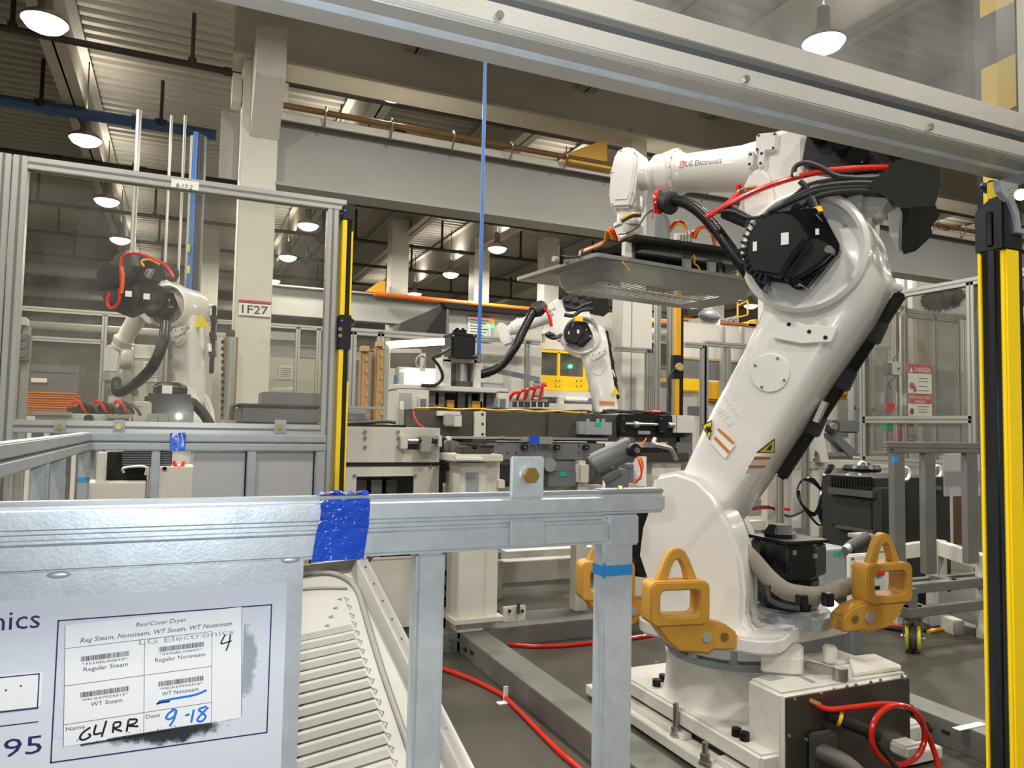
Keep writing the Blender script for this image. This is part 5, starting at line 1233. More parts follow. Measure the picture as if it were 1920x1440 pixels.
MB(TL).lathe([(.36, .1), (.34, .3), (.34, .42)], (0, 0, 0), (0, 0, 1), 32).build('base_drum', 'base_white', lr)
wl = TFL @ V((0, .96, .452)); up = V((0, 0, 1))
MB().prism([wl + V((-.1, -.1, -.2)), wl + V((.06, -.1, -.2)), wl + V((.08, -.1, .05)), wl + V((.02, -.1, .14)), wl + V((-.09, -.1, .14))], (0, .2, 0)).build('wrist_housing', 'robot_white', lr, bevel=.02)
MB().lathe([(.13, -.06), (.15, -.03), (.15, .06), (.12, .09)], wl + V((.12, -.02, 0)), V((1, .2, 0)), 24).build('wrist_disc', 'robot_white', lr)
MB().cyl(wl + V((0, 0, -.2)), wl + V((0, 0, -.3)), .12, n=24).build('flange', 'lamp_shell', lr, bevel=.008)
MB().cyl(wl + V((0, 0, -.3)), wl + V((0, 0, -.48)), .08, n=20).build('tool_post', 'alu', lr)
corrugated(lr, [wl + V((.05, -.12, -.3)), dep(7.9, 222, 735), dep(7.75, 258, 716), dep(7.65, 288, 684), dep(7.7, 306, 640), dep(7.8, 311, 605)], .055, ridges=80)
bx_ = dep(7.9, 262, 545)
for nm, px, py, r, m in (('wrist_motor', 215, 520, .17, 'black_gloss'), ('wrist_motor', 245, 505, .2, 'black'), ('wrist_motor', 275, 510, .16, 'black_gloss'), ('motor_cover', 245, 560, .2, 'black_gloss'), ('motor_cover', 280, 555, .16, 'black_gloss'), ('cable_head', 222, 560, .13, 'black')):
    c = dep(8.0, px, py); MB().lathe([(0, -.12), (r * .6, -.12), (r, -.08), (r, .08), (r * .7, .12), (0, .12)], c, V((-.6, -.8, .1)), 8).build(nm, m, lr, bevel=.012, smooth=20)
MB().bar(dep(8.15, 290, 505), dep(8.15, 325, 525), .18, .06).build('cable_hood', 'cable_grey', lr, bevel=.02)
for pts, m, r in (([(228, 545), (228, 490), (240, 476), (262, 476), (285, 485), (310, 498), (325, 520)], 'red_hose', .017), ([(225, 540), (224, 562), (216, 575), (205, 577), (201, 565), (206, 548)], 'red_hose', .017), ([(270, 500), (266, 490), (282, 487), (300, 496)], 'yellow_hose', .014), ([(228, 500), (231, 520), (228, 550)], 'orange_hose', .017)):
    MB().tube([dep(7.75, *p) for p in pts], r, 8, 5).build('air_line', m, lr)
for px, py in ((241, 551), (275, 556)): 
    q = dep(7.73, px, py); MB().box(q - V((.03, .005, .03)), q + V((.03, .005, .03))).build('data_label', 'label_white', lr)
for k, (px, py, w_, h_) in enumerate(((342, 628, 5, 11), (345, 662, 4, 8), (343, 685, 4, 9))):
    q = TL @ (J2L + dL * (1.0 - .28 * k) + V((-.216, 0, 0))); MB().lathe([(0, .002), (.06, .002), (.065, 0)], q, TL.to_3x3() @ V((-1, 0, 0)), 18).build('opening', 'robot_grey', laL)
q = TL @ (J2L + dL * .9 + nL * .27); 
MB().prism([q + V((-.02, -.03, .1)), q + V((.09, -.1, -.06)), q + V((-.10, .0, -.06))], V((0, -.006, 0))).build('warning_label', 'label_yellow', laL)
jm = dep(7.4, 318, 762)
MB().box(jm + V((-.22, -.18, -.14)), jm + V((.22, .18, .12))).build('base_motor', 'black_gloss', lr, bevel=.03)
MB().lathe([(.16, .12), (.16, .2), (.1, .24), (0, .24)], jm, (0, 0, 1), 8).build('base_motor_cap', 'black_gloss', lr, bevel=.01, smooth=20)
q = jm + V((-.02, -.19, .16)); MB().box(q - V((.05, .004, .04)), q + V((.04, .004, .04))).build('warning_tag', 'label_white', lr)
MB().tube([jm + V((.2, -.1, .05)), jm + V((.32, -.12, -.08)), jm + V((.4, -.12, -.25)), jm + V((.35, -.1, -.4))], .05, 10, 5).build('cable_sleeve', 'rubber', lr)
# things round the left robot
def crate_stack():
    for k in range(5):
        t = thing('plastic_crate', 'orange plastic crate in the stack behind the left pane, %s' % ('topmost', 'second from top', 'middle one', 'fourth from top', 'lowest one')[k], 'crate', oY(8.8, 95, 741 + 9 * k), 0, 'orange crates stacked at left')
        pbox(t, 'wall', 'crate_orange', 8.8, 46, 736 + 9 * k, 140, 743.5 + 9 * k, .5, .006); pbox(t, 'rim', 'crate_orange', 8.78, 45, 735.5 + 9 * k, 141, 738 + 9 * k, .54, .004)
crate_stack()
t = thing('crate_stand', 'pale stand under the orange crates', 'stand', oY(8.8, 95, 800)); pbox(t, 'top_board', 'machine_white', 8.75, 44, 781, 142, 788, .55)
for px in (50, 136): pbox(t, 'leg', 'machine_white', 8.8, px - 4, 788, px + 4, 1004, .06)
t = thing('grey_cabinet', 'grey cabinet behind the orange crates at left', 'cabinet', oY(9.6, 100, 800)); q = pbox(t, 'body', 'machine_grey', 9.6, 48, 684, 142, 1010, .5, .01); pbox(t, 'name_strip', 'label_white', 9.58, 58, 709, 88, 717, .02); pbox(t, 'door_seam', 'alu_dark', 9.59, 48, 697, 142, 698, .01)
t = thing('slide_unit', 'grey valve block on a slotted column at the far left edge behind the pane', 'machine unit', oY(6.0, 36, 790)); 
pbox(t, 'column', 'alu', 6.0, 29, 610, 42, 1090, .08, .004); pbox(t, 'valve_block', 'machine_grey', 5.94, 22, 625, 55, 678, .1, .01); pbox(t, 'head_plate', 'machine_white', 5.96, 24, 594, 50, 610, .1, .006)
for k in range(6): pcyl(t, 'port_screw', 'steel', 5.93, 27 + 14 * (k % 2), 632 + 16 * (k // 2), .02, .02)
t = thing('machine_bed', 'pale machine bed with slotted rails in front of the left robot', 'machine bed', oY(6.2, 170, 800))
pbox(t, 'bed', 'machine_white', 6.2, 66, 776, 242, 792, .5, .006); pbox(t, 'rail', 'alu', 6.17, 52, 772, 134, 778, .05); pbox(t, 'rail', 'alu', 6.17, 198, 778, 244, 784, .05); pcyl(t, 'bracket_knob', 'black', 6.14, 166, 785, .03, .06)
for px in (80, 225): pbox(t, 'leg', 'machine_white', 6.25, px - 5, 792, px + 5, 1098, .08)
for k in range(9): 
    q = oY(6.3, 132 + 13 * k, 764 + (k % 3) * 3); MB().tube([q, q + V((.03, 0, .05)), q + V((.07, -.03, .02)), q + V((.1, 0, -.03))], .012, 6, 4).build('cable', ('red_hose', 'rubber', 'cable_grey')[k % 3], t)
pbox(t, 'tool_plate', 'black', 6.3, 126, 764, 240, 775, .4)
t = thing('white_stand', 'white sheet metal stand just left of the base motor of the left robot', 'stand', oY(6.5, 258, 800)); pbox(t, 'panel', 'machine_white', 6.5, 242, 752, 275, 1070, .3, .01); pbox(t, 'lettering', 'ink_grey', 6.498, 250, 762, 266, 763, .002)
t = thing('steel_tray', 'bright steel tray at the foot of the left robot', 'tray', oY(6.1, 320, 780)); pbox(t, 'tray_body', 'alu', 6.1, 276, 776, 363, 795, .4, .008); 
for k in range(3): pbox(t, 'tray_rib', 'alu_dark', 6.095, 296 + 20 * k, 779, 297 + 20 * k, 794, .01)
for px in (282, 357): pbox(t, 'leg', 'alu', 6.15, px - 4, 795, px + 4, 1102, .05)
t = thing('roller_brush', 'upright roller in a dark bristled frame right of the left robot', 'roller', oY(7.2, 430, 790)); q = oY(7.2, 431, 700)
MB().cyl((q.x, 7.2, oY(7.2, 431, 790).z), (q.x, 7.2, oY(7.2, 431, 632).z), .045, n=18).build('roller', 'alu', t)
for px in (420, 440): pbox(t, 'bristle_strip', 'foam_gold', 7.2, px - 4, 632, px + 4, 788, .03, .004)
pbox(t, 'head_block', 'cable_grey', 7.18, 424, 618, 441, 632, .08, .01); pbox(t, 'foot', 'machine_white', 7.15, 412, 788, 448, 1020, .2)
for k in range(12): pbox(t, 'bristle_tuft', 'brush_black', 7.19, 415, 638 + 12.4 * k, 420, 644 + 12.4 * k, .03)
t = thing('tub_tray', 'dark grey shallow tray with a rim standing behind the left pane near its right post', 'tray', oY(6.6, 525, 790)); pbox(t, 'tray_body', 'machine_grey', 6.6, 450, 762, 602, 796, .6, .02); pbox(t, 'rim', 'cable_grey', 6.58, 446, 758, 605, 763, .64, .008)
pbox(t, 'base', 'black', 6.55, 448, 794, 604, 801, .7)
for px in (455, 590): pbox(t, 'leg', 'black', 6.6, px - 5, 800, px + 5, 1062, .06)
t = thing('part_bin', 'smaller grey bin standing behind the dark tray', 'bin', oY(7.6, 545, 760)); pbox(t, 'bin_body', 'machine_grey', 7.6, 491, 736, 602, 764, .4, .01); pbox(t, 'bin_stand', 'machine_white', 7.62, 494, 764, 600, 1000, .36)
t = thing('control_cabinet', 'white cabinet with posted sheets and a small screen behind the left robot', 'cabinet', oY(11.4, 260, 790)); pbox(t, 'body', 'machine_white', 11.4, 200, 645, 306, 960, .6, .01)
for a in ((224, 669, 288, 674), (268, 678, 303, 716), (209, 716, 224, 720)): pbox(t, 'notice', 'label_white', 11.38, *a, .01)
pbox(t, 'lettering', 'ink_grey', 11.375, 228, 671, 284, 672.5, .004); pbox(t, 'red_button', 'label_red', 11.37, 216, 717, 222, 723, .03); pbox(t, 'screen', 'machine_grey', 11.37, 246, 729, 258, 739, .03); pbox(t, 'seam', 'alu_dark', 11.39, 304, 650, 305, 800, .01)
for k in range(6): pbox(t, 'printed_line', 'ink_grey', 11.375, 272, 682 + 5 * k, 298, 683 + 5 * k, .004)
t = thing('control_cabinet', 'tall white cabinet just left of the 1F27 column behind the left pane', 'cabinet', oY(11.6, 400, 790)); pbox(t, 'body', 'machine_white', 11.6, 380, 632, 418, 960, .6, .01)
for k in range(8): pbox(t, 'vent_slot', 'alu_dark', 11.59, 392, 638 + 4 * k, 406, 639.5 + 4 * k, .01)
for px, py, w_, h_ in ((500, 640, 62, 0), (560, 672, 45, 0)): pass
t = thing('white_partition', 'white partition panels right of the 1F27 column behind the left pane', 'partition', oY(14, 540, 790)); pbox(t, 'wall_sheet', 'machine_white', 14, 492, 672, 640, 940, .1); pbox(t, 'upper_sheet', 'box_grey', 14.1, 495, 636, 560, 672, .08); pbox(t, 'header_sheet', 'machine_white', 14, 495, 622, 556, 637, .1); pbox(t, 'notice', 'label_white', 13.98, 523, 686, 549, 711, .02)
for k in range(5): pbox(t, 'printed_line', 'ink_grey', 13.975, 526, 690 + 4 * k, 546, 691 + 4 * k, .004)
for px, py in ((40, 427), (240, 643), (480, 653)):
    t = thing('exit_lamp', {40: 'green glowing sign lamp high behind the left pane near its left post', 240: 'tiny green light behind the forearm of the left robot', 480: 'tiny green light on the wall right of the 1F27 column'}[px], 'lamp', dep(22 if px == 40 else 13, px, py)); q = dep(22 if px == 40 else 12.0, px, py); s = .1 if px == 40 else .05
    MB().box(q - V((s, .02, s)), q + V((s, .02, s))).build('lit_face', 'led_green', t)
    MB().box((q.x - s * .5, q.y + .02, 0), (q.x + s * .5, q.y + .06, q.z + s)).build('mount', 'alu', t)
# vertical rods and blue cable bundle hanging left of the column
for k, (px, top, r, m, lb) in enumerate(((250, 205, .035, 'alu', 'thickest pale conduit dropping from the roof behind the left pane'), (312, 215, .02, 'alu', 'middle thin pale conduit dropping from the roof left of the column'), (338, 215, .02, 'alu', 'thin pale conduit dropping from the roof nearest the column'))):
    Y = 11.2; q = oY(Y, px - 4, 520); t = thing('drop_conduit', lb, 'conduit', (q.x, Y, 0)); MB().cyl((q.x, Y, 2.2), (q.x, Y, oY(Y, px, top).z), r, n=10).build('tube_run', m, t); MB().cyl((q.x, Y, 0), (q.x, Y, 2.2), r * 1.3, n=10).build('lower_tube', m, t)
t = thing('cable_drop', 'bundle of blue and grey cables hanging down left of the 1F27 column', 'cable bundle', oY(10.2, 360, 500))
for k, (dx, m) in enumerate(((0, 'blue_hose'), (6, 'cable_grey'), (11, 'cable_grey'), (16, 'machine_grey'), (-6, 'alu'))):
    q = oY(10.2 + .04 * k, 358 + dx, 480); MB().cyl((q.x, 10.2 + .04 * k, 2.4), (q.x, 10.2 + .04 * k, oY(10.2, 380, 250).z), .03, n=8).build('cable', m, t)
q = oY(10.2, 366, 520); MB().box((q.x - .2, 10.3, 0), (q.x + .25, 10.5, 2.5)).build('floor_box', 'machine_white', t)
for py in (458, 498): pbox(t, 'yellow_tag', 'label_yellow', 10.1, 351, py, 356, py + 14, .03)
# machine seen below the far cart
t = thing('machine_bench', 'beige machine base with a dark vent box under the far cart', 'machine base', oY(5.4, 250, 930))
pbox(t, 'beam', 'machine_white', 5.4, 146, 905, 272, 940, .3, .006); pbox(t, 'post', 'machine_white', 5.42, 180, 848, 197, 906, .1, .006); pbox(t, 'beam', 'machine_white', 5.4, 290, 875, 362, 940, .3, .006)
pbox(t, 'vent_box', 'black', 5.5, 228, 846, 322, 874, .2, .006)
for k in range(6): pbox(t, 'vent_fin', 'machine_grey', 5.49, 230, 848 + 4.4 * k, 320, 849.6 + 4.4 * k, .012)
pbox(t, 'dark_panel', 'black_matte', 5.6, 200, 848, 275, 905, .1); ptube(t, 'hose', 'red_hose', [(5.45, 326, 866), (5.42, 331, 876), (5.42, 340, 876), (5.45, 345, 867)], .012); ptube(t, 'handle', 'label_white', [(5.4, 232, 886), (5.38, 233, 877), (5.38, 272, 875), (5.4, 273, 890)], .008)
for px in (310, 310): pbox(t, 'catch', 'black', 5.39, px - 5, 876, px + 2, 881, .02)
pbox(t, 'foot_block', 'machine_white', 5.45, 150, 938, 362, 1170, .2)
t = thing('drawer_unit', 'pale unit with shelves of yellow parts left of the far cart leg', 'shelf unit', oY(5.2, 86, 930)); 
for k in range(4): pbox(t, 'shelf', 'machine_white', 5.2, 66, 893 + 12 * k, 106, 897 + 12 * k, .3)
pbox(t, 'body', 'machine_white', 5.25, 68, 897, 104, 1190, .25)
t = thing('yellow_coil', 'bright yellow coiled strap on the pale shelf behind the far cart', 'strap', oY(5.2, 87, 888)); ptube(t, 'coil', 'yellow', [(5.2, 71, 890), (5.18, 82, 884), (5.2, 103, 883), (5.25, 95, 889), (5.2, 75, 887)], .014); ptube(t, 'coil', 'orange_hose', [(5.2, 71, 887), (5.18, 84, 887), (5.2, 102, 886)], .012)
# ================================================================ machines in the middle
tb = thing('machine_table', 'white machine table with window and clamp right of the left light curtain', 'machine table', oY(4.75, 730, 900))
Yt = 4.75
tp1 = pbox(tb, 'upper_panel', 'machine_white', Yt, 640, 801, 825, 868, .5, .004)
x0_, x1_ = oY(Yt, 640, 900).x, oY(Yt, 823, 900).x; zt_ = oY(Yt, 730, 874).z
wx0, wx1, wz1 = oY(Yt, 668, 910).x, oY(Yt, 776, 910).x, oY(Yt, 720, 893).z
for a, c in (((x0_, Yt, .1), (wx0, Yt + .02, zt_)), ((wx1, Yt, .1), (x1_, Yt + .02, zt_)), ((wx0, Yt, wz1), (wx1, Yt + .02, zt_)), ((wx0, Yt, .1), (wx1, Yt + .02, .55))): MB().box(a, c).build('lower_panel', 'machine_white', tb)
MB().box((wx0 - .03, Yt - .004, .54), (wx1 + .03, Yt, .55)).build('window_frame', 'machine_white', tb)
MB().box((x0_, Yt + .3, .05), (x1_, Yt + .5, zt_)).build('inner_cabinet', 'stainless', tb)
for k, m in enumerate(('beam_dark', 'machine_grey', 'cable_grey')): MB().box((wx0 + .02 + k * .1, Yt + .1, .2), (wx0 + .09 + k * .1, Yt + .28, wz1 - .03)).build('inner_part', m, tb)
MB().box((x0_, Yt - .004, oY(Yt, 730, 874).z), (x1_, Yt + .01, oY(Yt, 730, 867).z)).build('rubber_strip', 'black', tb)
pbox(tb, 'edge_strip', 'black', Yt - .005, 823, 826, 829, 1100, .06)
MB().box((x0_, Yt + .02, .02), (x1_, Yt + .5, .1)).build('plinth', 'machine_grey', tb)
for px, py in ((685, 810), (685, 821), (685, 838), (747, 810), (747, 821), (747, 838), (808, 875), (822, 875), (665, 892), (779, 892)): pcyl(tb, 'cap_screw', 'steel', Yt - .008, px, py, .011, .01)
pbox(tb, 'clamp_bracket', 'machine_white', Yt - .05, 752, 817, 765, 842, .05, .004); pbox(tb, 'clamp_bracket', 'machine_white', Yt - .05, 821, 816, 829, 838, .05, .004)
q = oY(Yt - .03, 765, 827); MB().cyl(q, (oY(Yt - .03, 822, 826).x, Yt - .03, q.z), .014, n=14).build('clamp_shaft', 'steel', tb)
pbox(tb, 'clamp_block', 'alu', Yt - .07, 789, 817, 809, 848, .07, .006); pbox(tb, 'dark_window', 'black', Yt - .002, 762, 832, 800, 843, .01); pcyl(tb, 'button', 'label_white', Yt - .04, 843, 822, .014, .03, 16)
pcyl(tb, 'bush', 'black', Yt - .045, 786, 826, .022, .03, 14, (1, 0, 0)); pcyl(tb, 'bush', 'black', Yt - .045, 811, 826, .022, .03, 14, (1, 0, 0))
t = thing('dark_pan', 'black pan lying on the white machine table', 'pan', oY(Yt + .1, 700, 800)); pbox(t, 'pan_body', 'black', Yt + .04, 640, 796, 762, 801.5, .2, .003); ptube(t, 'cloth_edge', 'cable_grey', [(Yt + .12, 650, 794), (Yt + .1, 690, 792), (Yt + .12, 720, 790), (Yt + .1, 742, 792)], .012)
t = thing('grey_tub', 'grey rounded tub with a steel rim on the white machine table', 'tub', oY(Yt + .3, 680, 795)); pbox(t, 'tub_body', 'box_grey', Yt + .3, 642, 767, 694, 795, .3, .03); pbox(t, 'rim_bar', 'alu', Yt + .25, 640, 762, 724, 767, .04, .003); pbox(t, 'foot', 'black', Yt + .32, 650, 794, 690, 799, .2)
for k, (px, top) in enumerate(((681, 650), (709, 641))):
    t = thing('foam_post', ('golden foam covered upright standing nearest the left light curtain', 'taller golden foam covered upright left of the fluorescent tube')[k], 'post', oY(5.35, px, 790)); pbox(t, 'foam_pad', 'foam_gold', 5.35, px - 9, top + 8, px + 7, 1010, .07, .01); pbox(t, 'wooden_cap', 'carton', 5.33, px - 2 if k == 0 else px - 1, top - 2, px + 12, top + 9, .09, .004); pbox(t, 'steel_upright', 'alu', 5.42, px + 8, top + 10, px + 16, 1005, .05)
    for j in range(6): pbox(t, 'foam_notch', 'carton', 5.34, px + 4, top + 20 + 22 * j, px + 9, top + 28 + 22 * j, .03, .004)
# far fence and light source between
frame_fence('guard_fence', 'aluminium guard fence with clear panes behind the foam posts', 7.4, [(659, 622), (711, 622)], [((645, 623), (845, 632))], ((650, 626), (840, 780)))
frame_fence('guard_fence', 'aluminium fence post and rail behind the hose of the middle robot', 10.05, [(988, 640)], [((845, 632), (1012, 641))])
t = thing('tube_light', 'bright fluorescent tube glowing left of the black motor', 'lamp', dep(6.2, 724, 648)); a, c = dep(7.3, 726, 648), dep(7.3, 843, 641); MB().cyl(a, c, .027, n=12).build('tube', 'tube_glow', t)
for q in (a, c): MB().cyl(q, q + (c - a).normalized() * .02, .03, n=12).build('end_cap', 'label_white', t)
MB().bar(a + V((0, .05, .03)), c + V((0, .05, .03)), .04, .03).build('fixture', 'machine_white', t); MB().box((c.x + .0, c.y + .04, 0), (c.x + .04, c.y + .08, c.z + .05)).build('stand', 'alu', t)
t = thing('inspection_light', 'glaring white inspection light box under the dark tarp', 'lamp', oY(9.6, 800, 700)); pbox(t, 'lit_panel', 'window_glow', 9.6, 762, 692, 838, 702, .05); pbox(t, 'lit_panel', 'window_glow', 9.65, 750, 703, 832, 722, .05); pbox(t, 'cabinet', 'machine_white', 9.72, 744, 690, 845, 980, .2); pbox(t, 'side_frame', 'label_white', 9.55, 748, 698, 757, 745, .06); pbox(t, 'side_frame', 'label_white', 9.55, 830, 655, 842, 735, .06); pbox(t, 'blue_post', 'blue_hose', 9.5, 738, 703, 743, 860, .05)
ptube(t, 'coil_lead', 'alu', [(9.5, 785, 690), (9.5, 780, 680), (9.5, 785, 668), (9.5, 797, 670), (9.5, 795, 688)], .015); pbox(t, 'bracket', 'label_white', 9.5, 789, 662, 798, 696, .05)
pbox(t, 'warning_notice', 'label_red', 9.4, 731, 739, 744, 743, .02); pbox(t, 'warning_notice', 'label_white', 9.4, 731, 743, 744, 757, .02)
t = thing('dark_tarp', 'dark brown tarp draped slanting beside the white booth', 'tarp', oY(10.2, 790, 620))
MB().prism([oY(10.2, *p) for p in ((744, 625), (752, 605), (800, 585), (832, 568), (838, 574), (800, 624))], (0, .4, 0)).build('sloping_cloth', 'tarp', t)
MB().prism([oY(10.15, *p) for p in ((798, 626), (838, 572), (836, 628))], (0, .4, 0)).build('inner_cloth', 'tarp_black', t)
MB().prism([oY(10.05, *p) for p in ((735, 628), (842, 628), (842, 690), (733, 690))], (0, .05, 0)).build('hanging_cloth', 'tarp', t)
MB().prism([oY(10.1, *p) for p in ((830, 566), (1010, 583), (1008, 592), (960, 588), (838, 577))], (0, .15, 0)).build('top_cloth', 'tarp_black', t)
t = thing('white_booth', 'large off-white booth wall with a posted notice behind the black motor', 'booth', oY(10.3, 920, 700)); pbox(t, 'wall_sheet', 'machine_white', 10.3, 838, 577, 1014, 960, .2); pbox(t, 'wall_sheet', 'machine_white', 10.4, 1060, 583, 1165, 660, .15); n_ = pbox(t, 'notice', 'label_white', 10.27, 877, 592, 921, 640, .02); pbox(n_, 'red_bar', 'label_red', 10.265, 877, 592, 921, 595, .01)
for k in range(7): pbox(n_, 'printed_line', 'ink_grey', 10.265, 882, 600 + 5.4 * k, 916 - 5 * (k % 3), 601.2 + 5.4 * k, .004)
pcyl(t, 'knob', 'carton', 10.35, 1018, 638, .04, .05); pcyl(t, 'knob', 'carton', 10.35, 1164, 648, .04, .05)
for k, m in enumerate(('led_red', 'label_yellow', 'led_green')): pcyl(t, 'stack_lamp', m, 10.2, 923.5, 599 + 5 * k + 5, .028, .035, 12, (0, 0, 1))
pbox(t, 'lamp_stem', 'alu', 10.21, 922.5, 611, 925, 632, .02)
# white press housing with motor
ph = thing('press_housing', 'off-white press housing with a dark window under the black motor', 'press', oY(5.7, 850, 770))
Yp = 5.75
for a in ((742, 727, 803, 905), (930, 733, 954, 905), (742, 724, 954, 734)): pbox(ph, 'housing', 'machine_white', Yp, *a, .5, .006)
pbox(ph, 'rear_wall', 'black', Yp + .35, 800, 733, 932, 905, .1); pbox(ph, 'side_door', 'grey_translucent', Yp - .004, 748, 737, 772, 797, .006); pbox(ph, 'door_label', 'label_white', Yp - .006, 750, 752, 757, 768, .003)
for a, m in (((803, 733, 834, 762), 'machine_grey'), ((816, 736, 823, 760), 'alu'), ((858, 735, 872, 790), 'stainless'), ((838, 750, 852, 765), 'hook_yellow'), ((878, 740, 884, 790), 'machine_grey'), ((900, 735, 906, 790), 'alu'), ((806, 762, 842, 775), 'black'), ((885, 752, 905, 766), 'hook_yellow'), ((912, 733, 932, 790), 'alu_dark')): pbox(ph, 'inner_part', m, Yp + .08, *a, .06, .003)
for px in (793, 942): pbox(ph, 'hinge_block', 'machine_white', Yp - .03, px - 8, 744, px + 8, 775, .03, .004); pbox(ph, 'hinge_leaf', 'machine_grey', Yp - .034, px - 5, 748, px + 6, 770, .01)
st = pbox(ph, 'motor_stand', 'machine_white', Yp + .05, 830, 673, 846, 726, .2, .004); pbox(ph, 'motor_stand', 'machine_white', Yp + .05, 888, 674, 902, 728, .2, .004); pbox(ph, 'motor_stand', 'machine_white', Yp + .05, 830, 671, 902, 680, .2, .004); pbox(ph, 'stand_back', 'grey_translucent', Yp + .2, 845, 680, 890, 726, .02); pcyl(ph, 'coupling', 'alu', Yp + .13, 866, 716, .05, .15, 16, (0, 0, 1)); pcyl(ph, 'coupling_base', 'cable_grey', Yp + .13, 866, 727, .09, .05, 16, (0, 0, 1))
mq = oY(Yp + .02, 867, 672); zz0 = oY(Yp + .02, 867, 672).z; zz1 = oY(Yp + .02, 867, 625).z
MB().box((mq.x - .105, Yp - .01, zz0), (mq.x + .105, Yp + .2, zz1)).build('press_motor', 'black', ph, bevel=.018); MB().box((mq.x - .112, Yp - .016, zz1 - .03), (mq.x + .112, Yp + .206, zz1 - .005)).build('motor_flange', 'black_gloss', ph, bevel=.006); MB().box((mq.x - .116, Yp - .02, zz0), (mq.x + .116, Yp + .21, zz0 + .02)).build('motor_foot', 'black', ph, bevel=.004)
MB().lathe([(.06, 0), (.06, .035), (.045, .05), (0, .05)], (mq.x, Yp + .1, zz1), (0, 0, 1), 10).build('motor_cap', 'black_gloss', ph)
for px, py in ((850, 629), (889, 629), (850, 668), (889, 668)): pcyl(ph, 'motor_bolt', 'steel', Yp - .02, px, py, .01, .012)
ptube(ph, 'motor_lead', 'rubber', [(Yp - .03, 845, 652), (Yp - .08, 830, 662), (Yp - .08, 815, 668), (Yp - .08, 812, 672), (Yp - .06, 822, 685), (Yp - .05, 829, 700), (Yp - .03, 828, 712), (Yp - .02, 815, 722), (Yp, 790, 722)], .013)
t = thing('grey_box', 'small plain grey box on top of the press housing', 'box', oY(Yp + .1, 925, 733)); pbox(t, 'box_body', 'box_grey', Yp + .1, 905, 718, 945, 733.5, .15, .006); pbox(t, 'box_lid', 'box_grey', Yp + .095, 904.5, 717, 945.5, 720, .16, .003)
t = thing('air_drop', 'straight bright blue air hose hanging in front of the roof', 'hose', oY(Yp - .05, 899, 672)); q = oY(Yp - .03, 898, 672); MB().cyl((q.x, Yp - .03, q.z), (q.x, Yp - .03, 7.85), .0155, n=12).build('hose_run', 'blue_hose', t); MB().cyl((q.x, Yp - .03, q.z - .03), (q.x, Yp - .03, q.z + .03), .02, n=12).build('hose_fitting', 'steel', t)
# dark brown transfer beam with its fittings
Yb = 5.12
tb2 = thing('transfer_beam', 'long dark brown transfer beam crossing the middle with boxes and shafts on it', 'beam', oY(Yb, 1000, 800))
zbt, zbb = oY(Yb, 1030, 774).z, oY(Yb, 1030, 827).z
MB().box((oY(Yb, 768, 800).x, Yb, zbb), (oY(Yb, 1275, 800).x, Yb + .16, zbt)).build('beam_body', 'beam_dark', tb2, bevel=.003)
pl_ = pbox(tb2, 'mount_plate', 'machine_white', Yb - .03, 890, 771, 911, 826, .03, .004); pbox(tb2, 'mount_plate', 'machine_white', Yb - .035, 886, 818, 912, 829, .2, .004)
for py in (777, 795, 814): pcyl(pl_, 'plate_screw', 'black', Yb - .034, 905, py, .009, .008)
jb = pbox(tb2, 'junction_box', 'box_grey', Yb - .07, 1087, 791, 1147, 815, .07, .004); pbox(jb, 'box_lid', 'box_grey', Yb - .075, 1097, 791, 1147.5, 815.5, .02, .003); pbox(jb, 'green_tag', 'green_tag', Yb - .077, 1115, 792, 1128, 800, .002)
for px in (1102, 1121, 1131): pcyl(jb, 'cable_gland', 'box_grey', Yb - .04, px, 791, .013, .025, 10, (0, 0, 1)); ptube(jb, 'lead', 'cable_grey', [(Yb - .04, px, 785), (Yb - .05, px - 3, 778), (Yb - .0, px - 12, 773)], .005)
pbox(tb2, 'actuator_end', 'black', Yb - .06, 1163, 782, 1173, 812, .06, .004); pbox(tb2, 'actuator_end', 'black', Yb - .06, 1236, 786, 1252, 812, .06, .004); pbox(tb2, 'actuator_plate', 'black', Yb - .02, 1160, 778, 1285, 818, .02, .003)
q = oY(Yb - .04, 1172, 795); MB().cyl(q, (oY(Yb - .04, 1234, 796).x, Yb - .04, q.z), .013, n=12).build('piston_rod', 'steel', tb2); pcyl(tb2, 'rod_nut', 'alu', Yb - .04, 1188, 796, .026, .04, 12, (1, 0, 0)); pcyl(tb2, 'end_bush', 'alu', Yb - .04, 1252, 797, .024, .06, 14, (1, 0, 0)); pbox(tb2, 'grip_bar', 'box_grey', Yb - .03, 1197, 808, 1220, 815, .02, .004)
for px in (1170, 1241): 
    for py in (785, 809): pcyl(tb2, 'screw', 'steel', Yb - .066, px, py, .006, .008)
eb = thing('white_end_box', 'white box at the right end of the dark transfer beam', 'box', oY(Yb, 1285, 800)); pbox(eb, 'box_body', 'machine_white', Yb - .05, 1264, 779, 1302, 812, .2, .004); pbox(eb, 'box_base', 'machine_grey', Yb, 1268, 812, 1298, 1020, .1); pbox(eb, 'lid_seam', 'alu_dark', Yb - .052, 1268, 779, 1269, 812, .004)
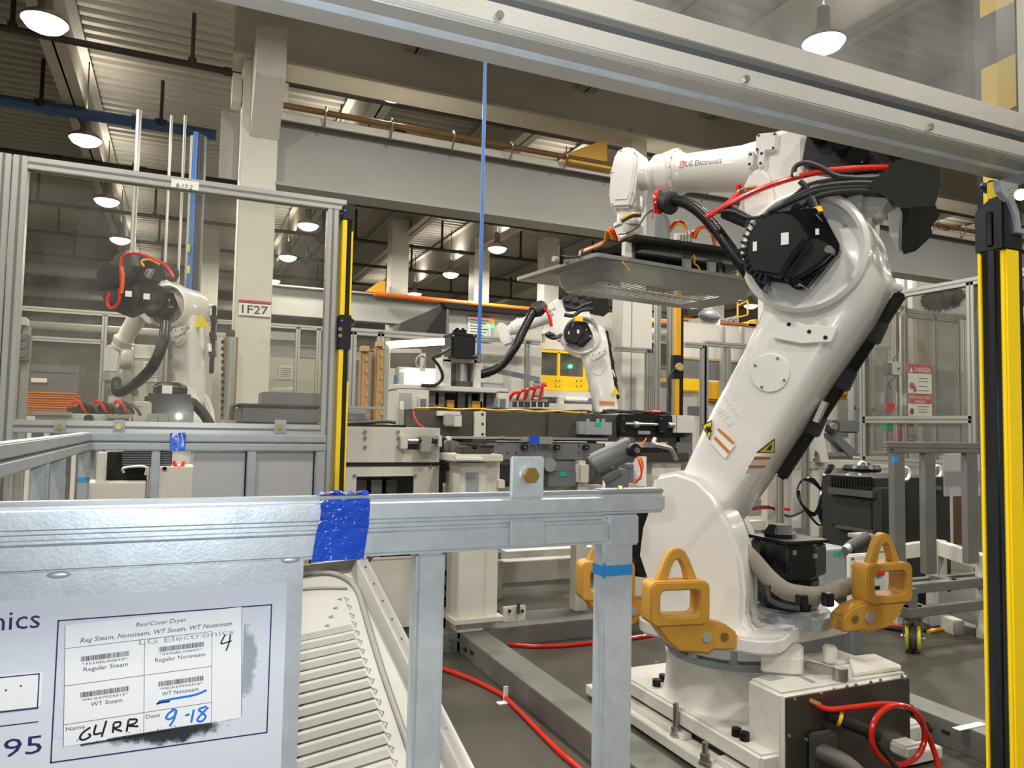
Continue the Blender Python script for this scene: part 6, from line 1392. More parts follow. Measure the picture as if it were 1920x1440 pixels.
MB().tube([(oY(Yb + .05, px, 770).x, Yb + .03 + .02 * (k % 2), zbt + .008 + .004 * (k % 3)) for k, px in enumerate(range(775, 1120, 25))], .008, 6, 3).build('yellow_cable', 'yellow_hose', tb2); MB().tube([(oY(Yb + .05, px, 770).x, Yb + .05 + .02 * (k % 2), zbt + .012 + .006 * (k % 3)) for k, px in enumerate(range(880, 1285, 27))], .011, 6, 3).build('black_cable', 'rubber', tb2); MB().tube([(oY(Yb + .05, px, 770).x, Yb + .04 + .03 * (k % 2), zbt + .03 + .008 * (k % 2)) for k, px in enumerate(range(1130, 1270, 20))], .012, 6, 3).build('grey_cable', 'cable_grey', tb2); MB().tube([(oY(Yb + .05, px, 770).x, Yb + .06, zbt + .035) for k, px in enumerate(range(1212, 1250, 12))], .012, 6, 3).build('red_cable', 'red_hose', tb2)
ptube(tb2, 'red_lead', 'red_hose', [(Yb - .02, 775, 771), (Yb - .04, 777, 780), (Yb - .04, 784, 793), (Yb - .03, 795, 801)], .006); ptube(tb2, 'hanging_lead', 'rubber', [(Yb - .01, 1028, 775), (Yb - .02, 1027, 800), (Yb - .02, 1026, 820), (Yb - .03, 1029, 832), (Yb - .04, 1036, 838)], .006)
pbox(tb2, 'clear_guard', 'alu', Yb - .08, 833, 776, 852, 799, .04, .01); pbox(tb2, 'guard_bracket', 'machine_white', Yb - .05, 822, 771, 864, 780, .05, .003); pbox(tb2, 'guard_bracket', 'machine_white', Yb - .05, 850, 778, 866, 800, .05, .003)
for px, w_ in ((960, 25), (1052, 20)): pass
# conveyor below the beam
cv = thing('conveyor', 'grey conveyor body with black bolts under the dark transfer beam', 'conveyor', oY(5.0, 1000, 860))
pbox(cv, 'side_plate', 'stainless', 5.0, 830, 830, 1135, 872, .4, .004); pbox(cv, 'top_rail', 'alu', 4.98, 835, 820, 1140, 824, .4); pbox(cv, 'side_face', 'machine_grey', 4.99, 912, 831, 1132, 862, .02, .003)
for px in (985, 1046, 1101): pcyl(cv, 'axle_bolt', 'black', 4.95, px, 839, .022, .04, 14); pcyl(cv, 'axle_pin', 'steel', 4.94, px, 839, .008, .02)
for px, py in ((952, 849), (968, 830), (968, 849), (1086, 836), (1086, 849)): pcyl(cv, 'screw', 'black', 4.985, px, py, .006, .01, 8)
for a in ((978, 819, 995, 827), (1011, 819, 1037, 833), (938, 818, 948, 823)): pbox(cv, 'bracket', 'alu', 4.96, *a, .03, .003)
for px, yy in ((850, 900), (1090, 900)): pbox(cv, 'leg', 'machine_white', 5.1, px - 9, 862, px + 11, 1160, .1, .004)
q = pbox(cv, 'pillar', 'machine_white', 4.9, 1082, 864, 1108, 912, .12, .03); pbox(cv, 'base_beam', 'machine_white', 5.2, 838, 912, 1130, 930, .1)
pbox(cv, 'drive_box', 'machine_grey', 4.92, 1028, 884, 1080, 913, .15, .004); pbox(cv, 'drive_box', 'machine_grey', 4.93, 1038, 866, 1080, 884, .12, .004); pbox(cv, 'green_tag', 'green_tag', 4.917, 1049, 884, 1062, 893, .004); pcyl(cv, 'pump', 'alu', 4.9, 1032, 872, .05, .12, 18); pbox(cv, 'gap_panel', 'machine_grey', 5.35, 840, 862, 1130, 925, .04)
pcyl(cv, 'pulley', 'machine_grey', 4.88, 846, 838, .05, .08, 20); pbox(cv, 'belt_cover', 'machine_grey', 4.86, 842, 828, 862, 876, .1, .01)
for k in range(3): pbox(cv, 'stack_plate', 'black', 4.86, 836, 868 + 6 * k, 862, 871 + 6 * k, .15)
t = thing('blue_tape', 'dark blue tape scrap on the conveyor under the transfer beam', 'tape', oY(4.95, 1001, 824)); pbox(t, 'scrap', 'tape_blue', 4.95, 993, 818, 1011, 831, .004)
# fixture stand in front of the conveyor
fs = thing('fixture_stand', 'white pedestal stand with dark clamps on its top plate in front of the conveyor', 'stand', oY(4.45, 905, 900))
Ys = 4.45
pbox(fs, 'post_frame', 'machine_white', Ys, 860, 868, 910, 1165, .22, .006); pbox(fs, 'post_side', 'machine_white', Ys + .02, 908, 864, 935, 1160, .2, .006); pbox(fs, 'recess', 'box_grey', Ys - .003, 873, 886, 897, 1000, .006); pbox(fs, 'top_plate', 'machine_white', Ys - .04, 852, 852, 944, 866, .3, .006); pbox(fs, 'edge_bar', 'label_white', Ys - .06, 856, 858, 904, 863, .02); pbox(fs, 'step_block', 'machine_white', Ys, 934, 900, 947, 916, .1, .004)
for a, m in (((864, 838, 926, 849), 'beam_dark'), ((885, 833, 895, 843), 'black'), ((903, 835, 927, 841), 'black'), ((866, 846, 922, 853), 'cable_grey')): pbox(fs, 'clamp_part', m, Ys + .0, *a, .12, .004)
pbox(fs, 'foot_plate', 'machine_white', Ys - .05, 852, 1160, 945, 1168, .35)
# gear motor
gm = thing('gear_motor', 'tilted dark grey gear motor with a round boss behind the front robot shoulder', 'motor', oY(4.4, 1150, 870))
a, c = dep(4.75, 1112, 873), dep(4.75, 1186, 838); MB().cyl(a, c, .075, n=24).build('motor_body', 'machine_grey', gm, bevel=.01); MB().cyl(a, a + (a - c).normalized() * .012, .066, n=24).build('fan_cover', 'cable_grey', gm)
q = dep(4.66, 1184, 844); MB().cyl(q, q + V((.0, -.05, 0)), .042, n=20).build('boss', 'black', gm, bevel=.004); MB().cyl(q + V((0, -.05, 0)), q + V((0, -.07, 0)), .018, n=12).build('boss_pin', 'steel', gm)
MB().box(dep(4.8, 1168, 868), dep(4.8, 1200, 820) + V((0, .12, 0))).build('gear_case', 'machine_grey', gm, bevel=.01); a2, c2 = dep(4.78, 1130, 898), dep(4.78, 1160, 880); MB().cyl(a2, c2, .05, n=18).build('terminal_box', 'machine_grey', gm, bevel=.006)
q = dep(4.7, 1143, 877); MB().prism([q, q + V((.025, -.01, 0)), q + V((.012, 0, .022))], (0, -.004, 0)).build('warning_label', 'label_yellow', gm); pbox(gm, 'stand', 'machine_grey', 4.5, 1150, 880, 1178, 1160, .12, .004)
t = thing('terminal_strip', 'grey ribbed terminal strip with red and yellow wires beside the gear motor', 'terminal block', oY(4.6, 1183, 905))
for k in range(4): pbox(t, 'terminal', 'machine_grey', 4.6, 1175, 871 + 9 * k, 1189, 879 + 9 * k, .08, .003)
for k, m in enumerate(('red_hose', 'orange_hose', 'yellow_hose', 'red_hose')): ptube(t, 'wire', m, [(4.62, 1190, 906 - 3 * k), (4.6, 1198 + k, 898), (4.6, 1205 - k, 880), (4.62, 1203 - k * 2, 862), (4.65, 1196, 855)], .006)
ptube(t, 'wire', 'orange_hose', [(4.7, 1196, 838), (4.72, 1206, 830), (4.74, 1212, 822)], .006); pbox(t, 'wire_board', 'label_white', 4.7, 1188, 856, 1212, 912, .02); pbox(t, 'post', 'machine_white', 4.72, 1190, 908, 1210, 1150, .1)
t = thing('duct_arm', 'grey flat arm and bent conduit running right behind the shoulder of the front robot', 'conduit', oY(4.9, 1240, 860)); pbox(t, 'arm_plate', 'stainless', 4.95, 1205, 849, 1292, 866, .2, .006); pbox(t, 'arm_top', 'black', 4.96, 1206, 840, 1270, 850, .18, .004); ptube(t, 'bent_conduit', 'alu', [(4.85, 1228, 822), (4.83, 1226, 832), (4.83, 1240, 836), (4.83, 1258, 842), (4.84, 1268, 862)], .018); pbox(t, 'support', 'machine_white', 4.98, 1222, 866, 1276, 1130, .15)
# low white frames and feet behind the front cart legs
wf = cv
f1, f2 = oZ(0, 876, 1155), oZ(0, 912, 1157)
for q, w_ in ((f1, .06), (f2, .06)):
    MB().box((q.x - w_, q.y, .02), (q.x + w_, q.y + .12, .82)).build('leg', 'machine_white', wf, bevel=.006); MB().box((q.x - w_ - .04, q.y - .04, 0), (q.x + w_ + .04, q.y + .16, .02)).build('foot_plate', 'machine_white', wf)
    for dx in (-.08, .08): bolt(MB(), (q.x + dx, q.y - .02, .02), (0, 0, 1), .014, .03).build('foot_bolt', 'beam_dark', wf)
pbox(wf, 'low_beam', 'machine_white', 5.7, 938, 1050, 1086, 1090, .14, .006); pbox(wf, 'low_beam', 'machine_white', 6.6, 950, 1030, 1120, 1050, .14); pbox(wf, 'end_plate', 'machine_white', 5.66, 932, 1052, 943, 1102, .18, .004)
wf2 = thing('floor_rails', 'low grey steel rails lying on the floor further back', 'machine frame', (2.4, 6.3, 0)); MB().box((1.9, 6.2, 0), (4.2, 6.32, .1)).build('rail', 'galv_floor', wf2); MB().box((1.9, 7.2, 0), (4.2, 7.32, .1)).build('rail', 'galv_floor', wf2); MB().box((2.5, 6.32, .0), (2.62, 7.2, .09)).build('cross_rail', 'galv_floor', wf2)
t = thing('floor_valve', 'grey square motor blocks on the floor behind the middle leg of the front cart', 'motor', oZ(0, 800, 1140)); pbox(t, 'motor_block', 'machine_grey', 4.95, 768, 1078, 842, 1124, .3, .01); pbox(t, 'end_plate', 'box_grey', 4.9, 762, 1084, 774, 1136, .36, .006); pbox(t, 'base', 'beam_dark', 4.95, 762, 1122, 850, 1185, .3)
for px, py in ((838, 1075), (838, 1103), (838, 1132)): pcyl(t, 'end_bolt', 'black', 4.9, px, py, .02, .04)
t = thing('white_clip_bracket', 'small white bolted bracket on the floor channel behind the cart legs', 'bracket', oY(4.7, 965, 1145)); pbox(t, 'bracket_plate', 'base_white', 4.66, 944, 1137, 986, 1152, .03, .004); pcyl(t, 'pin', 'cable_grey', 4.64, 972, 1150, .012, .07, 8, (0, 0, 1))
for px in (956, 980): pcyl(t, 'screw', 'black', 4.65, px, 1146, .01, .01)
# floor channels and hoses
def channel(name, label, a, c, w=.1, h=.12):
    t = thing(name, label, 'channel', (min(a[0], c[0]), min(a[1], c[1]), 0)); d_ = (V(c) - V(a)); ax = 0 if abs(d_.x) > abs(d_.y) else 1
    lo = [min(a[0], c[0]), min(a[1], c[1]), 0]; hi = [max(a[0], c[0]), max(a[1], c[1]), h]; hi[1 - ax] = lo[1 - ax] + w
    MB().box(lo, hi).build('duct', 'galv_floor', t, bevel=.003)
    return t
fx = oZ(.12, 860, 1190); fx2 = oZ(.12, 1240, 1440)
ch1 = channel('floor_channel', 'long grey steel channel on the floor running towards the viewer', (1.625, 2.0), (1.625, 4.44), .17)
ch2 = channel('floor_channel', 'grey steel channel on the floor running crosswise behind the cart legs', (1.45, 4.45), (3.3, 4.45), .13)
ch3 = channel('floor_channel', 'grey steel channel on the floor at right beside the yellow light curtain', (3.2, 1.6), (3.2, 2.72), .16)
for q in ((872, 1218), (884, 1223)): MB().box(oX(1.622, *q) - V((.004, .02, .008)), oX(1.622, *q) + V((.003, .02, .008))).build('slot', 'black', ch1)
for k, q in enumerate(((846, 1198), (846, 1210), (858, 1200), (864, 1206), (868, 1216), (923, 1190), (923, 1198))): bolt(MB(), oY(4.45, *q), (0, -1, 0), .012, .012).build('bolt', 'steel', ch2)
q = oZ(.121, 1818, 1362); MB().box(q - V((.09, .018, .0)), q + V((.09, .018, .002))).build('paper_label', 'label_white', ch3); MB().box(oX(3.197, 1773, 1373) - V((.004, .018, .007)), oX(3.197, 1773, 1373) + V((.003, .018, .007))).build('slot', 'black', ch3)
t = thing('floor_hose', 'red hose on the floor running forward between the cart legs', 'hose', oZ(0, 830, 1255)); MB().tube([oZ(.012, *p) for p in ((760, 1235), (830, 1254), (880, 1272), (930, 1296), (950, 1310), (1000, 1360), (1050, 1410), (1085, 1440), (1150, 1500))], .012, 8, 5).build('hose_run', 'red_hose', t)
q = oZ(.0, 945, 1318); MB().box(q - V((.035, .02, 0)), q + V((.03, .02, .004))).build('clip_base', 'label_white', t); q = oZ(.0, 948, 1313); MB().box(q - V((.012, .004, 0)), q + V((.012, .004, .07))).build('clip', 'label_white', t)
t = thing('floor_hose', 'red hose lying on the floor along the crosswise channel', 'hose', oZ(0, 1000, 1210)); MB().tube([oZ(.012, *p) for p in ((945, 1207), (1000, 1212), (1060, 1210), (1120, 1204), (1180, 1197), (1235, 1189))], .013, 8, 5).build('hose_run', 'red_hose', t)
q = oZ(0, 1213, 1192); MB().box(q - V((.02, .004, 0)), q + V((.02, .004, .07))).build('clip', 'label_white', t)
t = thing('floor_hose', 'dark red and black cables on the floor right of the front robot', 'cable', oZ(0, 1700, 1180)); MB().tube([oZ(.014, *p) for p in ((1600, 1165), (1650, 1174), (1710, 1183), (1760, 1176), (1800, 1174), (1870, 1192))], .014, 8, 5).build('cable_run', 'rubber', t); MB().tube([oZ(.012, *p) for p in ((1610, 1162), (1660, 1172), (1710, 1178), (1750, 1180))], .014, 8, 5).build('cable_run', 'red_hose', t); MB().tube([oZ(.012, *p) for p in ((1740, 1184), (1790, 1178), (1850, 1192))], .014, 8, 5).build('cable_run', 'yellow_hose', t)
# ---- middle robot
mJ = dep(10.2, 1090, 632); yawM = math.radians(60); fwd = V((-math.sin(yawM), math.cos(yawM), 0)); JM = (.52, 2.19)
mr, TM, TFM, JMv, laM, uaM, dM, nM, J2M = robot('white robot in the middle distance reaching left under the held panel', tuple(mJ - fwd * JM[0] - V((0, 0, JM[1]))), yawM, (.13, 1.0), JM, math.radians(-22), wrist=True)
mp_ = thing('robot_pedestal', 'white pedestal under the middle robot', 'pedestal', (mr.location.x, mr.location.y, 0)); MB().box((mr.location.x - .45, mr.location.y - .45, 0), (mr.location.x + .45, mr.location.y + .45, mr.location.z + .1)).build('block', 'machine_white', mp_, bevel=.02); MB(TM).lathe([(.36, .1), (.34, .3), (.34, .42)], (0, 0, 0), (0, 0, 1), 32).build('base_drum', 'base_white', mr)
corrugated(mr, [dep(9.4, 1012, 578), dep(9.3, 1000, 585), dep(9.2, 982, 618), dep(9.1, 965, 652), dep(9.1, 940, 685), dep(9.1, 910, 700), dep(9.2, 880, 703)], .055, ridges=70)
MB().lathe([(.07, -.1), (.1, 0), (.08, .1)], dep(9.35, 1008, 580), V((.8, .3, .5)), 14).build('hose_boot', 'rubber', mr)
MB().tube([dep(9.3, 1012, 575), dep(9.3, 1022, 580), dep(9.3, 1030, 592), dep(9.3, 1034, 612)], .02, 8, 5).build('air_line', 'red_hose', mr); MB().tube([dep(9.2, 1032, 622), dep(9.2, 1028, 630), dep(9.2, 1040, 634), dep(9.3, 1052, 628)], .022, 8, 5).build('black_lead', 'rubber', mr); MB().ball(dep(9.2, 1031, 628), .06, sq=(1.2, .6, .6)).build('lead_boot', 'rubber', mr)
for pts in ([(1060, 575), (1080, 580), (1095, 572), (1110, 568)], [(1058, 590), (1075, 592), (1090, 582), (1112, 580)], [(1085, 597), (1078, 605), (1075, 615)]): MB().tube([dep(9.5, *p) for p in pts], .025, 8, 5).build('black_lead', 'rubber', mr)
MB().prism([dep(9.8, *p) for p in ((1100, 560), (1140, 560), (1142, 580), (1130, 590), (1105, 585))], V((.1, .15, 0))).build('guard_sheet', 'black_matte', mr)
q = dep(9.4, 1085, 598); MB().box(q - V((.05, .02, .03)), q + V((.05, .02, .03))).build('plug_band', 'yellow', mr)
q = TM @ (J2M + dM * .28 + V((-.216, -.05, 0))); q2 = TM.to_3x3() @ V((-1, 0, 0)); s1 = (TM.to_3x3() @ V((0, 1, .0))); MB().prism([q - s1 * .1, q + s1 * .1, q + s1 * .1 + V((0, 0, .05)), q - s1 * .1 + V((0, 0, .04))], q2 * .004).build('label_stripe', 'label_orange', laM)
q = TM @ (J2M + dM * .42 + V((-.217, -.2, 0))); MB().prism([q - s1 * .06, q + s1 * .06, q + V((0, 0, .11))], q2 * .004).build('warning_label', 'label_yellow', laM)
g = thing('suction_tool', 'red and grey suction tool at the end of the middle robot', 'gripper', dep(9.2, 985, 745)); MB().box(dep(9.2, 958, 752), dep(9.2, 1042, 748) + V((0, .3, 0))).build('plate', 'box_grey', g)
for k in range(6): MB().cyl(dep(9.15, 965 + 12 * k, 753), dep(9.15, 965 + 12 * k, 763), .03, n=10).build('suction_cup', 'stainless', g)
for k in range(5): MB().tube([dep(9.1, 955 + 14 * k, 750), dep(9.05, 962 + 14 * k, 738 - 4 * k), dep(9.1, 975 + 12 * k, 735 - 3 * k)], .02, 6, 4).build('air_line', 'red_hose', g)
MB().box(dep(9.25, 1000, 715), dep(9.25, 1025, 745) + V((0, .1, 0))).build('tool_body', 'box_grey', g, bevel=.02); MB().bar(dep(9.3, 1012, 712), dep(9.3, 905, 690), .06, .06).build('tool_arm', 'machine_grey', g)
# yellow framed machine behind the middle robot
ym = thing('yellow_machine', 'machine with yellow framed windows and a yellow beam behind the middle robot', 'machine', oY(13, 1060, 700))
pbox(ym, 'beam', 'yellow', 12.9, 1003, 705, 1104, 733, .2, .01)
for px in (1043, 1050, 1082, 1090): 
    for py in (714, 724): pcyl(ym, 'beam_bolt', 'cable_grey', 12.88, px, py, .012, .02, 8)
for a in ((1000, 660, 1004, 712), (1046, 660, 1050, 708), (1094, 662, 1098, 708), (1000, 657, 1098, 662)): pbox(ym, 'window_frame', 'yellow', 12.95, *a, .06)
for a in ((1004, 662, 1046, 710), (1050, 662, 1094, 708)): pbox(ym, 'window_pane', 'acrylic_far', 12.97, *a, .02)
pbox(ym, 'inside', 'machine_grey', 13.6, 980, 650, 1110, 900, .1); pbox(ym, 'top_panel', 'machine_white', 13.2, 960, 640, 1110, 655, .4); pcyl(ym, 'green_lamp', 'led_green', 12.9, 1070, 687, .04, .03); pbox(ym, 'bed', 'machine_white', 12.8, 1000, 733, 1110, 745, .5); pbox(ym, 'bed', 'machine_white', 12.7, 958, 756, 1110, 770, .4); pbox(ym, 'post', 'machine_white', 12.75, 1047, 745, 1056, 960, .12); pbox(ym, 'roll', 'label_white', 12.75, 1060, 745, 1104, 752, .1, .02); pbox(ym, 'yellow_panel', 'yellow', 12.95, 945, 696, 955, 712, .1); pbox(ym, 'base', 'machine_white', 12.8, 960, 770, 1110, 950, .5)
# ================================================================ right background
def xbox(par, name, m, X, x0, y0, x1, y1, dp=.05, bev=0):
    """box on a plane X=const (its face towards -x); left px is further away"""
    ym, xm = (y0 + y1) / 2, (x0 + x1) / 2
    a, c = oX(X, x0, ym).y, oX(X, x1, ym).y; zt_, zb2 = oX(X, xm, y0).z, oX(X, xm, y1).z
    return MB().box((X, min(a, c), zb2), (X + dp, max(a, c), zt_)).build(name, m, par, bevel=bev)
RX = 7.4
rf = thing('guard_fence', 'aluminium framed clear guard fence at right with a dark smudge near its top', 'guard fence', oX(RX, 1720, 700))
ya_, yb_ = oX(RX, 1621, 740).y, oX(RX, 1826, 740).y
ztR = oX(RX, 1740, 543).z; zmR = oX(RX, 1720, 787).z; zlR = oX(RX, 1700, 866).z
for y in (ya_, yb_): profile(rf, 'post', (RX, y, 0), (RX, y, ztR), .08)
profile(rf, 'post', (RX, (ya_ + yb_) / 2 + 1.6, 0), (RX, (ya_ + yb_) / 2 + 1.6, ztR), .08)
for z in (ztR, zmR, zlR): profile(rf, 'rail', (RX, ya_ + 1.0, z) if z == ztR else (RX, ya_, z), (RX, yb_ - (.0 if z != ztR else .6), z), .08)
MB().box((RX - .003, yb_, zlR), (RX + .003, ya_, ztR)).build('pane', 'acrylic_far', rf)
bs = thing('brush_strip', 'black bristly brush patch hanging behind the right guard fence', 'brush', oX(RX + .3, 1765, 562)); q = oX(RX + .3, 1767, 560)
MB().ball(q, .16, 18, 10, sq=(.3, 1.6, .8)).build('bristle_pad', 'brush_black', bs)
rnd = random.Random(2); b = MB()
for _ in range(220):
    a = rnd.random() * 6.28; r1 = .9 + .25 * rnd.random(); p = q + V((rnd.uniform(-.03, .03), math.cos(a) * .25 * .9, math.sin(a) * .125 * .9)); b.cyl(p, p + V((0, math.cos(a) * .04 * r1 + rnd.uniform(-.02, .02), math.sin(a) * .03 * r1 - .01)), .006, .002, 4, False)
tag(b.build('bristles', 'brush_black', bs), kind='stuff'); MB().bar(q + V((.05, -.3, .12)), q + V((.05, .35, .12)), .03, .03).build('holder', 'alu', bs); MB().box((RX + .04, q.y - .02, q.z + .1), (RX + .36, q.y + .02, ztR)).build('hanger', 'alu', bs)
# inner fence behind, with door, switch box and danger sign
IY = 8.6
inf = frame_fence('guard_fence', 'aluminium guard door frame carrying the danger sign at right', IY, [(1680, 572), (1697, 574), (1752, 590), (1796, 596), (1812, 592)], [((1655, 571), (1690, 577)), ((1694, 576), (1815, 601)), ((1700, 588), (1790, 604))], ((1690, 590), (1800, 800)))
for kx in (1650, 1668, 1672): pass
frame_fence('guard_fence', 'pale aluminium fence posts further back beside the front robot arm', 12.0, [(1600, 640), (1612, 644), (1636, 652), (1660, 655)], [((1598, 648), (1668, 652)), ((1598, 765), (1668, 768))], ((1600, 650), (1665, 800)))
dsn = thing('danger_sign', 'red and white DANGER restricted area sign on the right guard door', 'sign', oY(IY - .06, 1725, 730)); DY = IY - .05
sgn = pbox(dsn, 'sign_board', 'label_white', DY, 1703, 684, 1747, 780, .01)
b1 = pbox(sgn, 'red_band', 'label_red', DY - .003, 1703, 684, 1747, 700, .003); b2 = pbox(sgn, 'red_band', 'label_red', DY - .003, 1703, 738, 1747, 757, .003)
def word2(par, body, m, Y, x0, x1, yb2, h):
    a, c = oY(Y, x0, yb2), oY(Y, x1, yb2); b = MB(); text(b, body, a, (c.x - a.x, 0, 0), (0, 0, a.z - oY(Y, x0, yb2).z + (oY(Y, x0, yb2 - h).z - a.z))); b.build('lettering', m, par)
word2(b1, 'DANGER', 'label_white', DY - .005, 1715, 1745, 697, 9); word2(b2, 'RESTRICTED', 'label_white', DY - .005, 1706, 1744, 747, 6); word2(b2, 'AREA', 'label_white', DY - .005, 1715, 1735, 755.5, 6)
MB().prism([oY(DY - .004, *p) for p in ((1705, 698), (1712, 698), (1708.5, 688))], (0, -.002, 0)).build('triangle_mark', 'label_white', b1)
pcyl(sgn, 'hand_mark', 'label_red', DY - .004, 1710, 723, .055, .003, 14); MB().prism([oY(DY - .005, *p) for p in ((1711, 724), (1715, 722), (1719, 733), (1714, 735))], (0, -.003, 0)).build('tool_mark', 'ink_grey', sgn)
b = MB().lathe([(.05, 0), (.05, .004), (.04, .004), (.04, 0)], oY(DY - .004, 1710, 771), (0, -1, 0), 20); b.build('ring_mark', 'label_red', sgn); pbox(sgn, 'figure_mark', 'ink_grey', DY - .003, 1708.5, 766, 1711.5, 777, .002)
for yy in (709, 715, 724, 732, 762, 767, 772): pbox(sgn, 'printed_line', 'ink_grey', DY - .003, 1722, yy, 1742 - (yy % 3) * 2, yy + 1, .003)
sb = thing('switch_box', 'small grey and white switch box with a cable on the guard door post', 'switch box', oY(IY - .08, 1678, 690)); SYY = IY - .12
pbox(sb, 'box_side', 'machine_grey', SYY, 1665, 680, 1675, 702, .1, .006); fc_ = pbox(sb, 'box_face', 'machine_white', SYY - .01, 1674, 678, 1690, 703, .12, .006); pcyl(fc_, 'key_switch', 'cable_grey', SYY - .03, 1686, 691, .018, .03)
ptube(sb, 'cable', 'cable_grey', [(SYY, 1676, 678), (SYY, 1677, 671), (SYY, 1684, 664), (SYY + .02, 1685, 640), (SYY + .02, 1684, 600), (SYY + .04, 1688, 585), (SYY + .05, 1694, 578)], .012); ptube(sb, 'cable', 'cable_grey', [(SYY, 1676, 703), (SYY, 1677, 710), (SYY, 1667, 716), (SYY, 1670, 730)], .014)
t = thing('lockout_tag', 'small red shield shaped tag on the right guard fence', 'tag', oY(IY - .04, 1682, 765)); MB().prism([oY(IY - .047, *p) for p in ((1662, 757), (1668, 755), (1678, 757), (1677, 770), (1669, 776), (1663, 770))], (0, .013, 0)).build('tag_plate', 'label_red', t)
# machine between: pale bracket with pulley on a white frame
wm = thing('conveyor_stand', 'white steel machine frame with pale bracket and pulley behind the front robot', 'machine frame', oY(7.6, 1520, 900)); WY = 7.6
pbox(wm, 'table_beam', 'machine_white', WY, 1440, 862, 1700, 879, .6, .006); pbox(wm, 'low_beam', 'machine_white', WY + .05, 1395, 975, 1560, 992, .5, .006); pbox(wm, 'rail_plate', 'alu', WY + .02, 1440, 848, 1690, 855, .4, .003)
for px in (1446, 1480, 1529, 1690): pbox(wm, 'leg', 'machine_white', WY + .02, px - 7, 879, px + 7, 1050, .12, .006)
profile(wm, 'slotted_post', (oY(WY - .4, 1462, 900).x, WY - .4, 0), (oY(WY - .4, 1462, 900).x, WY - .4, oY(WY - .4, 1462, 855).z), .08, 'alu')
br = MB().prism([oY(WY - .1, *p) for p in ((1503, 808), (1512, 786), (1552, 787), (1545, 812), (1548, 830), (1556, 868), (1540, 868), (1536, 852), (1529, 845), (1524, 866), (1516, 866), (1510, 830))], (0, .1, 0)).build('pale_bracket', 'machine_white', wm, bevel=.006); pcyl(br, 'bore', 'cable_grey', WY - .11, 1521, 798, .028, .02, 16)
pcyl(wm, 'pulley', 'cable_grey', WY - .08, 1566, 800, .09, .12, 22); pcyl(wm, 'pulley_hub', 'alu', WY - .12, 1566, 799, .05, .05, 16); pbox(wm, 'motor_body', 'machine_grey', WY, 1572, 788, 1612, 812, .2, .02); MB().prism([oY(WY, *p) for p in ((1550, 812), (1572, 812), (1612, 852), (1594, 856))], (0, .12, 0)).build('belt_cover', 'machine_grey', wm)
MB().prism([oY(WY + .1, *p) for p in ((1560, 815), (1590, 815), (1600, 862), (1555, 862))], (0, .02, 0)).build('guard_plate', 'machine_white', wm)
ptube(wm, 'floor_cable', 'rubber', [(WY - .2, 1400, 955), (WY - .3, 1440, 950), (WY - .3, 1480, 968), (WY - .3, 1510, 955)], .015); ptube(wm, 'floor_cable', 'red_hose', [(WY - .1, 1410, 955), (WY - .1, 1440, 952), (WY - .1, 1480, 955)], .02)
t = thing('vise_unit', 'red and pale tool unit behind the lower pane of the right guard fence', 'machine unit', oY(9.2, 1710, 840)); pbox(t, 'red_block', 'label_red', 9.2, 1690, 790, 1715, 830, .2, .02); pbox(t, 'green_block', 'green_tag', 9.2, 1664, 790, 1676, 808, .15, .01); pbox(t, 'pale_column', 'machine_white', 9.15, 1708, 800, 1738, 1000, .3, .02); pcyl(t, 'lens', 'lamp_shell', 9.1, 1714, 820, .06, .08, 16); pbox(t, 'table', 'machine_white', 9.1, 1650, 856, 1780, 868, .6); pbox(t, 'table_leg', 'machine_white', 9.15, 1655, 868, 1668, 1035, .12)
# black cabinet
kc = dep(5.9, 1640, 950); KZ = dep(5.9, 1640, 897).z
bc = thing('control_cabinet', 'big black control cabinet with lifting rings behind the front robot', 'cabinet', (kc.x, kc.y, 0))
kl = oX(kc.x, 1541, 950).y; kr = oY(kc.y, 1782, 950).x
MB().box((kc.x, kc.y, .1), (kr, kl, KZ)).build('body', 'black_cab', bc, bevel=.006); MB().box((kc.x + .05, kc.y + .05, 0), (kr - .05, kl - .05, .1)).build('plinth', 'black', bc)
def kx(name, m, x0, y0, x1, y1, dp=.03): return xbox(bc, name, m, kc.x - dp, x0, y0, x1, y1, dp, .003)
kx('vent_grille', 'black', 1556, 893, 1634, 914, .015)
for k in range(14): kx('vent_slat', 'black_gloss', 1557 + 5.5 * k, 894, 1559.5 + 5.5 * k, 913, .025)
kx('ledge', 'cable_grey', 1552, 918, 1636, 930, .06); kx('lower_door', 'black_cab', 1556, 932, 1634, 988, .02); kx('bottom_edge', 'cable_grey', 1565, 990, 1637, 996, .05)
for px in (1544, 1588, 1611): kx('catch', 'label_white', px - 2, 888, px + 2, 892, .02)
q = kc + V((.0, -.02, 0)); MB().box((kc.x - .03, kc.y - .10, .1), (oY(kc.y, 1676, 950).x, kc.y, dep(5.85, 1655, 915).z)).build('side_box', 'black_cab', bc, bevel=.006)
for px, py in ((1617, 876), (1697, 888), (1757, 884)):
    q = oZ(KZ + .04, px, py); MB().tube([q + V((.05 * math.cos(a), 0, .05 * math.sin(a))) for a in [k * math.pi / 5 for k in range(10)]], .013, 6, 2, closed=True).build('lifting_ring', 'label_white', bc)
q = oZ(KZ, 1616, 884); MB().lathe([(.16, 0), (.17, .03), (.15, .06), (0, .05)], q, (0, 0, 1), 24).build('coiled_lead', 'black', bc)
pbox(bc, 'handle', 'steel', kc.y - .03, 1756, 912, 1766, 919, .03)
ptube(bc, 'cable_bunch', 'black_gloss', [(5.5, 1560, 875), (5.45, 1550, 890), (5.4, 1543, 925), (5.4, 1538, 960), (5.4, 1548, 985)], .03)
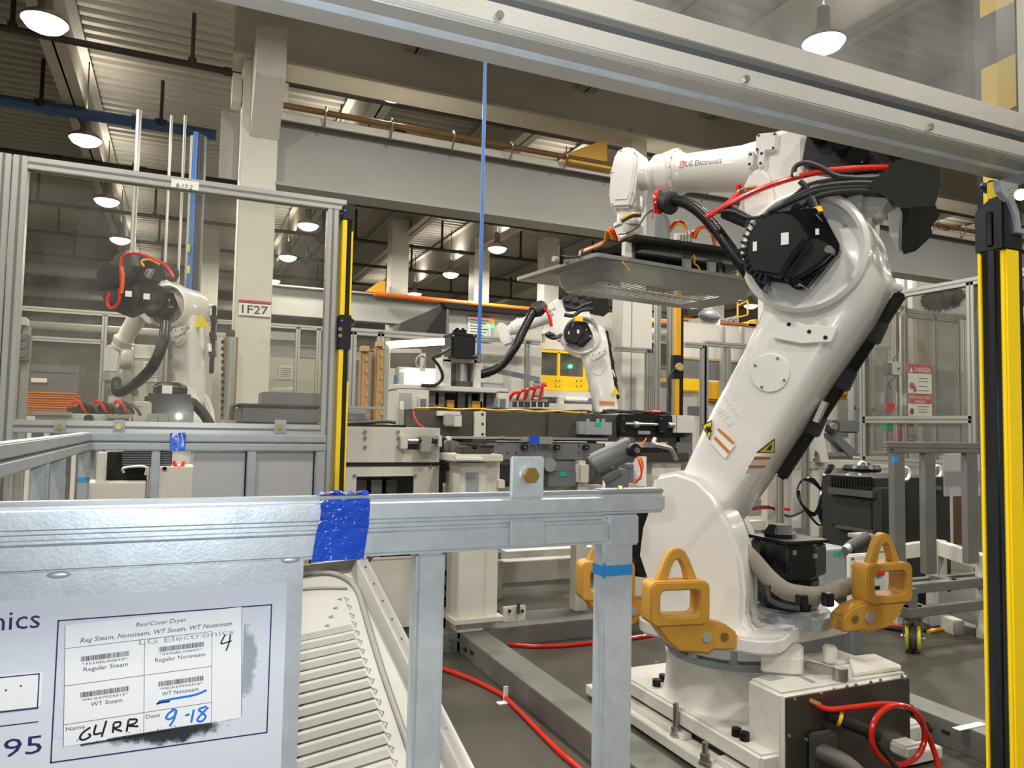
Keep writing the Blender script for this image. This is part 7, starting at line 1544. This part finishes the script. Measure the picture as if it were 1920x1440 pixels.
for k in range(3): ptube(bc, 'cable_loop', 'black_gloss', [(5.5, 1558 - 2 * k, 872), (5.4, 1548, 905), (5.35, 1536 - 2 * k, 955), (5.35, 1520, 966 - 3 * k), (5.35, 1500, 940), (5.35, 1495, 918), (5.35, 1505, 900), (5.4, 1525, 898 + 4 * k), (5.45, 1540, 920)], .010)
ptube(bc, 'cable_loop', 'black_gloss', [(5.35, 1498, 920), (5.3, 1503, 945), (5.3, 1525, 975), (5.3, 1540, 985), (5.3, 1560, 970)], .010); ptube(bc, 'cable_loop', 'black_gloss', [(5.4, 1540, 945), (5.3, 1555, 975), (5.25, 1575, 990)], .009)
# grey box unit by the base and pale frame
t = thing('junction_cabinet', 'low grey box with green tag and connectors behind the front robot base', 'junction box', dep(4.9, 1585, 1090)); GY = dep(4.7, 1570, 1080).y
pbox(t, 'box_body', 'box_grey', GY, 1545, 1030, 1602, 1120, .35, .006, fl=False); pbox(t, 'green_tag', 'green_tag', GY - .003, 1563, 1033, 1578, 1041, .003); pbox(t, 'pedestal', 'machine_grey', GY + .05, 1550, 1120, 1598, 1160, .25)
MB().cyl(oY(GY - .02, 1592, 1026), oY(GY - .02, 1625, 1006), .035, n=14).build('connector', 'cable_grey', t); MB().cyl(oY(GY - .02, 1586, 1032), oY(GY - .02, 1593, 1025), .03, n=14).build('connector_end', 'alu', t); pbox(t, 'connector_block', 'beam_dark', GY - .02, 1600, 1025, 1628, 1042, .1, .01); pbox(t, 'connector_block', 'worn_paper', GY - .01, 1612, 1002, 1640, 1010, .1, .006)
t = thing('white_unit', 'white perforated unit with a red switch seen through the right yellow lug', 'machine unit', dep(4.4, 1620, 1080)); UY = dep(4.3, 1620, 1080).y
pbox(t, 'unit_body', 'machine_white', UY, 1596, 1038, 1668, 1130, .04, .01, fl=False); pbox(t, 'red_switch', 'label_red', UY - .02, 1646, 1071, 1660, 1080, .03, .004); pbox(t, 'black_slot', 'black', UY - .004, 1632, 1099, 1650, 1106, .01); pbox(t, 'unit_base', 'machine_grey', UY + .005, 1602, 1130, 1616, 1230, .03)
for k in range(4): pcyl(t, 'screw', 'cable_grey', UY - .006, 1600, 1048 + 14 * k, .008, .008, 8)
pbox(t, 'white_cap', 'machine_white', UY + .0, 1640, 1018, 1668, 1040, .05, .02)
# parked cart at right with big caster
PC = V((4.30, 3.36, 0)); r_cart = thing('steel_cart', 'grey steel cart with yellow wheeled caster parked at right before the black cabinet', 'cart', PC)
RCY = dep(4.9, 1690, 900).y; rcx0 = oY(RCY, 1678, 950).x; zR0, zR1 = oY(RCY, 1750, 829).z, oY(RCY, 1750, 850).z
rtube(r_cart, 'top_rail', (rcx0 - .06, RCY, oY(RCY, 1750, 841).z), (rcx0 + 1.6, RCY + .05, zR0), .004, 'galv_floor'); rtube(r_cart, 'lower_rail', (rcx0, RCY, zR1), (rcx0 + 1.6, RCY + .05, oY(RCY, 1750, 842).z), .004, 'galv_floor')
for px in (1678, 1736, 1815): 
    xx = oY(RCY, px, 950).x; rtube(r_cart, 'leg', (xx, RCY + .0, oY(RCY, px, 1092 - (px - 1678) * .25).z), (xx + oY(RCY, px + 20, 950).x - xx, RCY + .05, zR1), .004, 'galv_floor')
q = oY(RCY - .0, 1684, 862); MB().box((rcx0 - .001, RCY - .002, q.z - .02), (rcx0 + .03, RCY + .02, q.z + .02)).build('blue_mark', 'tape_light', r_cart)
pbox(r_cart, 'side_sheet', 'grey_translucent', RCY + .3, 1770, 852, 1838, 930, .005)
zb1, zb2 = .36, .42
xc0 = oY(PC.y, 1705, 1130).x
for (a, c) in (((rcx0 - .02, RCY - .02, zb1), (rcx0 + 1.6, RCY + .05, zb2)), ((xc0, PC.y, zb1 - .12), (xc0 + 1.6, PC.y + .06, zb2 - .12)), ((xc0 + .02, PC.y + .02, zb1 - .1), (xc0 + .08, RCY, zb2 - .1)), ((rcx0 + .3, PC.y + .3, zb1 - .02), (rcx0 + 1.7, PC.y + .36, zb2 - .02)), ((rcx0 + .55, PC.y + .3, zb1), (rcx0 + .62, RCY, zb2))): MB().box(a, c).build('base_rail', 'galv_floor', r_cart, bevel=.004)
MB().box((xc0 + .02, PC.y + .01, zb2 - .12), (xc0 + .09, PC.y + .07, .42)).build('riser_post', 'galv_floor', r_cart)
cq = oZ(.0, 1725, 1226); T = M.Translation((cq.x, cq.y + .05, 0)) @ M.Rotation(math.radians(-52), 4, 'Z')
MB(T).box((-.07, -.06, .225), (.07, .06, .24)).build('caster_plate', 'galv_floor', r_cart); MB(T).cyl((0, 0, .195), (0, 0, .225), .05, n=16).build('caster_swivel', 'galv_floor', r_cart)
for s_ in (-.058, .052): MB(T).prism([(s_, -.035, .2), (s_, .035, .2), (s_, .028, .07), (s_, -.028, .07)], (.006, 0, 0)).build('caster_fork', 'galv_floor', r_cart)
MB(T).cyl((-.022, 0, .09), (.022, 0, .09), .09, n=28).build('caster_wheel', 'beam_dark', r_cart, bevel=.012); MB(T).cyl((-.07, 0, .09), (.07, 0, .09), .01, n=8).build('axle', 'steel', r_cart)
for s_ in (-.034, .034): MB(T).lathe([(.03, -.010), (.082, -.010), (.086, -.004), (.086, .004), (.082, .010), (.03, .010)], (s_, 0, .09), (1, 0, 0), 28).build('wheel_rim', 'wheel_yellow', r_cart)
MB(T).box((-.05, -.05, .24), (.05, .05, .30)).build('riser_post', 'galv_floor', r_cart)
t = thing('floor_trunking', 'pale cable trunking along the floor at far right behind the caster', 'trunking', oZ(0, 1780, 1180)); p0, p1 = oZ(0, 1742, 1160), oZ(0, 1850, 1205)
MB().bar(V((p0.x, p0.y + .2, .05)), V((p1.x, p1.y + .2, .05)), .08, .1).build('trunk_body', 'machine_white', t); MB().bar(V((p0.x + .05, p0.y + .05, .025)), V((p1.x + .1, p1.y + .05, .025)), .08, .05).build('trunk_lid', 'galv_floor', t)
t = thing('pale_floor_frame', 'white low frame on the floor behind the right cart', 'floor frame', dep(5.4, 1780, 1040)); a = dep(5.6, 1680, 1035); c = dep(5.6, 1755, 1025); e = dep(5.2, 1850, 1055)
MB().bar(a, c, .08, .1).build('rail', 'machine_white', t); MB().bar(c, e, .08, .1).build('rail', 'machine_white', t)
for q in (a, c, e): MB().box((q.x - .05, q.y - .05, 0), (q.x + .05, q.y + .05, q.z + .05)).build('foot', 'machine_white', t)
t = thing('dark_red_cabinet', 'dark brown red cabinet at far right behind the cart', 'cabinet', dep(8, 1810, 950)); pbox(t, 'body', 'cardboard_brown', 6.6, 1790, 930, 1812, 1030, .4); pbox(t, 'body_side', 'machine_white', 6.62, 1770, 925, 1792, 1050, .3); pbox(t, 'door', 'machine_white', 6.6, 1812, 852, 1850, 1050, .3)
# ---- fence with light curtain right of the middle robot, and things above it
CY2 = 6.9
c42 = frame_fence('guard_fence', 'aluminium guard fence with frosted pane just left of the front robot arm', 8.45, [(1232, 560), (1256, 560), (1318, 648), (1322, 648), (1364, 650)], [((1282, 650), (1320, 645)), ((1320, 645), (1440, 652))], ((1236, 560), (1258, 780)))
lc3 = thing('light_curtain', 'far black and yellow light curtain standing between the middle and front robots', 'light curtain', oY(7.6, 1273, 700)); LY = 7.55
pbox(lc3, 'lens_body', 'black', LY, 1272, 540, 1281, 1060, .06, .004); pbox(lc3, 'yellow_edge', 'safety_yellow', LY - .01, 1268, 545, 1277, 666, .05); pbox(lc3, 'yellow_edge', 'safety_yellow', LY - .01, 1266, 710, 1273, 1050, .05); pbox(lc3, 'joint_cover', 'black', LY - .015, 1265, 666, 1282, 710, .09, .006); pcyl(lc3, 'knob', 'carton', LY - .06, 1276, 688, .05, .05, 8); ptube(lc3, 'side_lead', 'rubber', [(LY, 1266, 692), (LY, 1256, 706), (LY, 1256, 740), (LY, 1255, 775), (LY, 1257, 1000)], .02)
wp = thing('white_post_cover', 'wide white panel column left of the far light curtain', 'panel', oY(9.6, 1193, 700)); pbox(wp, 'cover_sheet', 'machine_white', 9.6, 1165, 545, 1222, 990, .3, .01); pbox(wp, 'seam', 'box_grey', 9.595, 1183, 545, 1185, 800, .01)
frame_fence('guard_fence', 'aluminium frame beside the white panel column', 9.3, [(1214, 655), (1222, 655)], [((1150, 655), (1224, 657))], None)
t = thing('hall_sign', 'white hanging sign ending in C42 far behind the front robot arm', 'sign', oY(19, 1360, 602)); n_ = MB().prism([oY(19, *p) for p in ((1335, 602), (1385, 591), (1385, 609), (1335, 611))], (0, .06, 0)).build('sign_board', 'label_white', t)
a, c = oY(18.95, 1342, 609), oY(18.95, 1383, 606); b = MB(); text(b, '1F21-C42', a, c - a, (0, 0, oY(18.95, 1342, 600).z - a.z)); b.build('lettering', 'ink', n_); MB().box((oY(19, 1360, 600).x - .02, 19.06, 0), (oY(19, 1360, 600).x + .02, 19.1, oY(19, 1360, 600).z)).build('sign_post', 'alu', t)
t = thing('lamp_guard', 'yellow rectangular frame hanging by a far lamp behind the front robot arm', 'frame', oY(17, 1392, 580))
for a, c in (((1383, 573), (1402, 563)), ((1402, 563), (1402, 590)), ((1402, 590), (1383, 595)), ((1383, 595), (1383, 573))): MB().bar(oY(17, *a), oY(17, *c), .035, .035).build('bar', 'safety_yellow', t)
MB().bar(oY(17, 1383, 573), oY(17, 1383, 573) + V((0, 0, 5.0)), .03, .03).build('hanger', 'safety_yellow', t)
t = thing('yellow_panel_rack', 'yellow panels and grey windows of a machine behind the far fence at right', 'machine', oY(11.5, 1340, 720)); RY2 = 12
pbox(t, 'window', 'machine_grey', RY2, 1280, 675, 1380, 712, .1); pbox(t, 'window_top', 'carton', RY2 - .01, 1280, 674, 1440, 678, .1); pbox(t, 'yellow_panel', 'yellow', RY2 - .05, 1243, 708, 1258, 716, .1); pbox(t, 'yellow_panel', 'yellow', RY2 - .05, 1280, 710, 1314, 732, .1); pbox(t, 'yellow_panel', 'safety_yellow', RY2 - .05, 1326, 716, 1360, 752, .15, .04); pbox(t, 'white_wall', 'machine_white', RY2 + .2, 1280, 612, 1470, 675, .1); pbox(t, 'yellow_post', 'yellow', RY2 - .06, 1354, 680, 1359, 716, .1); pbox(t, 'base_wall', 'machine_white', RY2 + .1, 1240, 732, 1480, 930, .2); pbox(t, 'dark_slot', 'machine_grey', RY2 + .08, 1290, 762, 1320, 778, .03)
for px in (1358, 1394): pbox(t, 'alu_upright', 'alu', RY2 - .3, px - 4, 612, px + 2, 900, .08)
t = thing('yellow_hoist', 'yellow hoist box on the orange rail far behind the front robot arm', 'hoist', oY(18, 1415, 605)); pbox(t, 'hoist_body', 'yellow', 18, 1404, 603, 1418, 612, .3); pbox(t, 'hoist_body', 'safety_yellow', 18.05, 1416, 599, 1432, 612, .3); pbox(t, 'hoist_rail', 'pipe_orange', 18, 1280, 602.5, 1440, 607, .06); pbox(t, 'hoist_rail', 'box_grey', 18.05, 1280, 607, 1440, 613, .06); pbox(t, 'support', 'alu', 18.1, 1352, 613, 1356, 870, .1)
t = thing('dark_machine_cover', 'dark grey draped machine top far behind the held panel', 'machine', oY(16.5, 1330, 590)); MB().ball(oY(16.5, 1330, 592), .3, sq=(1.2, .6, .6)).build('cover', 'machine_grey', t); pbox(t, 'machine_body', 'machine_white', 16.5, 1312, 597, 1350, 880, .5)
# far right yellow machine
t = thing('yellow_tank', 'yellow rounded machine part far behind the right fence posts', 'machine', oY(13.5, 1580, 735)); pbox(t, 'tank_body', 'safety_yellow', 13.5, 1545, 722, 1600, 748, .5, .1); pbox(t, 'tank_base', 'machine_white', 13.6, 1530, 748, 1625, 900, .5); pbox(t, 'back_panel', 'machine_white', 14.2, 1520, 620, 1640, 760, .1)
# pale walls of the neighbouring line behind the right fence
t = thing('white_partition', 'pale partition wall far behind the right guard fence', 'partition', oY(13, 1720, 700)); pbox(t, 'wall_sheet', 'machine_white', 13.2, 1640, 500, 1860, 780, .15); pbox(t, 'wall_sheet', 'box_grey', 12.9, 1600, 690, 1860, 940, .15); pbox(t, 'pipe_post', 'machine_white', 11.5, 1690, 515, 1697, 800, .12); pbox(t, 'pipe_post', 'machine_white', 11.5, 1712, 522, 1720, 800, .12)
